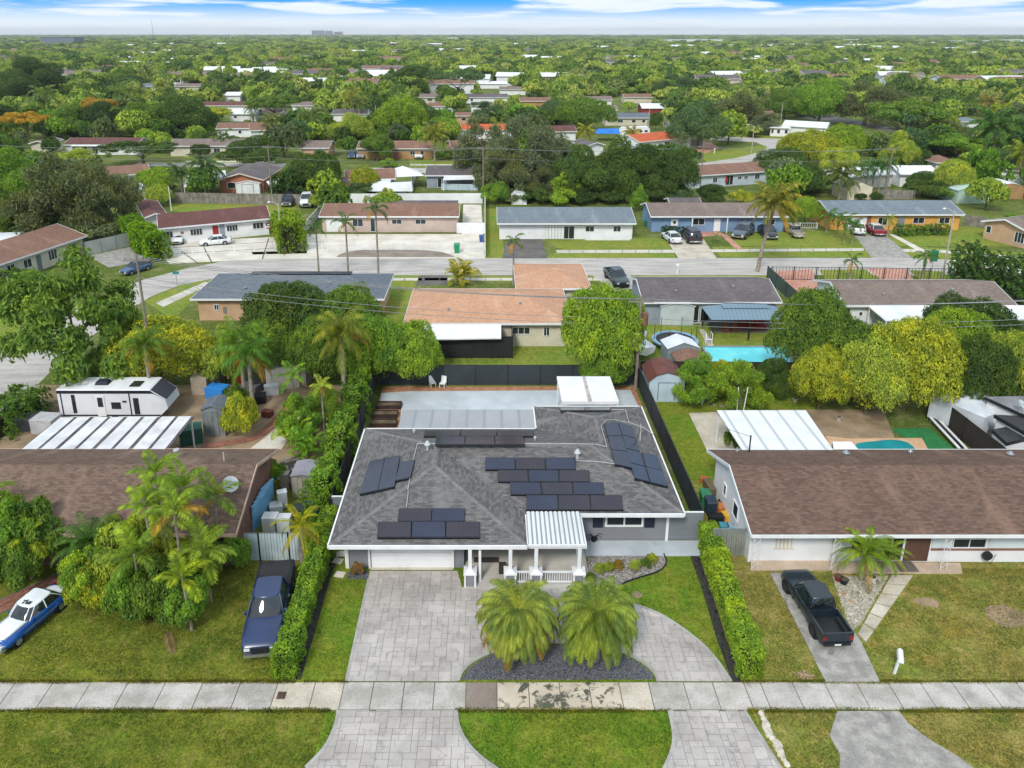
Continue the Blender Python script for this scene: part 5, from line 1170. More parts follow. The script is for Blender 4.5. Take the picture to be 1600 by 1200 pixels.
# fences
def wood_fence(label, p0, p1, h=1.8, m=None, bw=.16): return screen_fence(label, tuple(G(*p0).xy), tuple(G(*p1).xy), h, m or M_wood, M_wood, 2.4, name='wooden_fence', boards=bw, rail=False)
wood_fence('weathered grey wooden fence behind the red-roofed white house', (262, 317), (505, 321), 2.0, bw=.3)
wood_fence('grey wooden fence behind the yellow house', (1372, 311), (1428, 312), 1.8, bw=.3)
wood_fence('brown wooden fence right of the yellow house', (1506, 352), (1540, 357), 1.8, bw=.3)
screen_fence('long white vinyl fence behind the pinkish house', tuple(G(512, 319).xy), tuple(G(758, 318).xy), 1.9, M_white, M_trim, 2.4)
screen_fence('white vinyl fence down the right side of the pinkish house lot', tuple(G(758, 318).xy), tuple(G(758, 403).xy), 1.7, M_white, M_trim, 2.4)
screen_fence('white fence panel closing the side yard right of the pinkish house', tuple(G(714, 365).xy), tuple(G(757, 365).xy), 1.7, M_white, M_trim, 2.4)
screen_fence('white fence slanting down left of the pinkish house', tuple(G(515, 320).xy), tuple(G(470, 372).xy), 1.7, M_white, M_trim, 2.4)
screen_fence('tall pale grey fence beside the cream house parking pad', tuple(G(135, 400).xy), tuple(G(205, 384).xy), 2.0, mat('fence_palegrey', '#a6aca8', '#979d99', .6, .7), M_metal, 2.4)
screen_fence('dark brown fence behind the above-ground pool', tuple(G(1000, 590).xy), tuple(G(1240, 592).xy), 1.6, M_screen_brown)
screen_fence('green mesh screen fence right of the dark-roofed house', tuple(G(1198, 436).xy), tuple(G(1243, 478).xy), 1.7, mat('screen_green', '#4a5a52', '#3e4d46', .5, .8))
screen_fence('white low fence below the grey-blue screened porch', tuple(G(690, 297).xy), tuple(G(760, 298).xy), 1.2, M_shedblue, M_trim)
screen_fence('white wall fence right of the small sheds behind white tent', tuple(G(641, 305).xy), tuple(G(650, 275).xy), 1.8, M_white, M_trim)
def rail_fence(label, p0, p1, h, m, step=2.2, bal=.25):
    a, c = G(*p0), G(*p1); d = c - a; Ln = d.length; f = thing('railing', label, 'fence', a, math.atan2(d.y, d.x)); n = max(1, round(Ln / step))
    me = MB().box(-.05, .05, -.05, .05, 0, h + .08).mesh('post', [m]); mb = MB().box(-.018, .018, -.018, .018, .1, h).mesh('baluster', [m])
    for i in range(n + 1): link('post', me, f, loc=(Ln * i / n, 0, 0))
    k = min(300, int(Ln / bal))
    for i in range(k): link('baluster', mb, f, loc=((i + .5) * Ln / k, 0, 0))
    for z in (.1, h): b = MB(); b.box(0, Ln, -.025, .025, z - .02, z + .03); b.build('rail', m, f)
    return f
rail_fence('white picket railing in front of the pinkish house', (452, 391), (757, 391), 1.0, M_trim, 2.4, .3)
rail_fence('white railing with dark posts in front of the white house with the star', (268, 401), (430, 390), 1.1, M_trim, 2.6, .35)
rail_fence('black iron fence along the pink drive behind the taupe-roofed house', (1204, 437), (1486, 440), 1.7, M_blackm, 3.0, .4)
rail_fence('white baluster wall between the blue and yellow houses', (1196, 357), (1276, 357), .9, M_trim, 3.0, .35)
# ------------------------------------------------------------------ poles, lights, wires
M_pole = mat('pole_wood', '#8d8377', '#776d62', 2, .9, .2); M_poleg = mat('pole_concrete', '#b9b3a8', '#a59f94', 2, .8)
def pole(label, base, ytop, arm=None, m=None, r=.15, cat='utility pole', xtop=None, name='utility_pole', cross=True, tr=False):
    p = G(*base); H = height_at(p.y, ytop); o = thing(name, label, cat, p); tx = 0
    b = MB(); b.tube([(0, 0, 0), (tx, 0, H)], r, 8, r1=r * .65); b.build('mast', m or M_pole, o)
    if cross: b = MB(); b.box(-1.1, 1.1, -.06, .06, H - .55, H - .42); b.build('crossarm', m or M_pole, o)
    if cross:
        for x in (-1, -.5, .5, 1): b = MB(); b.tube([(x, 0, H - .42), (x, 0, H - .22)], .05, 6); b.build('insulator', M_metal, o)
    if tr: b = MB(); b.tube([(.4, 0, H - 2.6), (.4, 0, H - 1.5)], .3, 10); b.build('transformer', mat('rust', '#6b4a3a', '#84604b', 3, .8), o)
    if arm:
        dx, dy = arm; b = MB(); b.tube([(0, 0, H - .3), (dx * .5, dy * .5, H + .15), (dx, dy, H + .25)], .05, 6); b.build('arm', m or M_poleg, o)
        b = MB(); b.hull([(dx * .95 - .12, dy - .2, H + .17), (dx * 1.25, dy - .2, H + .17), (dx * 1.25, dy + .15, H + .17), (dx * .95 - .12, dy + .15, H + .17)], [(dx * .95, dy - .1, H + .3), (dx * 1.18, dy - .1, H + .3), (dx * 1.18, dy + .05, H + .3), (dx * .95, dy + .05, H + .3)]); b.build('lamp_head', M_trim, o)
    return o, H
pA, hA = pole('utility pole with a transformer drum beside the yellow-green tree', (993, 607), 463, tr=True)
pB, hB = pole('weathered utility pole rising out of the big dark tree, left', (243, 610), 398)
pC, hC = pole('utility pole with a crossarm in front of the thin palms, right', (1382, 318), 229)
pD, hD = pole('slim utility pole at the left of the screened white porch', (755, 318), 228)
pE, hE = pole('dark utility pole before the brown-roofed house by the street bend', (1093, 305), 226)
pF, hF = pole('utility pole at the wooden fence left of the parked cars', (426, 318), 226)
pole('tall street light with a curved arm beside the black iron fence, right', (1472, 436), 330, arm=(-.9, .6), cross=False, m=M_poleg, r=.12, cat='street light', name='street_light')
pole('street light beside the bright green shrub left of the pinkish house', (441, 392), 318, arm=(-1.2, 0), cross=False, m=M_poleg, r=.12, cat='street light', name='street_light')
pole('street light on the lawn at the bend of the far street', (1174, 240), 196, arm=(-1.6, 0), cross=False, m=M_poleg, r=.12, cat='street light', name='street_light')
pole('white leaning pole behind the red-roofed rear wing', (268, 330), 291, cross=False, m=M_trim, r=.1)
for lab, bq, t in (('concrete pole beside the broad round tree, upper centre right', (1013, 206), 170), ('dark pole in front of the far vans', (1037, 198), 162), ('thin pole between palms, upper centre', (588, 200), 164), ('thin white pole among the trees, upper centre left', (527, 166), 133),
                   ('short pole beside the grey roofs, top centre', (724, 128), 112), ('tall pole in the trees, upper left', (118, 175), 160), ('pole behind the dense trees, upper right', (1220, 190), 160)):
    pole(lab, bq, t, cross=False, m=M_poleg, r=.14)
def wire(label, a, c, sag, r=.022, group='overhead power lines'):
    a, c = Vector(a), Vector(c); P = [a.lerp(c, t / 14) - Vector((0, 0, sag * 4 * (t / 14) * (1 - t / 14))) for t in range(15)]
    b = MB(); b.tube([p - a for p in P], r, 4, cap=False); o = b.build('power_line', mat('wire', '#8f9092', '#7c7d7f', 1, .6)); o.location = a; tag(o, label, 'power line', group)
def tp(o, H, dx, dz): return Vector((o.location.x + dx, o.location.y, H + dz))
for k, (dx, dz) in enumerate(((-1, -.25), (0, -.25), (1, -.25), (0, -2.0), (0, -2.5))):
    lab = ['farther', 'middle', 'nearer', 'upper slack', 'lowest slack'][k]
    wire(f'{lab} wire of the span between the left pole and the transformer pole', tp(pB, hB, dx, dz), tp(pA, hA, dx, dz), .8)
    wire(f'{lab} wire of the span running right from the transformer pole', tp(pA, hA, dx, dz), Vector((58 + dx, 62, hA + dz)), .8)
for k, (dx, dz) in enumerate(((-1, -.3), (1, -.3), (0, -2.2))):
    lab = ['farther', 'nearer', 'lower'][k]
    wire(f'{lab} wire of the rear line between the fence pole and the porch pole', tp(pF, hF, dx, dz), tp(pD, hD, dx, dz), .8); wire(f'{lab} wire of the rear line between the porch pole and the dark pole', tp(pD, hD, dx, dz), tp(pE, hE, dx, dz), .8)
    wire(f'{lab} wire of the rear line between the dark pole and the right pole', tp(pE, hE, dx, dz), tp(pC, hC, dx, dz), .8); wire(f'{lab} wire of the rear line left of the fence pole', tp(pF, hF, dx, dz), Vector((-95, 139, hF + dz)), .8)
# signs, mailboxes, bins
def sign(label, base, ytop, c, w=.75, h=.5):
    p = G(*base); H = height_at(p.y, ytop); o = thing('street_sign', label, 'sign', p); b = MB(); b.tube([(0, 0, 0), (0, 0, H)], .035, 6); b.build('post', M_metal, o)
    b = MB(); b.box(-w / 2, w / 2, -.03, -.01, H - h, H); b.build('sign_plate', mat('sign_' + c[1:], c, None, 2, .5), o)
sign('green street sign on a thin post at the corner lawn, left', (277, 446), 424, '#2f7f86', .8, .35); sign('green square sign beside the right street light', (1454, 432), 391, '#2f7d5e', 1.0, 1.5)
mb = thing('mailbox', 'white mailbox on a leaning white post in the right front lawn', 'mailbox', G(1397, 1053)); mb.rotation_euler = (0, R(7), 0)
b = MB(); b.box(-.05, .05, -.05, .05, 0, 1.05); b.build('post', M_trim, mb)
b = MB(); n = 8; prof = [(-.13, 1.02), (.13, 1.02)] + [(.13 * math.cos(i * math.pi / n), 1.14 + .13 * math.sin(i * math.pi / n)) for i in range(n + 1)]; ca, sa = math.cos(R(-25)), math.sin(R(-25))
rot = lambda x, y, z: (x * ca - y * sa, x * sa + y * ca, z)
b.hull([rot(x, -.4, z) for x, z in prof][::-1], [rot(x, .35, z) for x, z in prof][::-1]); b.build('box', M_trim, mb)
for lab, q in (('white mailbox at the kerb by the far street, in front of the dark-roofed house', (1058, 428)), ('white mailbox on the lawn inside the street bend', (1116, 240))):
    m2 = thing('mailbox', lab, 'mailbox', G(*q)); b = MB(); b.box(-.1, .1, -.1, .1, 0, 1.0); b.build('post', M_trim, m2); b = MB(); b.box(-.15, .15, -.28, .28, 1.0, 1.3); b.build('box', M_trim, m2)
def bin_(label, q, c, rz=0, s=1.0, group=None):
    o = thing('wheelie_bin', label, 'bin', G(*q), rz, group); m = mat('bin_' + c[1:], c, None, 2, .5)
    b = MB(); b.hull([(-.24, -.26, .05), (.24, -.26, .05), (.24, .26, .05), (-.24, .26, .05)], [(-.31, -.36, .95), (.31, -.36, .95), (.31, .36, .95), (-.31, .36, .95)]); b.build('body', m, o)
    b = MB(); b.hull([(-.34, -.4, .955), (.34, -.4, .955), (.34, .4, .955), (-.34, .4, .955)], [(-.28, -.32, 1.06), (.28, -.32, 1.06), (.28, .36, 1.06), (-.28, .36, 1.06)]); b.build('lid', m, o)
    for x in (-.22, .22): b = MB(); b.hull([(x - .03, .3 + .1 * math.cos(t), .1 + .1 * math.sin(t)) for t in np.arange(0, 6.2, .8)], [(x + .03, .3 + .1 * math.cos(t), .1 + .1 * math.sin(t)) for t in np.arange(0, 6.2, .8)]); b.build('wheel', M_black, o)
    o.scale = (s,) * 3; return o
bin_('green wheeled bin at the back of the right side yard', (1101, 792), '#2f7a52', s=1.1); bin_('dark blue wheeled bin in front of the green one, right side yard', (1109, 803), '#2c3a4c', s=1.1)
bin_('bright green bin on the pinkish house drive', (714, 395), '#1f8a5c', s=1.3); bin_('blue bin by the slate-roofed house garage', (799, 371), '#2d4f8f', group='bins by the slate-roofed house'); bin_('green bin by the slate-roofed house garage', (809, 371), '#2a7a4a', group='bins by the slate-roofed house')
bin_('green bin beside the blue house corner', (1009, 354), '#2f6f52'); bin_('dark green bin by the drive at the street bend', (1083, 247), '#24493c'); bin_('blue bin beside the white gate of the pinkish house', (752, 378), '#37589a')
for f in (0,):
    # porch-side odds and ends
    p = G(928, 846); o = thing('dead_potted_plant', 'bare black plant in a low pot beside the porch steps', 'plant', p); b = MB(); b.tube([(0, 0, .06), (0, 0, .3)], .16, 8, r1=.2); b.build('pot', M_black, o)
    b = MB()
    for k in range(9): a = k * .7; b.tube([(0, 0, .25), (.3 * math.cos(a), .3 * math.sin(a), .6), (.55 * math.cos(a), .55 * math.sin(a), .5)], .02, 4)
    b.build('stems', M_black, o)
hz_ = thing('hose_reel', 'black hose reel hanging on the right neighbour front wall', 'hose reel', G(1538, 880)); b = MB(); b.disc_wheel(0, -.1, .6, .28, .16); b.build('reel', M_black, hz_); b = MB(); b.tube([(0, 0, .3), (.3, -.1, .05), (.5, -.1, .7)], .02, 5); b.build('hose', M_black, hz_)

# ------------------------------------------------------------------ vehicles
M_tyre = mat('tyre', '#17181a', '#1f2022', 3, .85); M_rim = mat('rim_alloy', '#a7abb0', '#8f9398', 3, .35, metal=.6); M_rimblk = mat('rim_black', '#26282b', '#1b1d20', 3, .4)
M_cglass = mat('car_glass', '#10161b', '#1d262d', 1, .04, spec=1.0); M_lamp = mat('lamp_clear', '#d8dad0', '#c9ccc2', 3, .2); M_tail = mat('lamp_red', '#8f1b18', '#7a1512', 3, .25); M_chrome = mat('chrome', '#c9cccf', '#b4b7ba', 3, .2, metal=.8)
def paint(c, rough=.28, rnd=0): return mat('paint_' + c[1:], c, tuple(x * .93 for x in lin(c)) and None, .8, rough, spec=.6)
def section(x, zb, zt, w, crown=.03):
    h = zt - zb
    r = [(w * .90, zb), (w * .99, zb + h * .18), (w, zb + h * .5), (w * .985, zb + h * .82), (w * .93, zt - h * .03), (w * .8, zt + crown * .4), (w * .4, zt + crown), (0, zt + crown * 1.15)]
    return [(x, y, z) for y, z in r] + [(x, -y, z) for y, z in r[-2::-1]]
def loft(b, secs, mi=0, smooth=True, cap=True):
    n = len(secs[0]); vs = [p for s in secs for p in s]; fs = []
    for i in range(len(secs) - 1):
        for k in range(n - 1): fs.append((i * n + k, (i + 1) * n + k, (i + 1) * n + k + 1, i * n + k + 1))
        fs.append((i * n + n - 1, (i + 1) * n + n - 1, (i + 1) * n, i * n))
    b.raw(vs, fs, mi, smooth)
    if cap: b.raw(secs[0], [tuple(range(n))], mi); b.raw(secs[-1], [tuple(range(n))[::-1]], mi)
SPEC = {
 'sedan': dict(L=4.7, st=[(-2.35, .42, .84, .74), (-2.2, .3, .95, .84), (-1.3, .24, .99, .9), (0, .22, .95, .91), (1.0, .22, .93, .9), (1.9, .26, .83, .86), (2.25, .32, .7, .8), (2.35, .4, .62, .7)], cab=(-1.75, 1.05, -1.05, .3, .97, 1.44, .8, .58), wx=(-1.4, 1.42), wr=.33),
 'suv': dict(L=4.7, st=[(-2.35, .42, 1.02, .8), (-2.2, .32, 1.08, .9), (-1.2, .28, 1.08, .93), (0, .28, 1.05, .93), (1.1, .28, 1.04, .92), (1.95, .32, .95, .88), (2.3, .4, .8, .8), (2.35, .5, .7, .72)], cab=(-2.25, 1.15, -1.9, .35, 1.06, 1.72, .84, .66), wx=(-1.4, 1.45), wr=.37),
 'pickup': dict(L=5.9, st=[(-.98, .5, 1.2, .95), (0, .45, 1.2, .98), (1.1, .45, 1.2, .98), (1.25, .45, 1.22, .98), (2.4, .5, 1.14, .96), (2.8, .55, 1.05, .92), (2.95, .62, .9, .84)], cab=(-.98, 1.35, -.85, .7, 1.19, 1.9, .9, .68), wx=(-1.85, 2.0), wr=.42),
 'classic': dict(L=5.2, st=[(-2.6, .45, .75, .55), (-2.45, .36, .9, .78), (-1.6, .28, 1.0, .92), (-.6, .27, 1.0, .93), (.6, .27, 1.0, .93), (1.6, .3, .98, .92), (2.3, .36, .9, .84), (2.55, .45, .75, .6)], cab=(-1.85, .85, -1.25, .25, .98, 1.56, .82, .68), wx=(-1.5, 1.6), wr=.36)}
def car(label, cat, qf, qr, kind, c, roofc=None, group=None, black=False, name=None, glassm=None, detail=True, cover=False):
    S = SPEC[kind]; f, r_ = G(*qf), G(*qr); d = f - r_; mid = (f + r_) / 2; rz = math.atan2(d.y, d.x); L = S['L']; sc = min(1.15, max(.85, d.length / L))
    t = thing(name or {'sedan': 'parked_car', 'suv': 'parked_suv', 'pickup': 'pickup_truck', 'classic': 'vintage_car'}[kind], label, cat, mid, rz, group); t.scale = (sc,) * 3
    pm = paint(c); rm = paint(roofc) if roofc else pm; trim = M_rimblk if black else M_chrome
    b = MB(); loft(b, [section(*s) for s in S['st']])
    if kind == 'classic':      # bulging wings
        for wx_, ln in ((1.6, .95), (-1.5, .9)):
            for sy in (-1, 1): 
                secs = []
                for q in np.linspace(-1, 1, 9):
                    rr = math.sqrt(max(0, 1 - q * q)); secs.append([(wx_ + q * ln, sy * (.78 + .2 * rr * math.cos(a)), .55 + .32 * rr * math.sin(a) + .06) for a in np.linspace(0, 6.283 * 7 / 8, 8)])
                loft(b, secs if sy > 0 else [s[::-1] for s in secs], cap=False)
    body = b.build('body', pm, t)
    if kind == 'classic':
        b = MB(); loft(b, [section(x, z0 + .55, z1 + .015, w * .8, .06) for x, z0, z1, w in S['st'][4:8]] if 0 else [[(x, y * w, z + .02 + .05 * (1 - y * y)) for y in np.linspace(-.88, .88, 7)] + [(x, -.88 * w, z - .03), (x, .88 * w, z - .03)] for x, _, z, w in ((.6, 0, .99, .9), (1.2, 0, 1.0, .9), (1.9, 0, .96, .84), (2.35, 0, .86, .7))]); b.build('bonnet', rm, t)
        b = MB(); loft(b, [[(x, y * w, z + .02 + .05 * (1 - y * y)) for y in np.linspace(-.88, .88, 7)] + [(x, -.88 * w, z - .03), (x, .88 * w, z - .03)] for x, _, z, w in ((-2.45, 0, .86, .6), (-2.1, 0, .95, .78), (-1.5, 0, 1.0, .86), (-1.1, 0, 1.0, .86))]); b.build('boot_lid', rm, t)
        b = MB(); b.box(-1.2, 1.2, -.955, -.93, .62, .66); b.box(-1.2, 1.2, .93, .955, .62, .66); b.build('side_trim', M_chrome, t)
        # lettering strip on the door and on the roof
        
        for x0, x1, y0, y1 in ((-.15, .1, .12, .2), (-.05, .12, .0, .12), (-.2, -.02, -.1, -.02), (.0, .16, -.2, -.12), (-.12, -.06, -.3, -.1), (-.15, .1, .26, .32)): b = MB(); b.box(x0, x1, y0, y1, 1.64, 1.665); b.build('roof_mark', M_black, t)
        for k in range(14): b = MB(); b.box(-.75 + k * .1, -.69 + k * .1, -.962, -.94, .7, .76); b.build('side_lettering', M_trim, t)
    xb0, xb1, xt0, xt1, zs, zr, wb, wt = S['cab']; rings = []
    for fz, bulge in ((0, 0), (.35, .035), (.7, .03), (1, 0)):
        x0 = xb0 + (xt0 - xb0) * fz - bulge; x1 = xb1 + (xt1 - xb1) * fz + bulge; w = wb + (wt - wb) * fz + bulge * .6; z = zs + (zr - zs) * fz
        rings.append([(x0, -w * .86, z), (x0 + .12, -w, z), (x1 - .22, -w, z), (x1, -w * .72, z), (x1 + .06, 0, z), (x1, w * .72, z), (x1 - .22, w, z), (x0 + .12, w, z), (x0, w * .86, z), (x0 - .04, 0, z)])
    b = MB(); loft(b, rings, cap=False); b.build('window_glass', glassm or M_cglass, t)
    b = MB(); R1 = rings[-1]; R2 = [(x * 1.0, y * .93, z + .06) for x, y, z in R1]; cx_ = (xt0 + xt1) / 2; R2 = [(cx_ + (x - cx_) * .93, y, z) for x, y, z in R2]; loft(b, [[(x, y * 1.02, z - .03) for x, y, z in R1], [(x, y * 1.02, z + .02) for x, y, z in R1], R2]); b.build('roof', rm, t)
    for k in (1, 2, 3, 5, 6, 7) if kind != 'pickup' else (1, 2, 6, 7): b = MB(); b.tube([rings[q][k] for q in range(4)], .035 if k not in (2, 6) else .03, 5); b.build('pillar', rm, t)
    for sy in (-1, 1):
        xm = (xb0 + xb1) / 2 - .1; b = MB(); b.tube([(xm, sy * (wb + .0), zs), (xm + .02, sy * (wb + (wt - wb) * .35 + .03), zs + (zr - zs) * .35), (xm + .03, sy * (wt + .02), zr)], .045, 5); b.build('pillar', rm, t)
    w0 = S['st'][3][3]; wr = S['wr']
    for x in S['wx']:
        for sy in (-1, 1):
            b = MB(); b.disc_wheel(x, sy * (w0 - .1), wr, wr * 1.16, .215, 20); b.build('wheel_arch', M_black, t)
            b = MB(); b.disc_wheel(x, sy * (w0 - .085), wr, wr, .22, 20); wv = b.build('tyre', M_tyre, t)
            b = MB(); b.disc_wheel(x, sy * (w0 - .08), wr, wr * .6, .225, 12); b.build('rim', M_rimblk if black else M_rim, wv)
    xf = L / 2 - .12
    if detail:
        zl = S['st'][-1][2] * .92
        for sy in (-1, 1):
            b = MB(); b.box(xf - .12, xf + .15, sy * .62 - .14, sy * .62 + .14, zl - .12, zl + .04); b.build('headlight', M_lamp, t)
            b = MB(); xx = -L / 2; b.box(xx - .02, xx + .1, sy * (.8 if kind == 'pickup' else .66) - .1, sy * (.8 if kind == 'pickup' else .66) + .1, .72, 1.0 if kind == 'pickup' else .9); b.build('tail_light', M_tail, t)
        b = MB(); b.box(xf - .02, xf + .15, -.42, .42, .42, zl); b.build('grille', M_black, t)
        b = MB(); b.box(xf - .1, xf + .2, -.8, .8, .35, .5); b.build('front_bumper', trim, t); b = MB(); b.box(-L / 2 - .1, -L / 2 + .06, -.82, .82, .38, .54); b.build('rear_bumper', trim, t)
        b = MB(); b.box(-L / 2 - .12, -L / 2 - .1, -.2, .2, .42, .52); b.build('number_plate', M_white, t)
        for sy in (-1, 1): b = MB(); x = xb1 - .35; b.box(x - .08, x + .06, sy * (wb + .1) - .07, sy * (wb + .1) + .07, zs + .02, zs + .16); b.build('mirror', pm, t)
    for xd in ((xb1 - .45), (xb0 + xb1) / 2 - .12) + ((xb0 + .1,) if kind != 'pickup' else ()):
        for sy in (-1, 1): b = MB(); yy = sy * w0; b.box(xd - .012, xd + .012, min(yy * .9, yy * 1.006), max(yy * .9, yy * 1.006), .42, zs - .04); b.build('door_seam', M_black, t)
    for sy in (-1, 1): b = MB(); b.box(xb0 + .5, xb0 + .68, sy * w0 * 1.0 - .015, sy * w0 * 1.0 + .015, zs - .22, zs - .18); b.build('door_handle', trim, t)
    if kind == 'pickup':
        b = MB(); x0, x1, w, z = -2.95, -1.0, .97, 1.22
        b.box(x0, x1, -w, -w + .1, .5, z); b.box(x0, x1, w - .1, w, .5, z); b.box(x0, x0 + .09, -w + .1, w - .1, .5, z); b.box(x1 - .05, x1, -w + .1, w - .1, .5, z); b.build('bed_sides', pm, t)
        b = MB(); b.box(x0 + .1, x1 - .06, -w + .1, w - .1, .55, .68)
        for k in range(9): y = -w + .18 + k * .19; b.box(x0 + .12, x1 - .08, y, y + .07, .682, .7)
        b.build('bed_floor', M_blackm, t)
        if cover: b = MB(); b.box(x0 + .02, x1 + .02, -w + .02, w - .02, 1.23, 1.29); b.hull([(x0 + .05, -w + .05, 1.29), (x1, -w + .05, 1.29), (x1, w - .05, 1.29), (x0 + .05, w - .05, 1.29)], [(x0 + .15, -w + .2, 1.36), (x1 - .05, -w + .2, 1.36), (x1 - .05, w - .2, 1.36), (x0 + .15, w - .2, 1.36)]); b.build('bed_cover', M_black, t)
        else:
            for sy in (-1, 1): b = MB(); b.box(-2.55, -1.35, sy * .8 - .13, sy * .8 + .13, .69, .95); b.build('wheel_well', M_blackm, t)
    return t
car('black crew-cab pickup truck parked nose-in on the right driveway', 'pickup truck', (1240, 911), (1304, 1012), 'pickup', '#1e2a33', black=True)
car('dark blue pickup with a black bed cover parked beside the left hedge', 'pickup truck', (408, 1034), (436, 905), 'pickup', '#27375c', cover=True)
car('blue and white vintage car with white roof on the left lawn', 'vintage car', (-8, 1022), (100, 932), 'classic', '#15509c', '#dfe4e8')
car('black pickup with grey stripes parked by the salmon-roofed house', 'pickup truck', (973, 452), (953, 430), 'pickup', '#3c4a50', black=True)
car('white sedan on the left of the blue house drive', 'car', (1040, 370), (1058, 383), 'sedan', '#d9dde2')
car('dark sedan on the right of the blue house drive', 'car', (1071, 368), (1087, 383), 'suv', '#2a2c33')
car('grey-blue SUV beside the blue house, behind the leaning palm', 'car', (1150, 376), (1170, 362), 'suv', '#56616e'); car('dark blue car between the palm trunk and the silver pickup', 'car', (1206, 376), (1192, 362), 'sedan', '#27303c')
car('silver pickup on the grass behind the coconut palm', 'pickup truck', (1232, 361), (1248, 373), 'pickup', '#a9a49a')
car('white sedan on the yellow house drive', 'car', (1336, 356), (1342, 370), 'sedan', '#e2e6e6'); car('white and red coupe on the yellow house drive', 'car', (1354, 358), (1376, 371), 'sedan', '#8f2430', '#d8cfc6')
car('steel blue SUV parked at the kerb of the side street', 'car', (193, 431), (233, 419), 'suv', '#4a6484')
car('white sedan parked sideways before the red door', 'car', (312, 384), (362, 380), 'sedan', '#e8ebee'); car('white van-like SUV beside the bright green hedge', 'car', (276, 384), (283, 372), 'suv', '#e4e4e4')
car('dark SUV at the left of the wooden fence corner', 'car', (446, 326), (458, 313), 'suv', '#2c323c'); car('white pickup right of the dark SUV by the wooden fence', 'pickup truck', (478, 327), (482, 313), 'pickup', '#dcdfe2')
car('white car on the lawn of the tan house', 'car', (654, 250), (655, 244), 'suv', '#e4e6e8'); car('silver car under the carport of the tan house', 'car', (562, 250), (568, 243), 'suv', '#8f9aa8')
car('blue car by the white wall, left of the tan house', 'car', (549, 249), (553, 243), 'sedan', '#27476f'); car('white car by the beige slate-roofed house, upper right', 'car', (948, 197), (954, 192), 'suv', '#cfd3d8')
car('pale car at the kerb right of the dark pole', 'car', (1062, 200), (1040, 201), 'suv', '#8d95a0'); car('white van left of the peach building, upper centre', 'van', (703, 181), (703, 176), 'suv', '#e6e9ec'); car('dark car under the trees on the avenue', 'car', (1278, 186), (1272, 184), 'sedan', '#3a3f48')
# travel trailer behind the left house
rv = thing('travel_trailer', 'white travel trailer with black trim parked behind the left neighbour carport', 'travel trailer', G(97, 660), 0)
q0 = G(92, 655); q1 = G(262, 655); Lr = 9.6; rv.location = (G(97, 660).x, G(97, 660).y, 0); rv.scale = (.92, .95, .95)
b = MB(); prof = [(0, .5), (8.6, .5), (9.5, 1.35), (9.35, 2.1), (8.1, 3.0), (0, 3.0)]; b.hull([(x, 0, z) for x, z in prof], [(x, 2.45, z) for x, z in prof]); b.build('body', mat('rv_white', '#dcdee2', '#cfd2d7', .8, .35), rv)
b = MB(); b.hull([(-.03, -.03, 3.0), (8.15, -.03, 3.0), (8.15, 2.48, 3.0), (-.03, 2.48, 3.0)], [(.02, .05, 3.08), (8.0, .05, 3.08), (8.0, 2.4, 3.08), (.02, 2.4, 3.08)]); b.build('roof', mat('rv_roof', '#dfe0e2', '#cfd0d2', .8, .6, grime=.15), rv)
M_navy = mat('rv_black', '#2a2c38', '#23252f', 1, .35)
b = MB(); b.hull([(8.12, .1, 3.0), (9.37, .15, 2.12), (9.37, 2.3, 2.12), (8.12, 2.35, 3.0)], [(8.16, .1, 3.04), (9.42, .15, 2.14), (9.42, 2.3, 2.14), (8.16, 2.35, 3.04)]); b.build('front_cap', M_navy, rv)
for nm, pr in (('top_stripe', [(0, 2.72), (8.3, 2.72), (8.75, 2.5), (9.3, 2.1), (8.1, 2.98), (0, 2.98)]), ('low_stripe', [(0, .62), (8.7, .62), (8.8, .74), (0, .74)])): b = MB(); b.hull([(x, -.035, z) for x, z in pr], [(x, -.004, z) for x, z in pr]); b.build(nm, M_navy, rv)
for x in (.25, 6.2, 3.3, 4.05): b = MB(); b.box(x, x + .1, -.03, -.004, .75, 2.71); b.build('side_stripe', M_navy, rv) if x < 1 or x > 6 else None
dd = panel(rv, 'door', 3.3, 4.05, .6, 2.55, M_trim, 0, .05); b = MB(); b.box(3.45, 3.9, -.07, -.052, 1.5, 2.35); b.build('pane', M_glass, dd)
for x0, x1, z0, z1 in ((4.6, 5.4, 1.3, 1.9), (5.6, 5.95, 1.9, 2.05), (1.2, 1.5, .9, 2.6)): b = MB(); b.box(x0, x1, -.045, -.004, z0, z1); b.build('window', M_glass, rv)
for x0, x1, z0, z1 in ((6.55, 7.0, .8, 2.3),): b = MB(); b.box(x0, x1, -.045, -.004, z0, z1); b.build('door', M_glass, rv)
b = MB(); b.hull([(2.9, .8, 3.08), (4.1, .8, 3.08), (4.1, 1.6, 3.08), (2.9, 1.6, 3.08)], [(3.05, .9, 3.38), (3.95, .9, 3.38), (3.9, 1.5, 3.38), (3.1, 1.5, 3.38)]); b.build('air_conditioner', M_navy, rv)
b = MB(); b.box(6.1, 7.0, .5, 1.5, 3.09, 3.16); b.build('skylight', M_glass, rv)
for x in (3.9, 4.75): b = MB(); b.disc_wheel(x, .1, .35, .35, .2); b.build('wheel', M_tyre, rv)
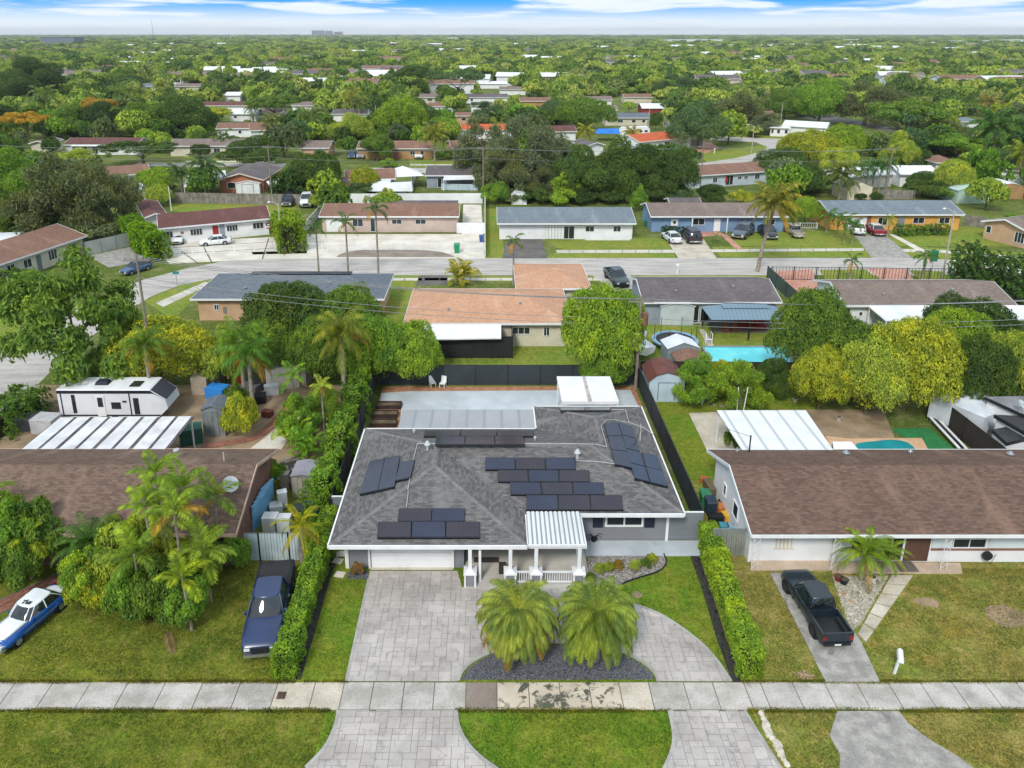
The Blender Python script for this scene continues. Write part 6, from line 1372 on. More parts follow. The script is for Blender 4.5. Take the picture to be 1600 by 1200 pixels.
# ribbed carport roof on the left: separate white sheets with dark grime between
lc = flat_roof('white slatted carport roof with dark gaps in front of the travel trailer', [(32, 702), (262, 702), (303, 651), (92, 653)], 2.6, 2.6, mat('grime_dark', '#6a6462', '#4c4746', 1.2, .9, .1), name='carport', cat='carport', t=.08)
A_, B_, C_, D_ = [G(x, y, 2.62) - lc.location for x, y in ((32, 702), (262, 702), (303, 651), (92, 653))]
M_sheet = mat('sheet_white', '#dadadc', '#c4c4c6', .8, .55, grime=.5)
for i in range(8):
    f0, f1 = i / 8 + .012, (i + 1) / 8 - .012 - (.006 if i % 2 else 0)
    b = MB(); slab_roof(b, [A_.lerp(B_, f0) + Vector((0, 0, .04)), A_.lerp(B_, f1) + Vector((0, 0, .04)), D_.lerp(C_, f1) + Vector((0, 0, .04)), D_.lerp(C_, f0) + Vector((0, 0, .04))], .04); b.build('roof_sheet', M_sheet, lc)
# boats, far vans, covers
def boat(label, q, L, m, rz=0, cover=None):
    t = thing('boat', label, 'boat', G(*q), rz); b = MB(); secs = []
    for f in np.linspace(0, 1, 8):
        w = .95 * (1 - max(0, f - .45) ** 2 * 3.0); w = max(.05, w); x = f * L; secs.append([(x, w, 1.3), (x, w * .8, .7), (x, 0, .45 + .5 * max(0, f - .6)), (x, -w * .8, .7), (x, -w, 1.3)])
    loft(b, secs); b.build('hull', m, t); b = MB(); b.box(L * .3, L * .55, -.6, .6, 1.3, 1.9); b.build('console', cover or M_trim, t)
    for sy in (-1, 1): b = MB(); b.disc_wheel(L * .35, sy * .8, .32, .32, .2); b.build('trailer_wheel', M_tyre, t)
    return t
boat('white boat on a trailer under the trees by the street bend', (1155, 205), 7, M_white, .2)
boat('white open boat beside the tall pole, near the trampoline', (1010, 563), 6, M_white, 1.9)
boat('white skiff behind the yellow-green tree by the pole', (1000, 540), 5, M_white, 2.2)
fv = thing('travel_trailer', 'white rounded trailer behind the orange-roofed house', 'travel trailer', G(990, 214), 0); b = MB(); pr = [(-4.5, .6), (4.5, .6), (4.6, 2.4), (4.0, 3.2), (-3.8, 3.0), (-4.6, 1.8)]; b.hull([(x, -1.2, z) for x, z in pr], [(x, 1.2, z) for x, z in pr]); b.build('body', M_white, fv); 
for x in (-3, -1, 1.4, 3): b = MB(); b.box(x, x + .9, -1.24, -1.204, 1.6, 2.2); b.build('window', M_glass, fv)
tv = thing('tarpaulin', 'bright blue tarp over a frame left of the orange tile roof', 'tarp', G(948, 219)); b = MB(); b.hull([(-3.6, -2.5, 2.2), (3.6, -2.5, 2.2), (3.6, 2.5, 2.2), (-3.6, 2.5, 2.2)], [(-2.4, -1.2, 3.2), (3.2, -1.2, 3.3), (3.2, 1.6, 3.3), (-2.4, 1.6, 3.2)]); b.build('sheet', mat('tarp_blue', '#2b78d4', '#2468bb', .6, .6), tv)
for x in (-3.3, 3.3): b = MB(); b.box(x - .06, x + .06, -2.3, -2.18, 0, 2.2); b.build('post', M_metal, tv)
tent('large white peaked canopy behind the white fence, centre', (630, 291), 7.5, 7, 4.2, S_whiter, .3, 2.6)
tent('white canopy over dark car beside the brick house', (445, 303), 6.0, 6, 3.4, S_whiter, .4, 2.2)
cb = thing('boat_cover', 'long white covered boat behind the white fence, centre', 'covered boat', G(612, 305)); b = MB(); b.hull([(-4.6, -1.2, 1.0), (4.2, -1.2, 1.0), (4.2, 1.2, 1.0), (-4.6, 1.2, 1.0)], [(-3.4, -.5, 2.3), (4.0, -.6, 2.6), (4.0, .6, 2.6), (-3.4, .5, 2.3)]); b.build('cover', S_whiter, cb); b = MB(); b.box(-3, 3, -.8, .8, 0, .98); b.build('trailer', M_metal, cb)
wv = flat_roof('white hip canopy roof left of the palms by the brick house', [(287, 292), (320, 288), (322, 268), (292, 270)], 2.4, 3.0, S_whiter, name='canopy_roof', cat='canopy')
wv2 = flat_roof('white rear roof sheet on the dark roof by the brick house', [(318, 284), (355, 280), (352, 266), (322, 268)], 2.7, 3.3, S_whiter, name='canopy_roof', cat='canopy')
flat_roof('white low roof behind the tree, beside the white rear roof, left', [(185, 300), (225, 295), (222, 286), (195, 289)], 2.4, 2.6, S_whiter, name='canopy_roof', cat='canopy')
flat_roof('white rooftop by the far left edge above the cream house', [(-20, 375), (20, 375), (38, 362), (-10, 364)], 2.8, 2.8, S_whiter, name='canopy_roof', cat='canopy')
# ---------------------------------------------- odds and ends in the left side yard
def boxthing(name, label, cat, q, dims, c, rz=0, tilt=0, z=0, parts=1, group=None, rough=.6):
    o = thing(name, label, cat, (*G(*q).xy, z), rz, group); o.rotation_euler = (tilt, 0, rz); w, d, h = dims; m = mat(name + '_' + c[1:], c, None, 1.5, rough, grime=.2)
    b = MB(); b.box(-w / 2, w / 2, -d / 2, d / 2, 0, h * .93); b.build('body', m, o)
    b = MB(); b.box(-w / 2 - .015, w / 2 + .015, -d / 2 - .015, d / 2 + .015, h * .935, h); b.build('top', m, o); return o
for i in range(5): boxthing('metal_sheet', ['front', 'second', 'middle', 'fourth', 'rearmost'][i] + ' tall light blue panel leaning by the pale gate', 'metal sheet', (404 + i * 3.5, 822 - i * 7), (1.3, .1, 1.9), '#6fa4c8', 1.25, .08, group='blue panels by the pale gate')
boxthing('washing_machine', 'white appliance with a round dark hole behind the pale gate', 'appliance', (424, 826), (.9, .7, 1.0), '#d9dcdd'); boxthing('freezer', 'white chest appliance left of the small tree behind the pale gate', 'appliance', (444, 826), (.9, .7, .9), '#cfd4d6')
boxthing('crate', 'white crate with black lid in the left side yard', 'crate', (432, 800), (.8, .7, .6), '#c8cccd', .3); boxthing('crate', 'white tall frame box beside the black-lidded crate', 'crate', (442, 792), (.6, .4, 1.3), '#d5d8d8', .4, .1)
boxthing('storage_box', 'bright blue covered box by the tall hedge', 'box', (487, 800), (1.0, .8, .6), '#2f7fc4', .2); boxthing('storage_box', 'dark green round-topped box beside the grey shed', 'box', (470, 806), (.9, .7, .7), '#2f3b38', -.2)
boxthing('storage_box', 'orange box in the junk below the tall hedge', 'box', (512, 727), (.7, .5, .5), '#c8641e', .5); boxthing('storage_box', 'rust red box left of the orange one', 'box', (505, 737), (.9, .5, .4), '#7c3f2c', .2)
boxthing('water_heater', 'pale upright tank in the left side yard', 'tank', (447, 762), (.55, .55, 1.2), '#9c968c'); boxthing('cabinet', 'white cabinet by the wall of the left house', 'cabinet', (415, 752), (.5, .6, 1.5), '#bccbd6', .3)
cols = ['#8d857b', '#6f675e', '#a39c90', '#55504b', '#b7b2a8', '#7b6a5a', '#5f6f7c', '#938673']
for i in range(26):
    f = random.random(); q = (452 + random.uniform(-6, 8) + f * 32 * (1 if i % 2 else .5), 765 - f * 90 + random.uniform(-6, 6))
    p = G(*q); o = thing('scrap_plank', f'{["grey","brown","pale","dark","white","tan","blue-grey","dusty"][i % 8]} length of scrap {["leaning","lying","tilted","crossed"][i // 8]} in the junk strip beside the tall hedge', 'scrap', (p.x, p.y, .15 + random.random() * .5), random.uniform(.9, 2.2), 'scrap lengths in the junk strip')
    o.rotation_euler = (random.uniform(-.3, .3), random.uniform(-.35, .35), random.uniform(.7, 2.3)); b = MB(); L_ = random.uniform(.8, 2.6); b.box(-L_ / 2, L_ / 2, -.06 - .1 * random.random(), .1, 0, .06 + .2 * random.random()); b.build('plank', mat('scrap_' + cols[i % 8][1:], cols[i % 8], None, 3, .85, grime=.3), o)
for i, (q, c, d) in enumerate([((392, 612), '#5a5f63', (1.6, .9, .7)), ((372, 600), '#c0512c', (1.0, .8, .9)), ((341, 620), '#2f86d8', (1.7, 1.2, 1.0)), ((356, 607), '#b9846a', (2.6, .5, .25)), ((410, 607), '#2a2a2e', (1.4, .9, .8)), ((425, 590), '#2b7a68', (.8, .8, .6)),
                               ((330, 596), '#8a8783', (2.4, 1.6, 1.3)), ((418, 650), '#7a3f34', (.8, .6, .5)), ((405, 628), '#1f1f22', (1.2, .9, .7)), ((315, 612), '#b3a493', (1.3, 1.2, 1.6)), ((442, 600), '#cfcac2', (2.8, 2.2, 2.1)), ((468, 592), '#a8a49d', (2.6, 2.4, 2.3)), ((425, 616), '#c6cbcf', (1.2, .6, .9)), ((75, 672), '#b8b8ba', (1.8, 1.4, 1.2)), ((45, 668), '#55595c', (2.2, 1.4, 1.0)), ((300, 690), '#2c5b50', (1.6, 1.2, 1.3))]):
    nm = {10: 'small_shed', 11: 'small_shed'}.get(i, 'storage_box')
    boxthing(nm, ['grey low box under the palms in the left back yard', 'orange-red box under the spreading palm, left back yard', 'blue tarped stack beside the narrow grey shed', 'long pinkish board pile behind the blue stack', 'black box right of the orange-red one', 'teal box near the pale shed roofs', 'grey lumped cover behind the board pile',
                  'maroon box at the curved brick edging', 'black crate above the curved brick edging', 'tan brick-like stack left of the blue stack', 'pale flat-roofed hut left of the tall feather palm', 'grey flat-roofed hut under the tall feather palm', 'light grey crate under the palms', 'pale square box behind the slatted carport, left', 'dark low machine left of the slatted carport', 'dark green covered bundle under the slatted carport end'][i], 'box' if i not in (10, 11) else 'hut', q, d, c, random.uniform(-.4, .4), rough=.75)
# right side yard clutter
for i, (q, c, d) in enumerate([((1118, 815), '#1e2225', (.9, .5, .5)), ((1138, 812), '#d8a62c', (.8, .6, .5)), ((1130, 832), '#4a8fa0', (.5, .5, .6)), ((1142, 833), '#8fa6b4', (.5, .5, .6)), ((1152, 833), '#9fb4c0', (.5, .5, .6)), ((1124, 800), '#c07a3c', (.5, .7, .5)), ((1135, 792), '#202326', (.8, .8, .4)), ((1108, 768), '#6d5a48', (.4, 1.4, .6)), ((1148, 820), '#d8d8d4', (.6, .4, .8)), ((1100, 752), '#b0622f', (.5, .5, .3))]):
    boxthing('storage_tub', ['black tub beside the dark blue bin', 'yellow tub in the right side yard', 'teal bucket behind the corrugated gate', 'pale blue jug left of its pair behind the gate', 'pale blue jug right of its pair behind the gate', 'orange-brown box behind the green bin', 'black tyre-like tub by the white wall', 'brown wooden stand at the patio edge', 'white upright board by the wall', 'small rust box by the concrete pad'][i], 'tub', q, d, c, random.uniform(-.3, .3))
# stones
M_rock = mat('limestone', '#cfc8ba', '#b0a897', 3, .9, .5, grime=.2)
def nth(i): return ('nearest', 'second', 'third', 'fourth', 'fifth', 'sixth', 'seventh', 'eighth', 'ninth', 'tenth', '11th', '12th', '13th', '14th', '15th', '16th', '17th', '18th', '19th', '20th')[i] if i < 20 else f'{i+1}{dict([(1,"st"),(2,"nd"),(3,"rd")]).get((i+1)%10,"th")}'
def rock(label, q, s, group, m=None):
    b = MB(); n = 7; v = [(0, 0, s * .5)]; ph = random.random() * 6
    for k in range(n): a = k * 6.283 / n + ph; rr = s * random.uniform(.75, 1.1); v.append((rr * math.cos(a) * .7, rr * math.sin(a) * .7, s * random.uniform(.3, .42)))
    for k in range(n): a = k * 6.283 / n + ph; rr = s * random.uniform(.9, 1.15); v.append((rr * math.cos(a), rr * math.sin(a), -.02))
    f = [(0, 1 + k, 1 + (k + 1) % n) for k in range(n)] + [(1 + k, 8 + k, 8 + (k + 1) % n, 1 + (k + 1) % n) for k in range(n)]
    b.raw(v, f); o = b.build('rock', m or M_rock); o.location = G(*q); tag(o, label, 'rock', group)
pts = curve_px([(1189, 1111), (1197, 1128), (1201, 1145), (1212, 1160), (1218, 1175), (1228, 1196)], 4)
for i, p in enumerate(pts):
    b = None; s = random.uniform(.13, .24); rock(f'{nth(i)} whitish boulder from the pavement in the row beside the right apron', (0, 1100), s, 'boulders in the row beside the right apron'); o = COL.objects[-1] if False else bpy.data.objects[-1]
    ob = [x for x in bpy.data.objects if x.name.startswith('rock')][-1]; ob.location = (p[0] + random.uniform(-.08, .08), p[1], 0)
for i in range(18):
    a = i * 6.283 / 18; c = G(1125, 622); rock('stone in the ring round the tree behind the blue barn shed', (0, 900), .22, 'stones in the ring under the right back yard trees', mat('stone_ring', '#8f887c', '#6f695f', 3, .9, .4))
    ob = [x for x in bpy.data.objects if x.name.startswith('rock')][-1]; ob.location = (c.x + 1.7 * math.cos(a), c.y + 1.5 * math.sin(a), 0)
for i in range(12):
    q = [(1320, 905), (1335, 915), (1345, 925), (1330, 940), (1340, 950), (1350, 935), (1318, 928), (1328, 960), (1336, 970), (1350, 955), (1360, 912), (1375, 905)][i]; rock(f'pale or rusty stone in the pebble bed, number of the scatter beside the black pickup' if 0 else 'pale stone scattered in the pebble bed beside the black pickup', q, random.uniform(.1, .2), 'stones scattered in the pebble bed', M_rock if i % 3 else mat('stone_rust', '#b08a6a', '#94704f', 3, .9))
for i, (q, c, lab) in enumerate([((1318, 912), '#26292c', 'black round pot beside the pickup nose'), ((1362, 908), '#d8dadb', 'white pot under the fan palm by the front step'), ((1310, 907), '#8c2f2a', 'small red pot beside the pickup nose'), ((1242, 628), '#c7b49a', 'clay pot under the tree behind the white carport'), ((1310, 657), '#bdb7ae', 'pale bowl planter under the mango tree')]):
    o = thing('plant_pot', lab, 'plant pot', G(*q)); b = MB(); b.tube([(0, 0, 0), (0, 0, .32)], .17, 12, r1=.25); b.build('pot', mat('pot_' + c[1:], c, None, 2, .7), o); b = MB(); b.tube([(0, 0, .325), (0, 0, .34)], .2, 12); b.build('soil', M_mulch, o)
# leaning poles in the right back yard and pale debris
for k, (q, dx) in enumerate((((1090, 625), -.1), ((1096, 633), .35), ((1151, 650), -.05), ((1160, 650), .1), ((1143, 622), .1))):
    o = thing('clothes_pole', ['left white pole of the leaning pair behind the white carport', 'right white pole of the leaning pair, more tilted', 'white pole just behind the carport roof, left one', 'white pole just behind the carport roof, right one', 'short grey pole under the small trees'][k], 'pole', G(*q), 0, 'white poles in the right back yard'); b = MB(); b.tube([(0, 0, 0), (dx * 2, 0, 2.6)], .045, 6); b.build('pole', M_trim, o)
pa = thing('patio_umbrella', 'closed red parasol before the glass door of the pale blue house', 'parasol', G(1134, 291)); b = MB(); b.tube([(0, 0, 0), (0, 0, 2.6)], .04, 6); b.build('pole', M_metal, pa); b = MB(); b.tube([(0, 0, .9), (0, 0, 2.7)], .3, 8, r1=.05); b.build('canopy', M_red, pa)
"""flag beside the red-roofed house"""
fl = thing('flag', 'small red, white and blue flag by the right end of the maroon-roofed house', 'flag', G(417, 366)); b = MB(); b.tube([(0, 0, 0), (.4, -.3, 2.2)], .03, 5); b.build('pole', M_metal, fl)
for k in range(5): b = MB(); b.box(.1, .6, -.32, -.3, 1.0 + k * .18, 1.0 + (k + 1) * .18 - .005); b.build('stripe', M_red if k % 2 == 0 else M_trim, fl)
b = MB(); b.box(.08, .3, -.335, -.322, 1.5, 1.9); b.build('canton', mat('flag_blue', '#2b3f78', None, 2, .7), fl)
bn = thing('bench', 'long white low bench or gutter rack along the brown screen by the turf', 'bench', G(1478, 682)); d = (G(1497, 700) - G(1455, 655)); bn.rotation_euler.z = math.atan2(d.y, d.x)
for k in range(3): b = MB(); b.box(-2.4, 2.4, -.3 + k * .25, -.1 + k * .25, .35, .42); b.build('slat', M_trim if k != 1 else M_blackm, bn)
for x in (-2.2, 2.2): b = MB(); b.box(x - .05, x + .05, -.25, .35, 0, .35); b.build('leg', M_metal, bn)

# ------------------------------------------------------------------ vegetation kit
F_leaf = foliage('leaves', .4); F_far = foliage('leaves_distant', .2, 'random'); F_palm = foliage('palm_leaves', .42)
M_bark = mat('bark', '#6f6557', '#51483d', 2.5, .95, .5, kind='obj'); M_palmbark = mat('palm_bark', '#9b9083', '#766c60', 3, .95, .4, kind='obj'); M_twig = mat('dry_frond', '#a08060', '#7d6148', 2, .95)
def unit(v): return v / np.maximum(np.linalg.norm(v, axis=-1, keepdims=True), 1e-9)
def leaf_mesh(name, C, N, a, b_, rng, mats, extra=None):
    n = len(C); N = unit(N + rng.normal(0, .45, (n, 3))); t = unit(np.cross(N, rng.normal(0, 1, (n, 3)))); s = np.cross(N, t)
    sz = rng.uniform(.65, 1.3, (n, 1)); A = t * a * sz; B = s * b_ * sz; bend = -N * (a * .25) * sz
    V = np.stack([C - A + bend, C - B, C + A + bend, C + B], 1).reshape(-1, 3)
    ev = np.array(extra.v, float).reshape(-1, 3) if extra else np.zeros((0, 3)); nv = len(V)
    me = bpy.data.meshes.new(name); me.vertices.add(nv + len(ev)); me.vertices.foreach_set('co', np.vstack([V, ev]).ravel())
    loops = list(range(nv)); starts = list(range(0, nv, 4)); mi = [0] * n; sm_ = [False] * n
    if extra:
        for f, q in zip(extra.f, extra.mi): starts.append(len(loops)); loops += [nv + i for i in f]; mi.append(1); sm_.append(True)
    me.loops.add(len(loops)); me.loops.foreach_set('vertex_index', loops); me.polygons.add(len(starts)); me.polygons.foreach_set('loop_start', starts)
    me.polygons.foreach_set('material_index', mi); me.polygons.foreach_set('use_smooth', sm_)
    for m in mats: me.materials.append(m)
    me.update(calc_edges=True); return me
def puffs(kind, rng):
    """centres, radii (xyz) of the leaf clumps that make a crown of unit radius"""
    P = []
    if kind == 'mango':
        for i in range(85):
            z = 1 - (i + .5) / 85 * 1.25; th = i * 2.39996 + rng.normal(0, .15); r = math.sqrt(max(0, 1 - z * z)); k = rng.uniform(.76, .92)
            P.append((r * math.cos(th) * k, r * math.sin(th) * k, .5 + z * .5 * k, rng.uniform(.15, .25)))
        P.append((0, 0, .5, .62))
    elif kind == 'oak':
        for i in range(26):
            th = rng.uniform(0, 6.28); r = math.sqrt(rng.uniform(0, 1)) * .72; z = .2 + .88 * (1 - r * r) * rng.uniform(.15, 1.0)
            P.append((r * math.cos(th), r * math.sin(th), z, rng.uniform(.2, .36)))
        P.append((0, 0, .5, .45))
    elif kind == 'wispy':
        for i in range(34):
            th = rng.uniform(0, 6.28); r = math.sqrt(rng.uniform(0, 1)) * .8; z = .15 + .95 * (1 - r * r * .8) * rng.uniform(.05, 1.0)
            P.append((r * math.cos(th), r * math.sin(th), z, rng.uniform(.13, .3)))
    elif kind == 'spread':
        for i in range(30):
            th = rng.uniform(0, 6.28); r = math.sqrt(rng.uniform(0, 1)) * .85; z = .62 + .3 * (1 - r * r) + rng.normal(0, .06)
            P.append((r * math.cos(th), r * math.sin(th), z, rng.uniform(.16, .26)))
    elif kind == 'cone':
        for i in range(40):
            f = rng.uniform(0, 1) ** .7; r = (1 - f) * .75; th = i * 2.4; P.append((r * math.cos(th), r * math.sin(th), .12 + f * 1.0, rng.uniform(.14, .28) * (1.1 - f * .6)))
        P.append((0, 0, .4, .4))
    elif kind == 'shrub':
        for i in range(30):
            th = rng.uniform(0, 6.28); r = math.sqrt(rng.uniform(0, 1)) * .75; P.append((r * math.cos(th), r * math.sin(th), .2 + .7 * (1 - r * r) * rng.uniform(.5, 1), rng.uniform(.16, .3)))
    elif kind == 'open':
        for i in range(44):
            th = i * 2.39996 + rng.normal(0, .3); r = math.sqrt((i + .5) / 44) * .86; z = .16 + .9 * (1 - r * r * .75) * rng.uniform(.1, 1.0)
            P.append((r * math.cos(th), r * math.sin(th), z, rng.uniform(.1, .24)))
    P = np.array(P); th = np.arctan2(P[:, 1], P[:, 0]); a1, a2, a3 = rng.uniform(0, 6.28, 3); amp = 1.0 if kind != 'mango' else .7
    k = 1 + amp * (.16 * np.sin(2 * th + a1) + .12 * np.sin(3 * th + a2)); P[:, 0] *= k; P[:, 1] *= k; P[:, 2] *= 1 + amp * .14 * np.sin(2 * th + a3) * np.hypot(P[:, 0], P[:, 1])
    return P
def crown_mesh(kind, seed, n, a, b_, far=False):
    rng = np.random.default_rng(seed); P = puffs(kind, rng); w = P[:, 3] ** 2; k = rng.choice(len(P), n * 3, p=w / w.sum())
    d = unit(rng.normal(0, 1, (n * 3, 3))); zs = .72 if kind != 'spread' else .5
    rad = P[k, 3:4] * rng.uniform(.72 if kind not in ('wispy', 'open') else .3, 1.08, (n * 3, 1)); C = P[k, :3] + d * rad * np.array([1, 1, zs])
    keep = np.ones(len(C), bool)
    for i in range(len(P)):
        q = (C - P[i, :3]) / (P[i, 3] * np.array([1, 1, zs])); keep &= ~((q ** 2).sum(1) < .5)
    if kind in ('wispy', 'open'): keep[:] = True
    keep &= C[:, 2] > .04; keep &= (d[:, 2] > -.55) | (rng.uniform(0, 1, len(C)) < .25)
    C = C[keep][:n]; d = d[keep][:n]; rq = np.percentile(np.hypot(C[:, 0], C[:, 1]), 96); C[:, :2] /= rq; C[:, 2] /= np.percentile(C[:, 2], 98.5); out = unit(C - np.array([0, 0, .35])); N = unit(d * .7 + out * .6 + np.array([0, 0, .35]))
    if kind == 'wispy': N = unit(np.random.default_rng(seed).normal(0, 1, C.shape))
    ex = None
    if far: ex = MB(); ex.tube([(0, 0, -.6), (.03, 0, .1), (0, .02, .5)], .055, 5, r1=.03)
    return leaf_mesh('crown', C, N, a, b_, rng, [F_leaf if far != 'stuff' else F_far, M_bark], ex)
CR = {}
for kd, n, a, b_ in (('mango', 24000, .024, .012), ('oak', 20000, .025, .013), ('wispy', 15000, .036, .011), ('spread', 10000, .026, .014), ('cone', 8000, .035, .018), ('shrub', 5200, .055, .024), ('open', 15000, .034, .016)):
    CR[kd] = [crown_mesh(kd, 11 * q + len(kd), n, a, b_) for q in range(4)]
def trunk_mesh(seed, limbs=5):
    rng = random.Random(seed); b = MB(); b.tube([(0, 0, -.02), (rng.uniform(-.03, .03), rng.uniform(-.03, .03), .45), (0, 0, 1.0)], .05, 8, r1=.035)
    for i in range(limbs):
        a = i * 6.28 / limbs + rng.random(); z = rng.uniform(.55, .95); b.tube([(0, 0, z), (.25 * math.cos(a), .25 * math.sin(a), z + .35), (.55 * math.cos(a), .55 * math.sin(a), z + .6)], .028, 6, r1=.01)
    return b.mesh('trunk', [M_bark])
TR = [trunk_mesh(i) for i in range(4)]
COLS = dict(dark='#4f6d36', deep='#436030', green='#64863a', bright='#82a63a', yellow='#9cad3c', gold='#b39a36', olive='#6c7c58', grey='#6f8068', teal='#5a7b54', fresh='#729c3c', orange='#a08c40', lime='#98b04c')
WORD = dict(dark='dark green', deep='deep green', green='mid-green', bright='bright green', yellow='yellow-green', gold='golden-topped', olive='olive-grey', grey='grey-green', teal='blue-green', fresh='fresh green', orange='orange-tinged', lime='lime green')
TREES = []
def plant(label, x, yb, yt, w, kind='oak', col='green', group=None, name='tree', clear=None, rz=None, world=None, cat='tree'):
    p = G(x, yb) if world is None else Vector((*world[:2], 0)); H = height_at(p.y, yt) if world is None else world[2]
    Rr = w / 2 / px_per_m(yb) if world is None else w / 2; H = max(H, .6)
    if clear is None: clear = dict(mango=.05, oak=.1, wispy=.06, spread=.2, cone=.03, shrub=0, open=.12).get(kind, .1)
    t = thing(name, label, cat, p, 0, group); c = lin(COLS.get(col, col)); j = random.uniform(1.0, 1.22); c = (c[0] * j * 1.13, c[1] * j, c[2] * j * 1.08)
    z0 = H * clear; k = random.randrange(4)
    cr = link('crown', CR[kind][k], t, loc=(0, 0, z0), rz=random.random() * 6.28 if rz is None else rz, scale=(Rr, Rr, (H - z0))); cr.color = (*c, 1)
    if kind != 'shrub': link('trunk', random.choice(TR), t, rz=random.random() * 6, scale=(Rr * .9 + .3, Rr * .9 + .3, H * .45))
    TREES.append((x, yb)); return t
# ---- palms
def frond_mesh(name, L, elev, droop, lw=.3, n=26, width=.035, sag=.5, dens=1, col=None, mats=None):
    """one arching pinnate leaf of length L along +x, leaflets hanging from both sides of the rib"""
    b = MB(); pts = []; p = Vector((0, 0, 0)); a = elev; st = L / 14
    for i in range(15):
        pts.append(p.copy()); p = p + Vector((math.cos(a), 0, math.sin(a))) * st; a -= droop / 14 * (.5 + i / 9)
    b.tube(pts, L * .009, 4, 1, r1=L * .002, cap=False)
    for k in range(n):
        t = .1 + .9 * k / (n - 1); f = t * 14; i = min(13, int(f)); q = pts[i].lerp(pts[i + 1], f - i); d = (pts[i + 1] - pts[i]).normalized()
        ln = L * lw * (math.sin(math.pi * min(1, t * .92 + .1)) ** .6) * random.uniform(.85, 1.1)
        for s in (-1, 1):
            tip = q + (Vector((0, s, 0)) * .8 + d * .62 + Vector((0, 0, -sag * random.uniform(.7, 1.3)))).normalized() * ln
            mid = q.lerp(tip, .45) + Vector((0, 0, ln * .1)); w = d * (L * width * random.uniform(.8, 1.2))
            b.face([q - w * .3, mid - w * .8, tip, mid + w * .8])
    return b.mesh(name, mats or [F_palm, F_palm])
FR = {}
def fronds(kind):
    if kind in FR: return FR[kind]
    P = dict(coconut=(1, 1.9, .24, 26, .028, .9), royal=(1, 2.1, .26, 24, .03, .5), date=(1, 2.05, .15, 44, .012, .35), areca=(1, 1.5, .3, 20, .035, .35), queen=(1, 2.3, .24, 34, .016, 1.0), fan=(1, 1.0, .55, 22, .03, .1), full=(1, 2.15, .19, 110, .0085, .75))[kind]
    FR[kind] = [frond_mesh('frond', P[0], R(e), P[1] * dr, P[2], P[3], P[4], P[5]) for e, dr in (((78, .9), (58, 1.0), (38, 1.0), (18, 1.0), (0, .8), (-25, .55)) if kind != 'full' else ((66, .95), (54, 1.05), (42, 1.05), (28, 1.0), (12, .9), (-6, .7)))]
    return FR[kind]
PCR = {}
def palm(label, x, yb, yh, fl, kind='coconut', n=18, col='#5f7a35', group=None, r=.13, lean=0, near=True, world=None, dead=0, low=.8, tcol=None, crown=False, name='palm_tree', cat='palm'):
    """x,yb: foot; yh: row where the heart of the crown sits; fl: frond length in metres"""
    p = G(x, yb) if world is None else Vector((*world[:2], 0)); H = height_at(p.y, yh) if world is None else world[2]; H = max(H, .3)
    t = thing(name, label, cat, p, 0, group); top = Vector((lean, 0, H))
    b = MB(); b.tube([(0, 0, 0), (lean * .3, 0, H * .4), (lean * .75, 0, H * .8), tuple(top)], r * 1.25, 8, r1=r * .8)
    if kind in ('royal', 'areca'): b.tube([tuple(top), (lean * 1.02, 0, H + .9 * fl * .25)], r * .8, 8, r1=r * .4)
    b.build('trunk', M_palmbark, t); F = fronds(kind); c = lin(col)
    if near:
        for i in range(n):
            f = (i + .5) / n; k = min(5, int(f * low * 6 + random.uniform(-.3, .3))); k = max(0, k); s = fl * random.uniform(.85, 1.08)
            o = link('frond', F[k], t, loc=top + Vector((0, 0, .1 * (1 - f))), rz=i * 2.39996 + random.uniform(-.15, .15), scale=s)
            j = random.uniform(.82, 1.18); cc = tuple(v * j for v in c)
            if f > .8 and random.random() < dead: cc = lin('#a8863c')
            o.color = (*cc, 1)
    else:
        key = (kind, n)
        if key not in PCR:
            V = MB()
            for i in range(n):
                f = (i + .5) / n; k = max(0, min(5, int(f * low * 6))); me = F[k]; M = Matrix.Rotation(i * 2.4, 4, 'Z'); V.raw([M @ v.co for v in me.vertices], [tuple(q.vertices) for q in me.polygons if q.material_index == 0])
            PCR[key] = V.mesh('crown', [F_palm])
        o = link('crown', PCR[key], t, loc=top, rz=random.random() * 6, scale=fl); j = random.uniform(.85, 1.15); o.color = (*[v * j for v in c], 1)
    return t
def clump(label, q, n, h, spread, col='#7fa02a', kind='areca', fl=1.6, group=None, name='palm_clump'):
    """many stems from one root: bushy clump of arching leaves"""
    t = thing(name, label, 'palm', G(*q), 0, group); F = fronds(kind); c = lin(col)
    for i in range(n):
        a = i * 2.4; r = spread * math.sqrt((i + .5) / n); z = h * random.uniform(.25, 1) * (1 - .4 * r / spread); st = Vector((r * math.cos(a) * .6, r * math.sin(a) * .6, z))
        if i % 3 == 0: b = MB(); b.tube([(r * math.cos(a) * .3, r * math.sin(a) * .3, 0), tuple(st)], .04, 5); b.build('stem', M_palmbark, t)
        for k in range(3):
            o = link('frond', F[random.choice((0, 1, 2, 3))], t, loc=st, rz=a + k * 2.1 + random.random(), scale=fl * random.uniform(.7, 1.1)); j = random.uniform(.8, 1.2); o.color = (*[v * j for v in c], 1)
    return t
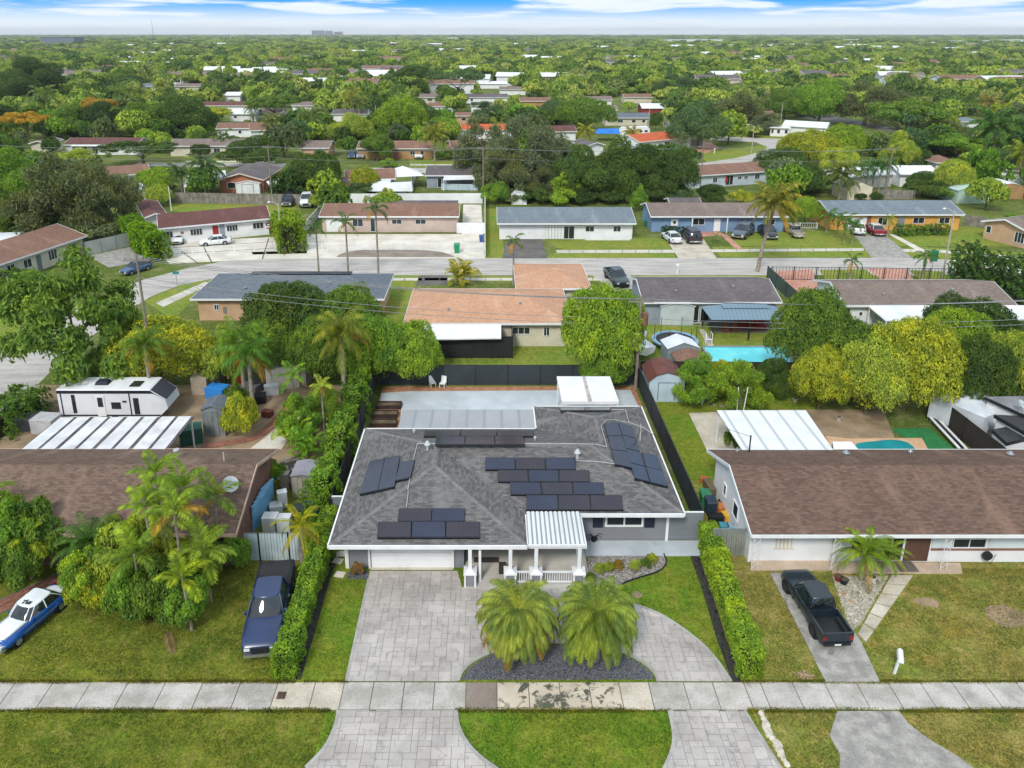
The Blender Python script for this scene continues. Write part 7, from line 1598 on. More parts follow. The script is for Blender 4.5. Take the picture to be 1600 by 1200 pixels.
def hedge(label, a, c, w, h, col, dens=330, leaf=.075, name='hedge', group=None, rough=.16, segs=3):
    a, c = Vector((*a, 0)), Vector((*c, 0)); d = c - a; L = d.length; rng = np.random.default_rng(int(L * 97)); n = int(dens * L * (h * 2 + w)); n = min(n, 60000)
    u = rng.uniform(0, L, n); q = rng.uniform(0, 2 * h + w, n); side = np.where(q < h, 0, np.where(q < h + w, 1, 2))
    y = np.where(side == 0, -w / 2, np.where(side == 1, q - h - w / 2, w / 2)); z = np.where(side == 0, q, np.where(side == 1, h, 2 * h + w - q))
    nz = np.sin(u * 2.1 + y * 3) * .4 + np.sin(u * 5.3 + z * 4) * .35 + np.sin(u * .9 + 1) * .5
    off = nz * rough + rng.uniform(-.16, .05, n) * (1 + h * .12); N = np.stack([rng.normal(0, .2, n), np.where(side == 0, -1, np.where(side == 2, 1, 0)), np.where(side == 1, 1, .35)], 1)
    C = np.stack([u, y, z], 1) + N * off[:, None]; C[:, 2] = np.maximum(C[:, 2], .03)
    ends = rng.uniform(0, 1, n) < .05; C[ends, 0] = np.where(rng.uniform(0, 1, ends.sum()) < .5, -.05, L + .05); C[ends, 1] = rng.uniform(-w / 2, w / 2, ends.sum()); C[ends, 2] = rng.uniform(0, h, ends.sum())
    o = link(name, leaf_mesh('foliage', C, N, leaf, leaf * .5, rng, [F_leaf]), loc=a, rz=math.atan2(d.y, d.x)); o.color = (*lin(COLS.get(col, col)), 1); tag(o, label, 'hedge', group); 
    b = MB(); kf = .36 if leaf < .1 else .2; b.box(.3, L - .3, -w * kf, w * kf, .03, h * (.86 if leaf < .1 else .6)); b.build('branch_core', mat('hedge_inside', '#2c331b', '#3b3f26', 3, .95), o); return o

# ---- hedges
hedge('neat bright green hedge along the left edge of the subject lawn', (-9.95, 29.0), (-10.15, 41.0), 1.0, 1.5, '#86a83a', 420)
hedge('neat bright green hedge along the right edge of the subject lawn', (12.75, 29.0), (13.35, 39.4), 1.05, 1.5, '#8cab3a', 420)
hedge('tall loose light green hedge between the junk yard and the grey house', (-10.9, 41.2), (-11.0, 62.5), 1.2, 2.6, '#7ba03c', 190, .11, rough=.6)
hedge('tall bright green hedge beside the railing of the house with the star', tuple(G(205, 375).xy), tuple(G(250, 408).xy), 2.6, 3.6, '#79a024', 60, .2, rough=.5)
hedge('bright green shrub row left of the pinkish house', tuple(G(448, 372).xy), tuple(G(458, 396).xy), 3.2, 4.2, '#8aa62a', 50, .22, rough=.6)
hedge('dark hedge in front of the house with two front gables', tuple(G(328, 240).xy), tuple(G(380, 241).xy), 1.5, 2.0, 'dark', 40, .25)
hedge('dark hedge right of the street light behind the taupe-roofed house', tuple(G(1488, 448).xy), tuple(G(1620, 478).xy), 4.0, 5.0, 'dark', 26, .26, rough=.9)
hedge('low clipped hedge in front of the blue house', tuple(G(1033, 362).xy), tuple(G(1080, 361).xy), .9, .9, 'deep', 90, .13)
hedge('rounded green shrubs under the yellow house windows', tuple(G(1400, 368).xy), tuple(G(1478, 366).xy), 1.4, 1.5, 'green', 60, .15, rough=.35)
hedge('green hedge at the left edge below the big dark tree', tuple(G(-20, 690).xy), tuple(G(60, 640).xy), 3.0, 2.4, 'green', 60, .17, rough=.6)
hedge('dark hedge left of the cream house lawn', tuple(G(-10, 450).xy), tuple(G(55, 440).xy), 1.8, 1.8, 'green', 60, .16, rough=.4)
# ---- the two full palms on the gravel island and others close by
palm('full drooping palm on the gravel island, left of the pair', 808, 1024, 962, 2.75, 'full', 120, '#97a550', 'pair of palms on the gravel island', .22, dead=.35, low=1.0)
palm('full drooping palm on the gravel island, right of the pair', 929, 1030, 964, 2.8, 'full', 125, '#8a9e4a', 'pair of palms on the gravel island', .22, low=1.0)
palm('short palm in the pebble bed by the right neighbour front step', 1345, 905, 868, 2.3, 'date', 30, '#7f9c2e', r=.14, dead=.2)
palm('second short palm leaning over the right front step', 1380, 898, 868, 1.8, 'date', 20, '#7f9a34', r=.12, dead=.5)
for i, (x, yb, yh, n, c) in enumerate([(262, 905, 742, 8, '#86a42c'), (292, 950, 800, 9, '#86a032'), (347, 880, 778, 8, '#7f9a34'), (246, 925, 795, 7, '#8faa2c'), (318, 905, 850, 7, '#9db02e'), (300, 985, 905, 7, '#9db02e'), (5, 880, 775, 7, '#8fae2c'), (50, 905, 845, 7, '#9aab2e'), (262, 890, 770, 7, '#7f9c30')]):
    palm(['tallest slender palm before the left brown roof', 'slender palm with a pale trunk right of the tallest one', 'single slender palm nearest the corrugated gate', 'slender palm left of the tallest one, over the roof edge', 'short yellowish palm below the tallest palms', 'low yellow palm at the front of the left planting', 'slender palm at the left edge over the brown roof', 'low yellow palm in the far left shrubs', 'second crown crowding the tallest slender palm'][i], x, yb, yh, 1.9, 'areca', n, c, 'slender palms in the left front planting', .07, lean=random.uniform(-.2, .2), low=.75, dead=.4)
palm('bushy dark blue-green palm overhanging the left front planting', 150, 905, 855, 2.6, 'date', 44, '#55793a', r=.16, low=.95)
palm('young palm with dry brown lower fronds at the pale gate', 474, 885, 825, 2.1, 'date', 15, '#a3a41e', r=.16, dead=1, low=1.1)
for i, (x, yb, yh, n, c) in enumerate([(275, 915, 815, 9, '#8fa63c'), (330, 940, 862, 9, '#8fa63c'), (225, 960, 870, 8, '#7f9c3a'), (305, 900, 765, 9, '#7f9c3a')]):
    palm(['arching palm low between the tall slender palms', 'arching palm toward the blue pickup', 'arching palm among the front shrubs', 'full-crowned slender palm over the roof ridge'][i], x, yb, yh, 2.1, 'areca', n + 2, c, 'slender palms in the left front planting', .07, low=.85, dead=.3)
for i, (q, s, c) in enumerate([((60, 890), 95, 'green'), ((15, 880), 90, 'bright'), ((30, 920), 70, 'green'), ((205, 915), 90, 'lime'), ((250, 965), 85, 'green'), ((215, 960), 70, 'fresh'), ((285, 975), 60, 'green'), ((170, 930), 60, 'yellow'), ((330, 900), 60, 'green'), ((366, 888), 50, 'fresh'), ((120, 870), 60, 'green'), ((185, 890), 70, 'lime'), ((140, 950), 55, 'yellow'), ((300, 935), 70, 'bright')]):
    plant(['dense round shrub at the far left against the porch', 'bright shrub at the left picture edge', 'low shrub before the far left porch', 'lime shrub in the middle of the left planting', 'dark leafy shrub with white flowers at the front of the left planting', 'fresh green shrub behind the spiky plant', 'shrub at the right front of the left planting', 'yellow-green shrub under the bushy palm', 'shrub below the single slender palm', 'low shrub at the left end of the corrugated gate', 'shrub at the left house wall behind the bushy palm', 'lime shrub against the left house wall', 'spiky yellow-green plant beside the vintage car', 'bright shrub under the low yellow palm'][i],
          q[0], q[1], q[1] - s * 1.05, s * 1.15, 'shrub', c, 'shrubs in the left front planting', 'shrub', .0, cat='shrub')
clump('clump of thin yellow-green cane palms by the left junk yard', (465, 700), 16, 2.6, 1.5, '#8ea82c', fl=1.5); clump('bushy cane palm left of the tall hedge', (480, 720), 14, 2.8, 1.4, '#6f9a2a', fl=1.4)
clump('large yellowish cane palm clump at the far kerb', (722, 444), 16, 3.0, 2.0, '#a5a03a', fl=2.2)
for i in range(7):
    q = [(921, 908), (935, 896), (951, 893), (966, 890), (992, 890), (1008, 887), (1018, 880)][i]; plant(['green tuft at the porch corner in the gravel bed', 'pale green plant beside the porch pier', 'yellow-green plant left of middle in the gravel bed', 'pinkish low plant in the gravel bed', 'round lime plant in the middle of the gravel bed', 'small green plant right of middle in the gravel bed', 'lime plant at the right end of the gravel bed'][i], q[0], q[1], q[1] - 14, 18, 'shrub', ['green', 'lime', 'yellow', 'orange', 'lime', 'green', 'yellow'][i], 'plants in the gravel bed', 'plant', 0, cat='plant')
plant('dry orange-brown plant at the garage pier', 558, 900, 878, 20, 'shrub', '#a0855a', None, 'plant', 0, cat='plant')
plant('round croton bush of green and yellow leaves in the left back yard', 378, 682, 618, 56, 'shrub', 'yellow', None, 'shrub', 0, cat='shrub'); plant('dark shrub behind the croton bush, left back yard', 372, 650, 600, 46, 'shrub', 'green', None, 'shrub', 0, cat='shrub')
plant('green shrub at the gable end of the left house', 430, 760, 722, 40, 'shrub', 'fresh', None, 'shrub', 0, cat='shrub')
plant('green potted plants under the left edge of the white carport roof', 1142, 700, 672, 26, 'shrub', 'green', None, 'shrub', 0, cat='shrub')
# ---- trees of the near and middle ground: foot x, foot y, top y, width, kind, colour
T = [('green leafy tree over the junk strip, left of the tall hedge', 470, 690, 618, 75, 'open', 'fresh'), ('light green bushy tree behind the feather palms, left', 350, 600, 520, 90, 'open', 'lime'), ('dense green mango beside the tall feather palm', 500, 600, 500, 105, 'mango', 'green'), ('low green bush between junk strip and tall hedge', 505, 660, 606, 60, 'oak', 'bright'), ('leafy tree rising in the middle of the left front planting', 225, 930, 850, 115, 'open', 'lime'), ('loose bushy mass at the right front of the left planting', 285, 972, 895, 95, 'open', 'fresh'), ('loose green mass beside the vintage car tail', 150, 935, 862, 90, 'open', 'bright'), ('loose green mass against the left house wall', 200, 890, 815, 110, 'open', 'green'), ('leafy mass at the far left before the brick walk', 30, 905, 800, 110, 'open', 'fresh'),
 ('huge dark spreading tree over the side street, left', 128, 600, 408, 225, 'open', 'green'), ('dense yellow-green mango tree behind the travel trailer', 255, 600, 505, 165, 'mango', 'yellow'), ('green lower crown left of the yellow-green mango', 185, 612, 540, 95, 'mango', 'green'),
 ('dark mango crown behind the feather palms', 455, 560, 446, 135, 'mango', 'dark'), ('rounded green mango right of the dark one', 545, 560, 452, 120, 'mango', 'green'), ('low bright mango crown at the back fence corner', 640, 600, 508, 105, 'mango', 'bright'), ('green tree filling the corner behind the tall hedge', 585, 602, 500, 120, 'mango', 'fresh'),
 ('dark green tree behind the yellow palm crowns, left', 420, 590, 505, 110, 'mango', 'green'), ('yellow-green round tree beside the transformer pole', 936, 592, 454, 132, 'mango', 'bright'), ('low bushy undergrowth below the yellow-green round tree', 945, 606, 545, 80, 'oak', 'fresh'),
 ('dark round tree right of the above-ground pool', 1260, 592, 460, 124, 'mango', 'green'), ('mid-green mango left of the big yellow one', 1330, 622, 512, 135, 'mango', 'green'), ('big yellow-topped mango tree above the teal pool', 1412, 640, 505, 140, 'mango', 'yellow'), ('lime crown in front of the big yellow one, left', 1352, 648, 535, 115, 'mango', 'lime'), ('low yellow-green crown right of the dark round tree', 1278, 640, 548, 95, 'mango', 'yellow'), ('green crown between the yellow mango and the tent', 1455, 640, 545, 100, 'open', 'lime'), ('domed dark tree behind the yellow mango', 1505, 560, 470, 140, 'mango', 'deep'), ('bright dome in front of the dark dome, right', 1490, 575, 488, 115, 'mango', 'bright'),
 ('dark leafy tree right of the yellow mango', 1518, 650, 535, 105, 'mango', 'dark'), ('yellow-green tree at the right edge behind the tent', 1580, 648, 528, 115, 'mango', 'lime'), ('small feathery tree behind the blue barn shed', 1088, 628, 562, 85, 'wispy', 'fresh'), ('small bright tree before the above-ground pool', 1150, 640, 570, 95, 'wispy', 'bright'), ('slim young tree left of the small bright tree', 1120, 620, 566, 60, 'wispy', 'yellow'),
 ('dark shrubby tree under the dark round tree', 1205, 618, 560, 60, 'oak', 'dark'), ('green tree on the left edge below the cream house', 5, 480, 436, 60, 'oak', 'green'), ('mid-green tree in front of the cream house door', 60, 470, 425, 70, 'oak', 'fresh'),
 ('massive olive-grey drooping tree behind the cream house', 115, 372, 248, 175, 'wispy', 'olive'), ('second olive crown joined to the massive drooping tree', 170, 362, 262, 100, 'wispy', 'olive'), ('bright green tree left of the massive olive tree', 15, 330, 238, 95, 'oak', 'fresh'), ('green tree at the left edge in front of the olive tree', 10, 380, 290, 60, 'oak', 'green'),
 ('lime tree behind the mauve-roofed house', 125, 255, 232, 55, 'oak', 'lime'), ('wide dark spreading tree before the two-gabled house', 225, 258, 222, 125, 'spread', 'dark'), ('clipped round bush beside the two-gabled house', 315, 248, 226, 32, 'mango', 'deep'), ('bright round tree by the white canopy, left', 248, 300, 264, 70, 'mango', 'bright'), ('bright lower shrub right of the red-roofed wing', 250, 322, 290, 44, 'mango', 'lime'),
 ('dark tree right of the brick house street', 395, 262, 216, 90, 'oak', 'dark'), ('dense dark mango left of centre behind the fence', 497, 304, 240, 92, 'mango', 'dark'), ('green leaning tree left of the dense dark mango', 470, 300, 255, 60, 'oak', 'green'), ('yellow-green tree in front of the brown-roofed house', 570, 302, 262, 48, 'mango', 'yellow'), ('low dark bushes right of the brick-red shed', 562, 306, 285, 55, 'oak', 'teal'), ('low bright shrub at the fence by the parked cars', 497, 326, 304, 32, 'shrub', 'lime'),
 ('round tree before the tan house', 590, 252, 210, 60, 'oak', 'green'), ('pair of bright broad trees behind the tan house, left one', 628, 216, 155, 85, 'mango', 'bright'), ('dark wide tree behind the bright broad pair', 660, 210, 158, 70, 'oak', 'dark'), ('bright tree of the broad pair, right one', 690, 214, 184, 60, 'mango', 'fresh'), ('small bright bush on the lawn of the tan house', 607, 262, 248, 28, 'shrub', 'fresh'), ('bright tree left of the tan house', 550, 225, 178, 70, 'oak', 'lime'),
 ('tall drooping grey-green tree over the screened porch', 755, 290, 196, 110, 'wispy', 'grey'), ('wide grey-green tree right of the slim pole', 822, 302, 190, 120, 'wispy', 'grey'), ('dark grey-green tree behind the slate-roofed house, left', 790, 312, 240, 90, 'wispy', 'olive'), ('young green tree at the white fence corner', 775, 318, 285, 45, 'oak', 'fresh'),
 ('tall dense dark tree behind the slate-roofed house', 905, 312, 232, 100, 'oak', 'dark'), ('dense dark tree reaching the blue tarp', 965, 312, 218, 95, 'oak', 'dark'), ('tall dark tree right of the dense pair', 1010, 308, 228, 85, 'oak', 'deep'), ('green tree below the orange-roofed house', 1045, 312, 235, 90, 'oak', 'dark'), ('pointed bright green tree behind the slate roof', 882, 318, 270, 70, 'cone', 'bright'), ('small pointed tree between the slate and blue houses', 998, 330, 290, 36, 'cone', 'fresh'), ('olive-green bush tree left of the pointed bright tree', 848, 314, 262, 55, 'wispy', 'olive'),
 ('dark hedge-like trees behind the blue house', 1110, 318, 288, 55, 'oak', 'deep'), ('yellow-green shrub behind the blue house', 1160, 318, 298, 40, 'shrub', 'yellow'), ('bright dome tree beside the coconut palm', 1256, 352, 309, 46, 'mango', 'bright'), ('dark round tree behind the coconut palm', 1250, 306, 257, 72, 'mango', 'dark'), ('dark tree left of the street bend light', 1215, 280, 232, 90, 'oak', 'dark'), ('yellow-topped tree right of the corner house', 1262, 262, 206, 95, 'mango', 'yellow'), ('bright round tree before the avenue', 1312, 252, 197, 70, 'mango', 'bright'), ('yellow-green tree in front of the avenue trees', 1310, 275, 230, 60, 'oak', 'lime'),
 ('large green umbrella tree, right', 1408, 232, 158, 130, 'spread', 'green'), ('yellow-green shrubby tree by the crossarm pole', 1400, 270, 208, 55, 'oak', 'lime'), ('brownish-green tree behind the umbrella tree', 1455, 235, 188, 100, 'wispy', 'olive'), ('round yellow-green tree beside the pale green shed', 1484, 308, 252, 66, 'mango', 'lime'), ('low bushy tree under the round yellow-green one', 1440, 306, 268, 60, 'oak', 'dark'), ('row tree with green top behind the right houses', 1495, 255, 212, 110, 'spread', 'fresh'), ('dark weeping tree by the right houses', 1560, 278, 235, 60, 'oak', 'teal'),
 ('clipped dark ball bush left of the cream shed', 1343, 312, 302, 22, 'mango', 'deep'), ('clipped dark ball bush right of the cream shed', 1368, 312, 301, 20, 'mango', 'deep'), ('small weedy bush by the yellow house right corner', 1555, 368, 345, 30, 'shrub', 'green'), ('low green bush before the peach house', 1580, 352, 335, 30, 'shrub', 'fresh'),
 ('grey-barked dark tree with a spreading crown by the street bend', 1090, 232, 160, 90, 'oak', 'teal'), ('wide dark brown-green tree behind the street bend', 1150, 205, 148, 110, 'wispy', 'olive'), ('light green willowy tree above the maroon roof', 912, 206, 155, 95, 'mango', 'green'), ('dark round tree left of the willowy one', 862, 196, 158, 42, 'mango', 'teal'), ('green round bush right of the slate roof', 1024, 204, 176, 22, 'oak', 'dark'), ('small open tree on the corner lot lawn', 1192, 210, 180, 52, 'wispy', 'grey'),
 ('tall bright avenue tree with a split crown', 1278, 196, 125, 80, 'oak', 'fresh'), ('dark broad avenue tree right of the split crown', 1350, 195, 130, 105, 'wispy', 'olive'), ('wide dark tree left of the avenue', 1225, 185, 140, 70, 'oak', 'green'), ('golden flowering tree in the upper left', 45, 218, 175, 70, 'spread', 'gold'), ('green tree right of the golden one', 110, 215, 165, 75, 'oak', 'green'), ('orange-topped tree, upper left', 155, 195, 154, 60, 'spread', 'orange'), ('dark dense tree behind the mauve roof', 160, 212, 160, 75, 'oak', 'deep'), ('tall green tree right of the dense one', 235, 212, 162, 85, 'oak', 'green'), ('tall dark tree behind the two-gabled house', 290, 212, 150, 90, 'oak', 'dark'), ('mid-green tree left of the white two-window house', 318, 210, 168, 50, 'oak', 'teal'), ('yellow-green spreading tree above the white two-window house', 335, 195, 168, 70, 'spread', 'yellow'),
 ('dark tree on the left edge, far back', 20, 165, 110, 75, 'oak', 'dark'), ('large dark tree, far upper left', 60, 160, 92, 90, 'oak', 'deep'), ('wide dark spreading tree, upper centre', 745 - 30, 158, 108, 90, 'spread', 'teal'), ('huge dark umbrella tree, upper centre left', 200 + 2, 140, 108, 55, 'oak', 'green'), ('broad tree above the tan house, upper centre', 645, 150, 103, 70, 'spread', 'dark'), ('round tree beside the tall pole, upper centre', 700, 170, 133, 32, 'oak', 'green'),
 ('dark green trees behind the terracotta roof', 1055, 150, 118, 70, 'wispy', 'teal'), ('green tree above the orange long roof', 818, 190, 162, 40, 'oak', 'lime'), ('grey-green tree row right of the peach building', 760, 188, 160, 60, 'wispy', 'teal'), ('wide low tree above the road left, upper centre', 430, 190, 150, 95, 'spread', 'green')]
for t in T: plant(t[0], *t[1:5], kind=t[5], col=t[6], group='trees among the houses')
for i, (x, y, w, c) in enumerate([(835, 316, 46, 'dark'), (868, 316, 40, 'teal'), (905, 316, 50, 'deep'), (945, 316, 46, 'dark'), (975, 316, 44, 'green'), (1020, 314, 50, 'dark'), (1060, 314, 46, 'teal'), (800, 316, 36, 'olive'), (700, 250, 30, 'green'), (480, 312, 40, 'dark'), (530, 300, 30, 'green'), (1250, 300, 46, 'dark'), (1295, 300, 50, 'green'), (1440, 308, 50, 'dark'), (1475, 312, 40, 'green'), (60, 372, 90, 'dark'), (150, 380, 70, 'olive'), (200, 372, 50, 'teal')]):
    plant(f"{WORD[c]} undergrowth mass {['behind the slate roof, far left', 'second along behind the slate roof', 'under the tall dark tree behind the slate roof', 'under the blue tarp tree', 'right end behind the slate roof', 'left behind the blue house', 'middle behind the blue house', 'beside the small rounded white shed', 'right of the yellow coconut palm', 'below the dark mango at the wooden fence', 'beside the brick-red shed', 'under the dark round tree by the coconut palm', 'left of the cream shed', 'right of the crossarm pole', 'under the round yellow-green tree', 'under the massive olive tree, left', 'under the massive olive tree, middle', 'under the olive tree, right end'][i]}", x, y, y - w * .55, w * 1.3, 'shrub', c, 'undergrowth between the lots', 'shrub', 0, cat='shrub')
# ---- palms further back
PL_ = [('tall feather palm with yellowed fronds over the left back yard', 540, 640, 520, 3.6, 'queen', 26, '#7f8a35', .17, 0), ('feather palm above the yellow-green mango, left one', 385, 640, 530, 3.2, 'queen', 24, '#6f8f34', .16, 0), ('feather palm crown nearest the travel trailer', 398, 660, 555, 3.0, 'queen', 22, '#5f8a34', .16, 0), ('palm crown emerging from the mango tree', 240, 640, 540, 3.0, 'queen', 20, '#6d8c34', .15, 0),
 ('spiky yellow-green dracaena-like palm left of the tall hedge', 508, 690, 604, 1.2, 'areca', 12, '#a9b84a', .07, 0), ('small palm with upright fronds by the grey hut', 462, 660, 590, 1.8, 'areca', 10, '#6f9a34', .08, 0),
 ('leaning coconut palm with golden drooping fronds by the street', 1183, 424, 318, 4.6, 'coconut', 24, '#8a8a3c', .22, 1.4), ('slim royal palm left of three by the far kerb', 499, 436, 355, 2.0, 'royal', 9, '#4f7240', .1, 0), ('slim royal palm middle of three by the far kerb', 545, 438, 348, 2.4, 'royal', 9, '#4f7240', .11, 0), ('tallest slim royal palm, right of three by the far kerb', 592, 440, 328, 2.6, 'royal', 9, '#4f7240', .11, 0), ('slim palm beside the salmon-roofed front wing', 802, 446, 378, 2.0, 'royal', 9, '#5a7d3a', .1, 0),
 ('small palm left behind the iron fence', 1327, 440, 408, 1.8, 'royal', 9, '#4f7a34', .12, 0), ('small palm right behind the iron fence', 1440, 441, 402, 2.0, 'royal', 10, '#4f7a34', .12, 0), ('small palm on the blue house lawn', 1118, 378, 369, 1.2, 'royal', 8, '#6f8a3a', .08, 0), ('palm in front of the yellow house door', 1386, 372, 344, 1.5, 'areca', 9, '#7f9a34', .08, 0),
 ('leftmost low palm of the row by the yellow house drive', 1290, 365, 338, 2.3, 'royal', 10, '#4f7a3a', .09, 0), ('second low palm of the row by the yellow house drive', 1307, 372, 342, 2.3, 'royal', 10, '#4f7a3a', .09, 0), ('third low palm of the row by the yellow house drive', 1318, 378, 346, 2.3, 'royal', 10, '#547f3a', .09, 0), ('rightmost low palm of the row by the yellow house drive', 1330, 382, 352, 2.3, 'royal', 10, '#547f3a', .09, 0),
 ('coconut palm with brown skirt behind the cream shed', 1310, 312, 275, 5.0, 'coconut', 20, '#6f7d45', .2, 0), ('dark palm left of the brick house', 286, 305, 272, 4.0, 'coconut', 16, '#56704a', .2, 0), ('dark palm right beside the brick house', 326, 303, 262, 5.2, 'coconut', 18, '#56704a', .22, 0), ('yellow coconut palm on the tan house lawn', 679, 252, 210, 5.5, 'coconut', 20, '#8d9440', .22, 0), ('large royal palm among dense trees, right', 1546, 258, 198, 8.5, 'coconut', 24, '#5a8045', .4, 0), ('yellow palm left of the blue tarp', 915, 228, 205, 4.0, 'coconut', 18, '#a8a83c', .2, 0), ('yellow palm in front of the orange tile roof', 986, 228, 208, 4.0, 'coconut', 18, '#a09a3c', .2, 0), ('round dark palm at the pink drive', 1063, 245, 220, 4.4, 'date', 26, '#5d7350', .3, 0),
 ('yellow-green palm at the right edge', 1590, 285, 240, 5.0, 'coconut', 18, '#8a9a3a', .25, 0), ('tall palm cluster in the upper left, left one', 75, 190, 150, 7.0, 'coconut', 18, '#6f8550', .3, 0), ('pair palm in the upper left, left trunk', 192, 182, 145, 4.5, 'coconut', 14, '#718447', .2, 0), ('pair palm in the upper left, right trunk', 207, 186, 141, 4.5, 'coconut', 14, '#718447', .2, 0), ('tall palm above the pale building, upper left', 262, 150, 116, 5.0, 'royal', 12, '#718a55', .22, 0),
 ('leaning palm upper centre, left of the pair', 553, 188, 150, 5.5, 'coconut', 16, '#8d9145', .2, 0), ('leaning palm upper centre, right of the pair', 562, 190, 160, 5.0, 'coconut', 16, '#7f8a4a', .2, 0), ('palm behind the peach house, left', 425, 215, 190, 5.0, 'coconut', 16, '#7a8448', .2, 0), ('palm behind the peach house, right', 487, 215, 186, 6.5, 'coconut', 18, '#6f8550', .22, 0), ('small palm by the hedge of the two-gabled house', 352, 240, 214, 4.0, 'royal', 12, '#557a3c', .15, 0), ('palm beside the white cluster, upper left', 395, 190, 168, 4.5, 'coconut', 14, '#8a9448', .2, 0),
 ('grey silver palm pair, left one, top centre', 894, 135, 120, 7.0, 'date', 30, '#9aa596', .4, 0), ('grey silver palm pair, right one, top centre', 921, 135, 120, 7.0, 'date', 30, '#9aa596', .4, 0), ('palm left of the silver pair', 842, 152, 138, 5.0, 'coconut', 16, '#6f8550', .2, 0), ('palm in front of the tan roof, centre', 862, 158, 142, 5.0, 'coconut', 16, '#7a8550', .2, 0), ('tall palm between roofs, upper right', 1220, 118, 92, 7.0, 'coconut', 16, '#5f7a4a', .3, 0), ('brown-skirted palm left of the dark wall of trees', 1540, 195, 160, 6.0, 'coconut', 16, '#8d8350', .3, 0)]
for t in PL_:
    palm(t[0], *t[1:5], kind=t[5], n=t[6], col=t[7], r=t[8], lean=t[9], near=t[2] > 335, group='palms among the houses', low=.95, dead=.5)
for i, (x, yb, yt) in enumerate([(1352, 300, 262), (1362, 298, 258), (1372, 300, 262), (1382, 298, 256), (1345, 302, 268)]):
    palm(['first', 'second', 'third', 'fourth', 'shortest'][i] + ' thin-trunked palm before the long low white house, right', x, yb, yt, 3.2, 'royal', 10, '#557c48', 'thin palms before the long low white house', .12, near=False)
# dry fallen frond, white flowers
o = link('fallen_frond', frond_mesh('frond', 2.0, R(14), .5, .2, 22, .02, .2, mats=[M_twig, M_twig]), loc=G(262, 985), rz=R(-60)); tag(o, 'dry brown palm frond lying on the left front lawn', 'palm frond')
b = MB()
for (cx_, cy_, sx_, z) in ((228, 815, 14, 1.6), (262, 833, 12, 1.4), (225, 905, 12, 1.1), (300, 830, 12, 1.8)):
    for k in range(26):
        p = G(cx_ + random.uniform(-sx_, sx_), cy_ + random.uniform(-8, 8) + z * 12, 0) + Vector((0, 0, z + random.uniform(0, .5))); b.raw([p + Vector((.07, 0, 0)), p + Vector((0, .07, .03)), p + Vector((-.07, 0, 0)), p + Vector((0, -.07, .03)), p + Vector((0, 0, .05))], [(0, 1, 4), (1, 2, 4), (2, 3, 4), (3, 0, 4)])
o = b.build('white_flowers', M_white); o['kind'] = 'stuff'; o['label'] = 'white blossom scattered over the left front shrubs'

# ------------------------------------------------------------------ trees scattered between and beyond the houses
FARC = [crown_mesh(k, 77 + i, 1500, .085, .05, True) for i, k in enumerate(('oak', 'mango', 'oak', 'wispy', 'spread', 'mango'))]
def proj(X, Y, Z):
    d = Y * math.cos(PITCH) - (Z - CAM_H) * math.sin(PITCH); up = Y * math.sin(PITCH) + (Z - CAM_H) * math.cos(PITCH); return CX + FOC * X / d, CY - FOC * up / d
KEEP = [(s[1][0] - 2, s[2][0] + 2, min(s[1][1], s[2][1]) - 9 * px_per_m(s[1][1]) / 10 - 3, max(s[1][1], s[2][1]) + 2.0 * px_per_m(s[1][1])) for s in spec]
KEEP += [(1090, 1330, 214, 262), (545, 760, 240, 272), (190, 480, 240, 262), (262, 500, 300, 345), (1085, 1205, 240, 300), (640, 800, 255, 335), (900, 1110, 195, 232), (1280, 1500, 286, 330), (1240, 1400, 172, 210), (740, 1240, 296, 420), (0, 240, 325, 700), (965, 1010, 196, 215), (1570, 1600, 286, 330)]
scat = []; tries = 0; rr = random.Random(5)
while len(scat) < 1150 and tries < 60000:
    tries += 1; Y = rr.uniform(125, 470) ; 
    if rr.random() > (Y / 470) ** .8: continue
    X = rr.uniform(-.75, .75) * Y; s = rr.uniform(2.4, 5.6); H = s * rr.uniform(1.1, 1.6) + 1.0
    px, py = proj(X, Y, 0); _, pt = proj(X, Y, H); hw = s * FOC / Y * .85
    if py > 345 or px < -60 or px > 1660: continue
    bad = False
    for x0, x1, y0, y1 in KEEP:
        ox = min(px + hw, x1) - max(px - hw, x0); oy = min(py, y1) - max(pt, y0)
        if ox > 0 and oy > 0 and (ox / min(2 * hw, x1 - x0) > .3) and oy / (y1 - y0) > .3: bad = True; break
    if bad or any(abs(px - a) < hw * .5 and abs(py - b_) < 5 for a, b_ in TREES): continue
    if any((X - a[0]) ** 2 + (Y - a[1]) ** 2 < ((s + a[2]) * .42) ** 2 for a in scat): continue
    scat.append((X, Y, s, H, px, py))
print("SCAT", len(scat)); scat.sort(key=lambda a: a[1]); n_ind = max(0, 292 - len(T)); used_l = {}
SHP = ['rounded', 'domed', 'full', 'feathery', 'flat-topped', 'lumpy']; FCOL = ['dark', 'green', 'teal', 'olive', 'green', 'fresh', 'dark', 'lime', 'yellow', 'green', 'bright', 'deep', 'grey', 'dark', 'green', 'lime']
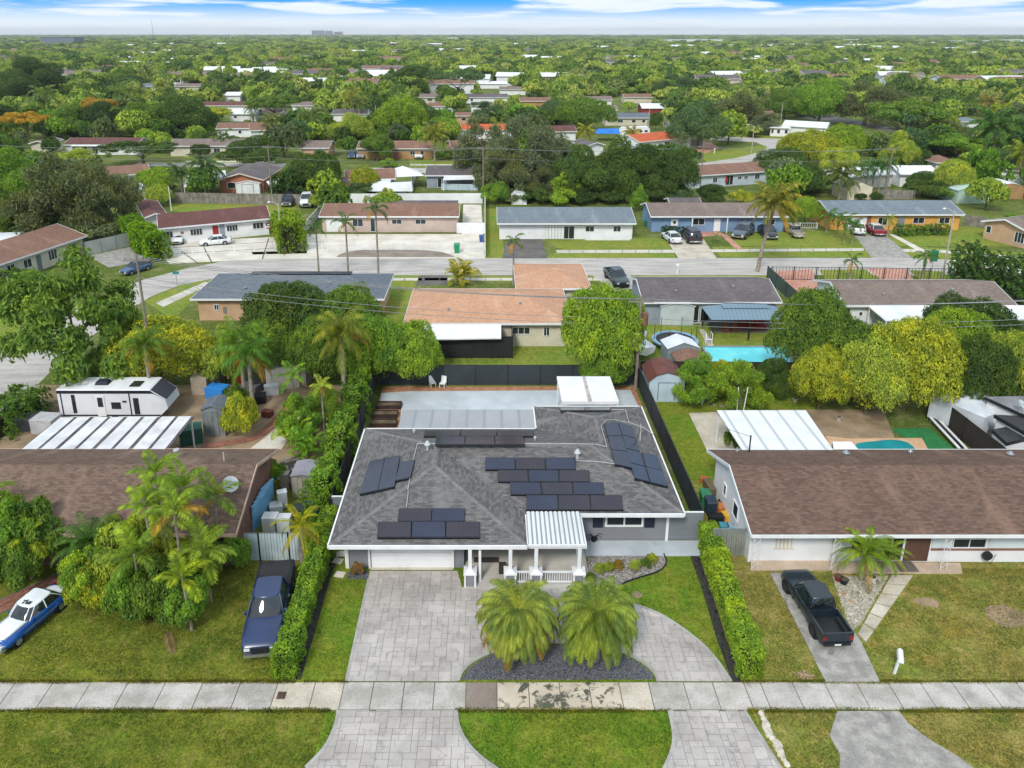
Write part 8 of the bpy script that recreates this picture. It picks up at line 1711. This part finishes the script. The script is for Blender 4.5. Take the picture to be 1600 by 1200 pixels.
for i, (X, Y, s, H, px, py) in enumerate(scat[:n_ind]):
    k = rr.randrange(6); cn = rr.choice(FCOL); hs = min(HOUSES, key=lambda h: abs(h[1] - px) + 3 * abs(h[2] - py))
    rel = 'behind' if py < hs[2] - 3 and abs(px - hs[1]) < 25 else 'before' if abs(px - hs[1]) < 25 else ('left of' if px < hs[1] else 'right of')
    lab = f'{WORD[cn]} {SHP[k]} tree {rel} the ' + ' '.join(hs[0].split()[:7]); used_l[lab] = used_l.get(lab, 0) + 1
    if used_l[lab] > 1: lab = ['', '', 'second', 'third', 'fourth', 'fifth', 'sixth'][min(6, used_l[lab])] + ' ' + lab
    lab = ' '.join(lab.split()[:16])
    while lab.split()[-1] in ('a', 'an', 'with', 'and', 'the', 'of', 'in', 'by', 'over', 'above', 'right', 'left', 'behind', 'beside', 'at', 'white', 'long', 'grey', 'brown', 'dark', 'on', 'its', 'pale', 'orange', 'bright', 'between', 'blue', 'two', 'front', 'rusty', 'small', 'tile', 'hip', 'high', 'half', 'through', 'showing', 'below', 'among', 'upper'): lab = ' '.join(lab.split()[:-1])
    o = link('tree', FARC[k], loc=(X, Y, H * .14), rz=rr.random() * 6.28, scale=(s, s, H * .84)); j = rr.uniform(.85, 1.2); o.color = (*[v * j for v in lin(COLS[cn])], 1); tag(o, lab, 'tree', 'trees scattered among the far houses')
# the rest, out to the horizon, is one wood of instanced crowns
FARS = [crown_mesh(k, 177 + i, 700, .12, .075, 'stuff') for i, k in enumerate(('oak', 'mango', 'oak', 'spread', 'wispy', 'cone'))]
US = []
for _ in range(1500):
    Y = rr.uniform(60, 430); X = rr.choice((-1, 1)) * rr.uniform(.8, 1.25) * Y; s = rr.uniform(2.4, 5.2)
    if Y > 110 or X < -75 or X > 90: US.append((X, Y, .8, s, s * 1.4))
pc = bpy.data.collections.new('distant_tree_kinds')
for i, me in enumerate(FARS): o = bpy.data.objects.new('distant_tree_kind', me); pc.objects.link(o)
for _ in range(5200):
    Y = 125 + 330 * rr.random() ** .8; X = rr.uniform(-.75, .75) * Y; s = rr.uniform(.9, 2.6); H = s * rr.uniform(.9, 1.5); px, py = proj(X, Y, 0); pt = proj(X, Y, H)[1]; hw = s * FOC / Y
    if py > 345 or any(min(px + hw, x1 + 6) > max(px - hw, x0 - 6) and min(py, y1) > max(pt, y0 + 3) for x0, x1, y0, y1 in KEEP): continue
    US.append((X, Y, 0, s, H))
pts = US + [(X, Y, H * .14, s, H * .84) for X, Y, s, H, _, _ in scat[n_ind:]]
BH = []
for i in range(150):
    Y = rr.uniform(400, 1900) if i > 60 else rr.uniform(390, 800); X = rr.uniform(-.7, .7) * Y; BH.append((X, Y))
for (y0, y1, cell, s0, s1, hf) in ((430, 800, 72, 3.0, 6.4, 1.5), (800, 1600, 165, 4.2, 8.5, 1.2), (1600, 4200, 1000, 9, 19, .65), (4200, 10500, 9000, 25, 50, .26)):
    wd = 1.05 if y1 < 5000 else .78; A = wd * (y1 * y1 - y0 * y0); n = int(A / cell)
    for _ in range(n):
        Y = math.sqrt(rr.uniform(y0 * y0, y1 * y1)); X = rr.uniform(-wd, wd) * Y; s = rr.uniform(s0, s1); H = s * hf * rr.uniform(.8, 1.25)
        if y1 <= 1600 and any(abs(X - a) < 13 and -34 < Y - b_ < 10 for a, b_ in BH): continue
        if y1 <= 1600 and math.sin(X * .013 + Y * .004) * math.sin(Y * .011) > .93: continue
        pts.append((X, Y, H * .2, s, H * .85))
arr = np.array(pts, float); me = bpy.data.meshes.new('distant_trees'); me.vertices.add(len(arr)); me.vertices.foreach_set('co', arr[:, :3].ravel())
for nm, ty, dat in (('sc', 'FLOAT_VECTOR', np.stack([arr[:, 3], arr[:, 3], arr[:, 4]], 1).ravel()), ('rot', 'FLOAT_VECTOR', np.stack([np.zeros(len(arr)), np.zeros(len(arr)), RNG.uniform(0, 6.28, len(arr))], 1).ravel())):
    at = me.attributes.new(nm, ty, 'POINT'); at.data.foreach_set('vector', dat)
at = me.attributes.new('idx', 'INT', 'POINT'); at.data.foreach_set('value', RNG.integers(0, 6, len(arr)))
dt = link('distant_trees', me, kind='stuff'); dt['label'] = 'continuous canopy of distant trees out to the horizon'
ng = bpy.data.node_groups.new('scatter_trees', 'GeometryNodeTree'); ng.interface.new_socket('Geometry', in_out='INPUT', socket_type='NodeSocketGeometry'); ng.interface.new_socket('Geometry', in_out='OUTPUT', socket_type='NodeSocketGeometry')
gi = ng.nodes.new('NodeGroupInput'); go = ng.nodes.new('NodeGroupOutput'); m2p = ng.nodes.new('GeometryNodeMeshToPoints'); iop = ng.nodes.new('GeometryNodeInstanceOnPoints'); ci = ng.nodes.new('GeometryNodeCollectionInfo')
ci.inputs[0].default_value = pc; ci.inputs[1].default_value = True; ci.inputs[2].default_value = True; iop.inputs['Pick Instance'].default_value = True
def attr(nm, ty): a = ng.nodes.new('GeometryNodeInputNamedAttribute'); a.data_type = ty; a.inputs[0].default_value = nm; return a.outputs[0]
ng.links.new(gi.outputs[0], m2p.inputs[0]); ng.links.new(m2p.outputs[0], iop.inputs['Points']); ng.links.new(ci.outputs[0], iop.inputs['Instance']); ng.links.new(attr('idx', 'INT'), iop.inputs['Instance Index'])
ng.links.new(attr('rot', 'FLOAT_VECTOR'), iop.inputs['Rotation']); ng.links.new(attr('sc', 'FLOAT_VECTOR'), iop.inputs['Scale']); ng.links.new(iop.outputs[0], go.inputs[0])
dt.modifiers.new('scatter', 'NODES').node_group = ng
# far houses showing between the crowns
proto = []
for wm, rm in ((M_white, S_whiter), (M_white, S_taupe), (Wcr, S_dark), (M_white, S_brown), (Wp, S_whiter)):
    h = house('pale house showing between the far trees', (0, 0), (1, 1), wm, rm, 10, 4.2, .3, nopx=((0, 0), (17, 0)), group='houses showing between the far trees', openings=(('win', 3, 5, 1, 2.2), ('win', 11, 13, 1, 2.2))); proto.append(h)
FH = []
for i, (X, Y) in enumerate(BH):
    pk = rr.randrange(5)
    h = proto[i] if i < 5 else copy_tree(proto[pk]); s = .9 + Y / 1400; h.scale = (s * rr.uniform(.8, 1.4), s, min(1.9, 1.05 + Y / 1600)); h.location = (X, Y, 0); h.rotation_euler.z = rr.uniform(-.25, .25)
    FH.append((X / Y, h, proto.index(h) if i < 5 else pk))
for i, (_, h, pk) in enumerate(sorted(FH, key=lambda q: q[0])): h['label'] = f"pale house with a {('white', 'taupe', 'dark', 'brown', 'white')[pk]} roof among the far trees, {nth(i) if i else 'first'} counting from the left"
for i, (x0, x1, y, hh, c, lab) in enumerate([(500, 517, 52.8, 55, '#8f9bb0', 'left block of the far pale towers on the horizon'), (519, 530, 52.8, 52, '#a3a2ac', 'middle block of the far pale towers on the horizon'), (533, 545, 52.8, 44, '#b59a9a', 'right pinkish block of the far towers on the horizon')]):
    D = 7000; sc_ = D / FOC; o = thing('tower_block', lab, 'building', ((x0 + x1) / 2 * sc_ - CX * sc_, D, 0), 0, 'far towers on the horizon'); b = MB(); w = (x1 - x0) * sc_ / 2; b.box(-w, w, -20, 20, 0, hh); b.build('wall', mat('tower_' + c[1:], c), o)
    me_ = MB().box(-w * .96, w * .96, -20.5, -20.01, 0, 2.2).mesh('window_band', [M_glass])
    for k in range(8): link('window_band', me_, o, loc=(0, 0, 8 + k * (hh - 10) / 8))
for i, (x0, x1, D, hh, lab) in enumerate([(1028, 1075, 2100, 14, 'long white flat building, left of the far pair'), (1080, 1112, 2200, 13, 'shorter white flat building right of the far pair'), (1290, 1320, 2300, 12, 'grey-white low building, far right of centre'), (1460, 1510, 2000, 12, 'long pale warehouse, far right'), (1530, 1610, 2100, 13, 'long pale warehouse at the right edge'), (100, 150, 1700, 22, 'dark grey box building, far upper left'), (690, 720, 3000, 14, 'small white roof line near the horizon, centre')]):
    sc_ = D / FOC; o = thing('warehouse', lab, 'building', ((x0 + x1) / 2 * sc_ - CX * sc_, D, 0), 0, 'large low buildings near the horizon'); w = (x1 - x0) * sc_ / 2; b = MB(); b.box(-w, w, -20, 20, 0, hh); b.build('wall', mat('wh_dark', '#6d7683') if 'dark' in lab else M_white, o); b = MB(); b.box(-w - 1, w + 1, -21, 21, hh + .01, hh + 1); b.build('roof', S_whiter if 'dark' not in lab else M_metal, o)
D = 3500; o = thing('antenna_mast', 'thin radio mast standing above the horizon, upper left', 'mast', ((262 - CX) * D / FOC, D, 0)); b = MB(); b.tube([(0, 0, 0), (0, 0, 85)], 1.3, 5, r1=.7); b.build('mast', M_metal, o)
# short uneven blades over the lawns near the camera
def blades(label, x0, x1, y0, y1, n, col, h=.06):
    rng = np.random.default_rng(abs(int(x0 * 7 + y0))); x = rng.uniform(x0, x1, n); y = rng.uniform(y0, y1, n); keep = (np.sin(x * 1.7 + np.sin(y * 1.3) * 2) + np.sin(y * 2.3 + x * .6) + rng.normal(0, .9, n)) > -.6
    def out(P): return ~inside_np(P, x, y)
    for P in (driveU, apL, apR, isl, bedR): keep &= out(P)
    for P in BLK: keep &= out(P)
    x, y = x[keep], y[keep]; n = len(x); a = rng.uniform(0, 6.28, n); w = rng.uniform(.02, .05, n); hh = h * rng.uniform(.4, 1.3, n)
    V = np.stack([np.stack([x - np.cos(a) * w, y - np.sin(a) * w, np.full(n, .004)], 1), np.stack([x + np.cos(a) * w, y + np.sin(a) * w, np.full(n, .004)], 1), np.stack([x + rng.normal(0, .03, n), y + rng.normal(0, .03, n), hh], 1)], 1).reshape(-1, 3)
    me = bpy.data.meshes.new('grass'); me.vertices.add(3 * n); me.vertices.foreach_set('co', V.ravel()); me.loops.add(3 * n); me.loops.foreach_set('vertex_index', np.arange(3 * n)); me.polygons.add(n); me.polygons.foreach_set('loop_start', np.arange(0, 3 * n, 3)); me.materials.append(F_leaf); me.update(calc_edges=True)
    o = link('grass', me, kind='stuff'); o.color = (*lin(col), 1); o['label'] = label
BLK = [gp(q) for q in ([(1203, 893), (1262, 893), (1300, 940), (1345, 1003), (1375, 1067), (1290, 1067), (1262, 1010)], [(1308, 1110), (1404, 1110), (1420, 1132), (1450, 1155), (1500, 1185), (1560, 1230), (1310, 1230), (1313, 1180), (1296, 1150)], [(1300, 896), (1432, 896), (1352, 1008), (1325, 990)], [(1170, 900), (1505, 900), (1505, 870), (1170, 870)], [(-10, 965), (115, 908), (112, 895), (-10, 940)])]
blades('blades of the left verge lawn', -24, -7.6, 22.5, 27.2, 26000, '#76833a'); blades('blades of the middle verge lawn', -7.5, 12.2, 22.5, 27.2, 34000, '#6d8c30'); blades('blades of the right verge lawn', 12.3, 27, 22.5, 27.2, 24000, '#858148')
blades('blades of the left front lawn', -26, -10.6, 28.85, 37.0, 44000, '#79833c'); blades('blades of the middle front lawns', -9.3, 12.2, 28.85, 37.9, 36000, '#6f8f30'); blades('blades of the right front lawn', 13.5, 32, 28.85, 36.9, 46000, '#878247')
for k, (x0, x1) in enumerate(((-24, -7.4), (-1.6, 8.4), (12.0, 27))): blades(f'taller grass fringe along the pavement, {["left", "middle", "right"][k]} part', x0, x1, 27.14, 27.36, int(900 * (x1 - x0)), '#7c8038', .09)
for k, (x0, x1) in enumerate(((-24, -9.4), (-9.0, -6.8), (12.2, 27))): blades(f'taller grass fringe behind the pavement, {["left", "short", "right"][k]} part', x0, x1, 28.7, 28.95, int(900 * (x1 - x0)), '#807f3c', .09)
# ------------------------------------------------------------------ the air
HAZE = True
if HAZE:
    m = bpy.data.materials.new('haze'); m.use_nodes = True; nt = m.node_tree; nt.nodes.remove(nt.nodes['Principled BSDF']); v = nt.nodes.new('ShaderNodeVolumePrincipled'); v.inputs['Color'].default_value = (.93, .97, 1, 1); v.inputs['Density'].default_value = .00009; v.inputs['Anisotropy'].default_value = .3
    nt.links.new(v.outputs[0], nt.nodes['Material Output'].inputs['Volume']); b = MB(); b.box(-12500, 12500, -320, 12500, -1, 92); o = b.build('haze', m); o['kind'] = 'stuff'; o['label'] = 'thin bluish summer haze'
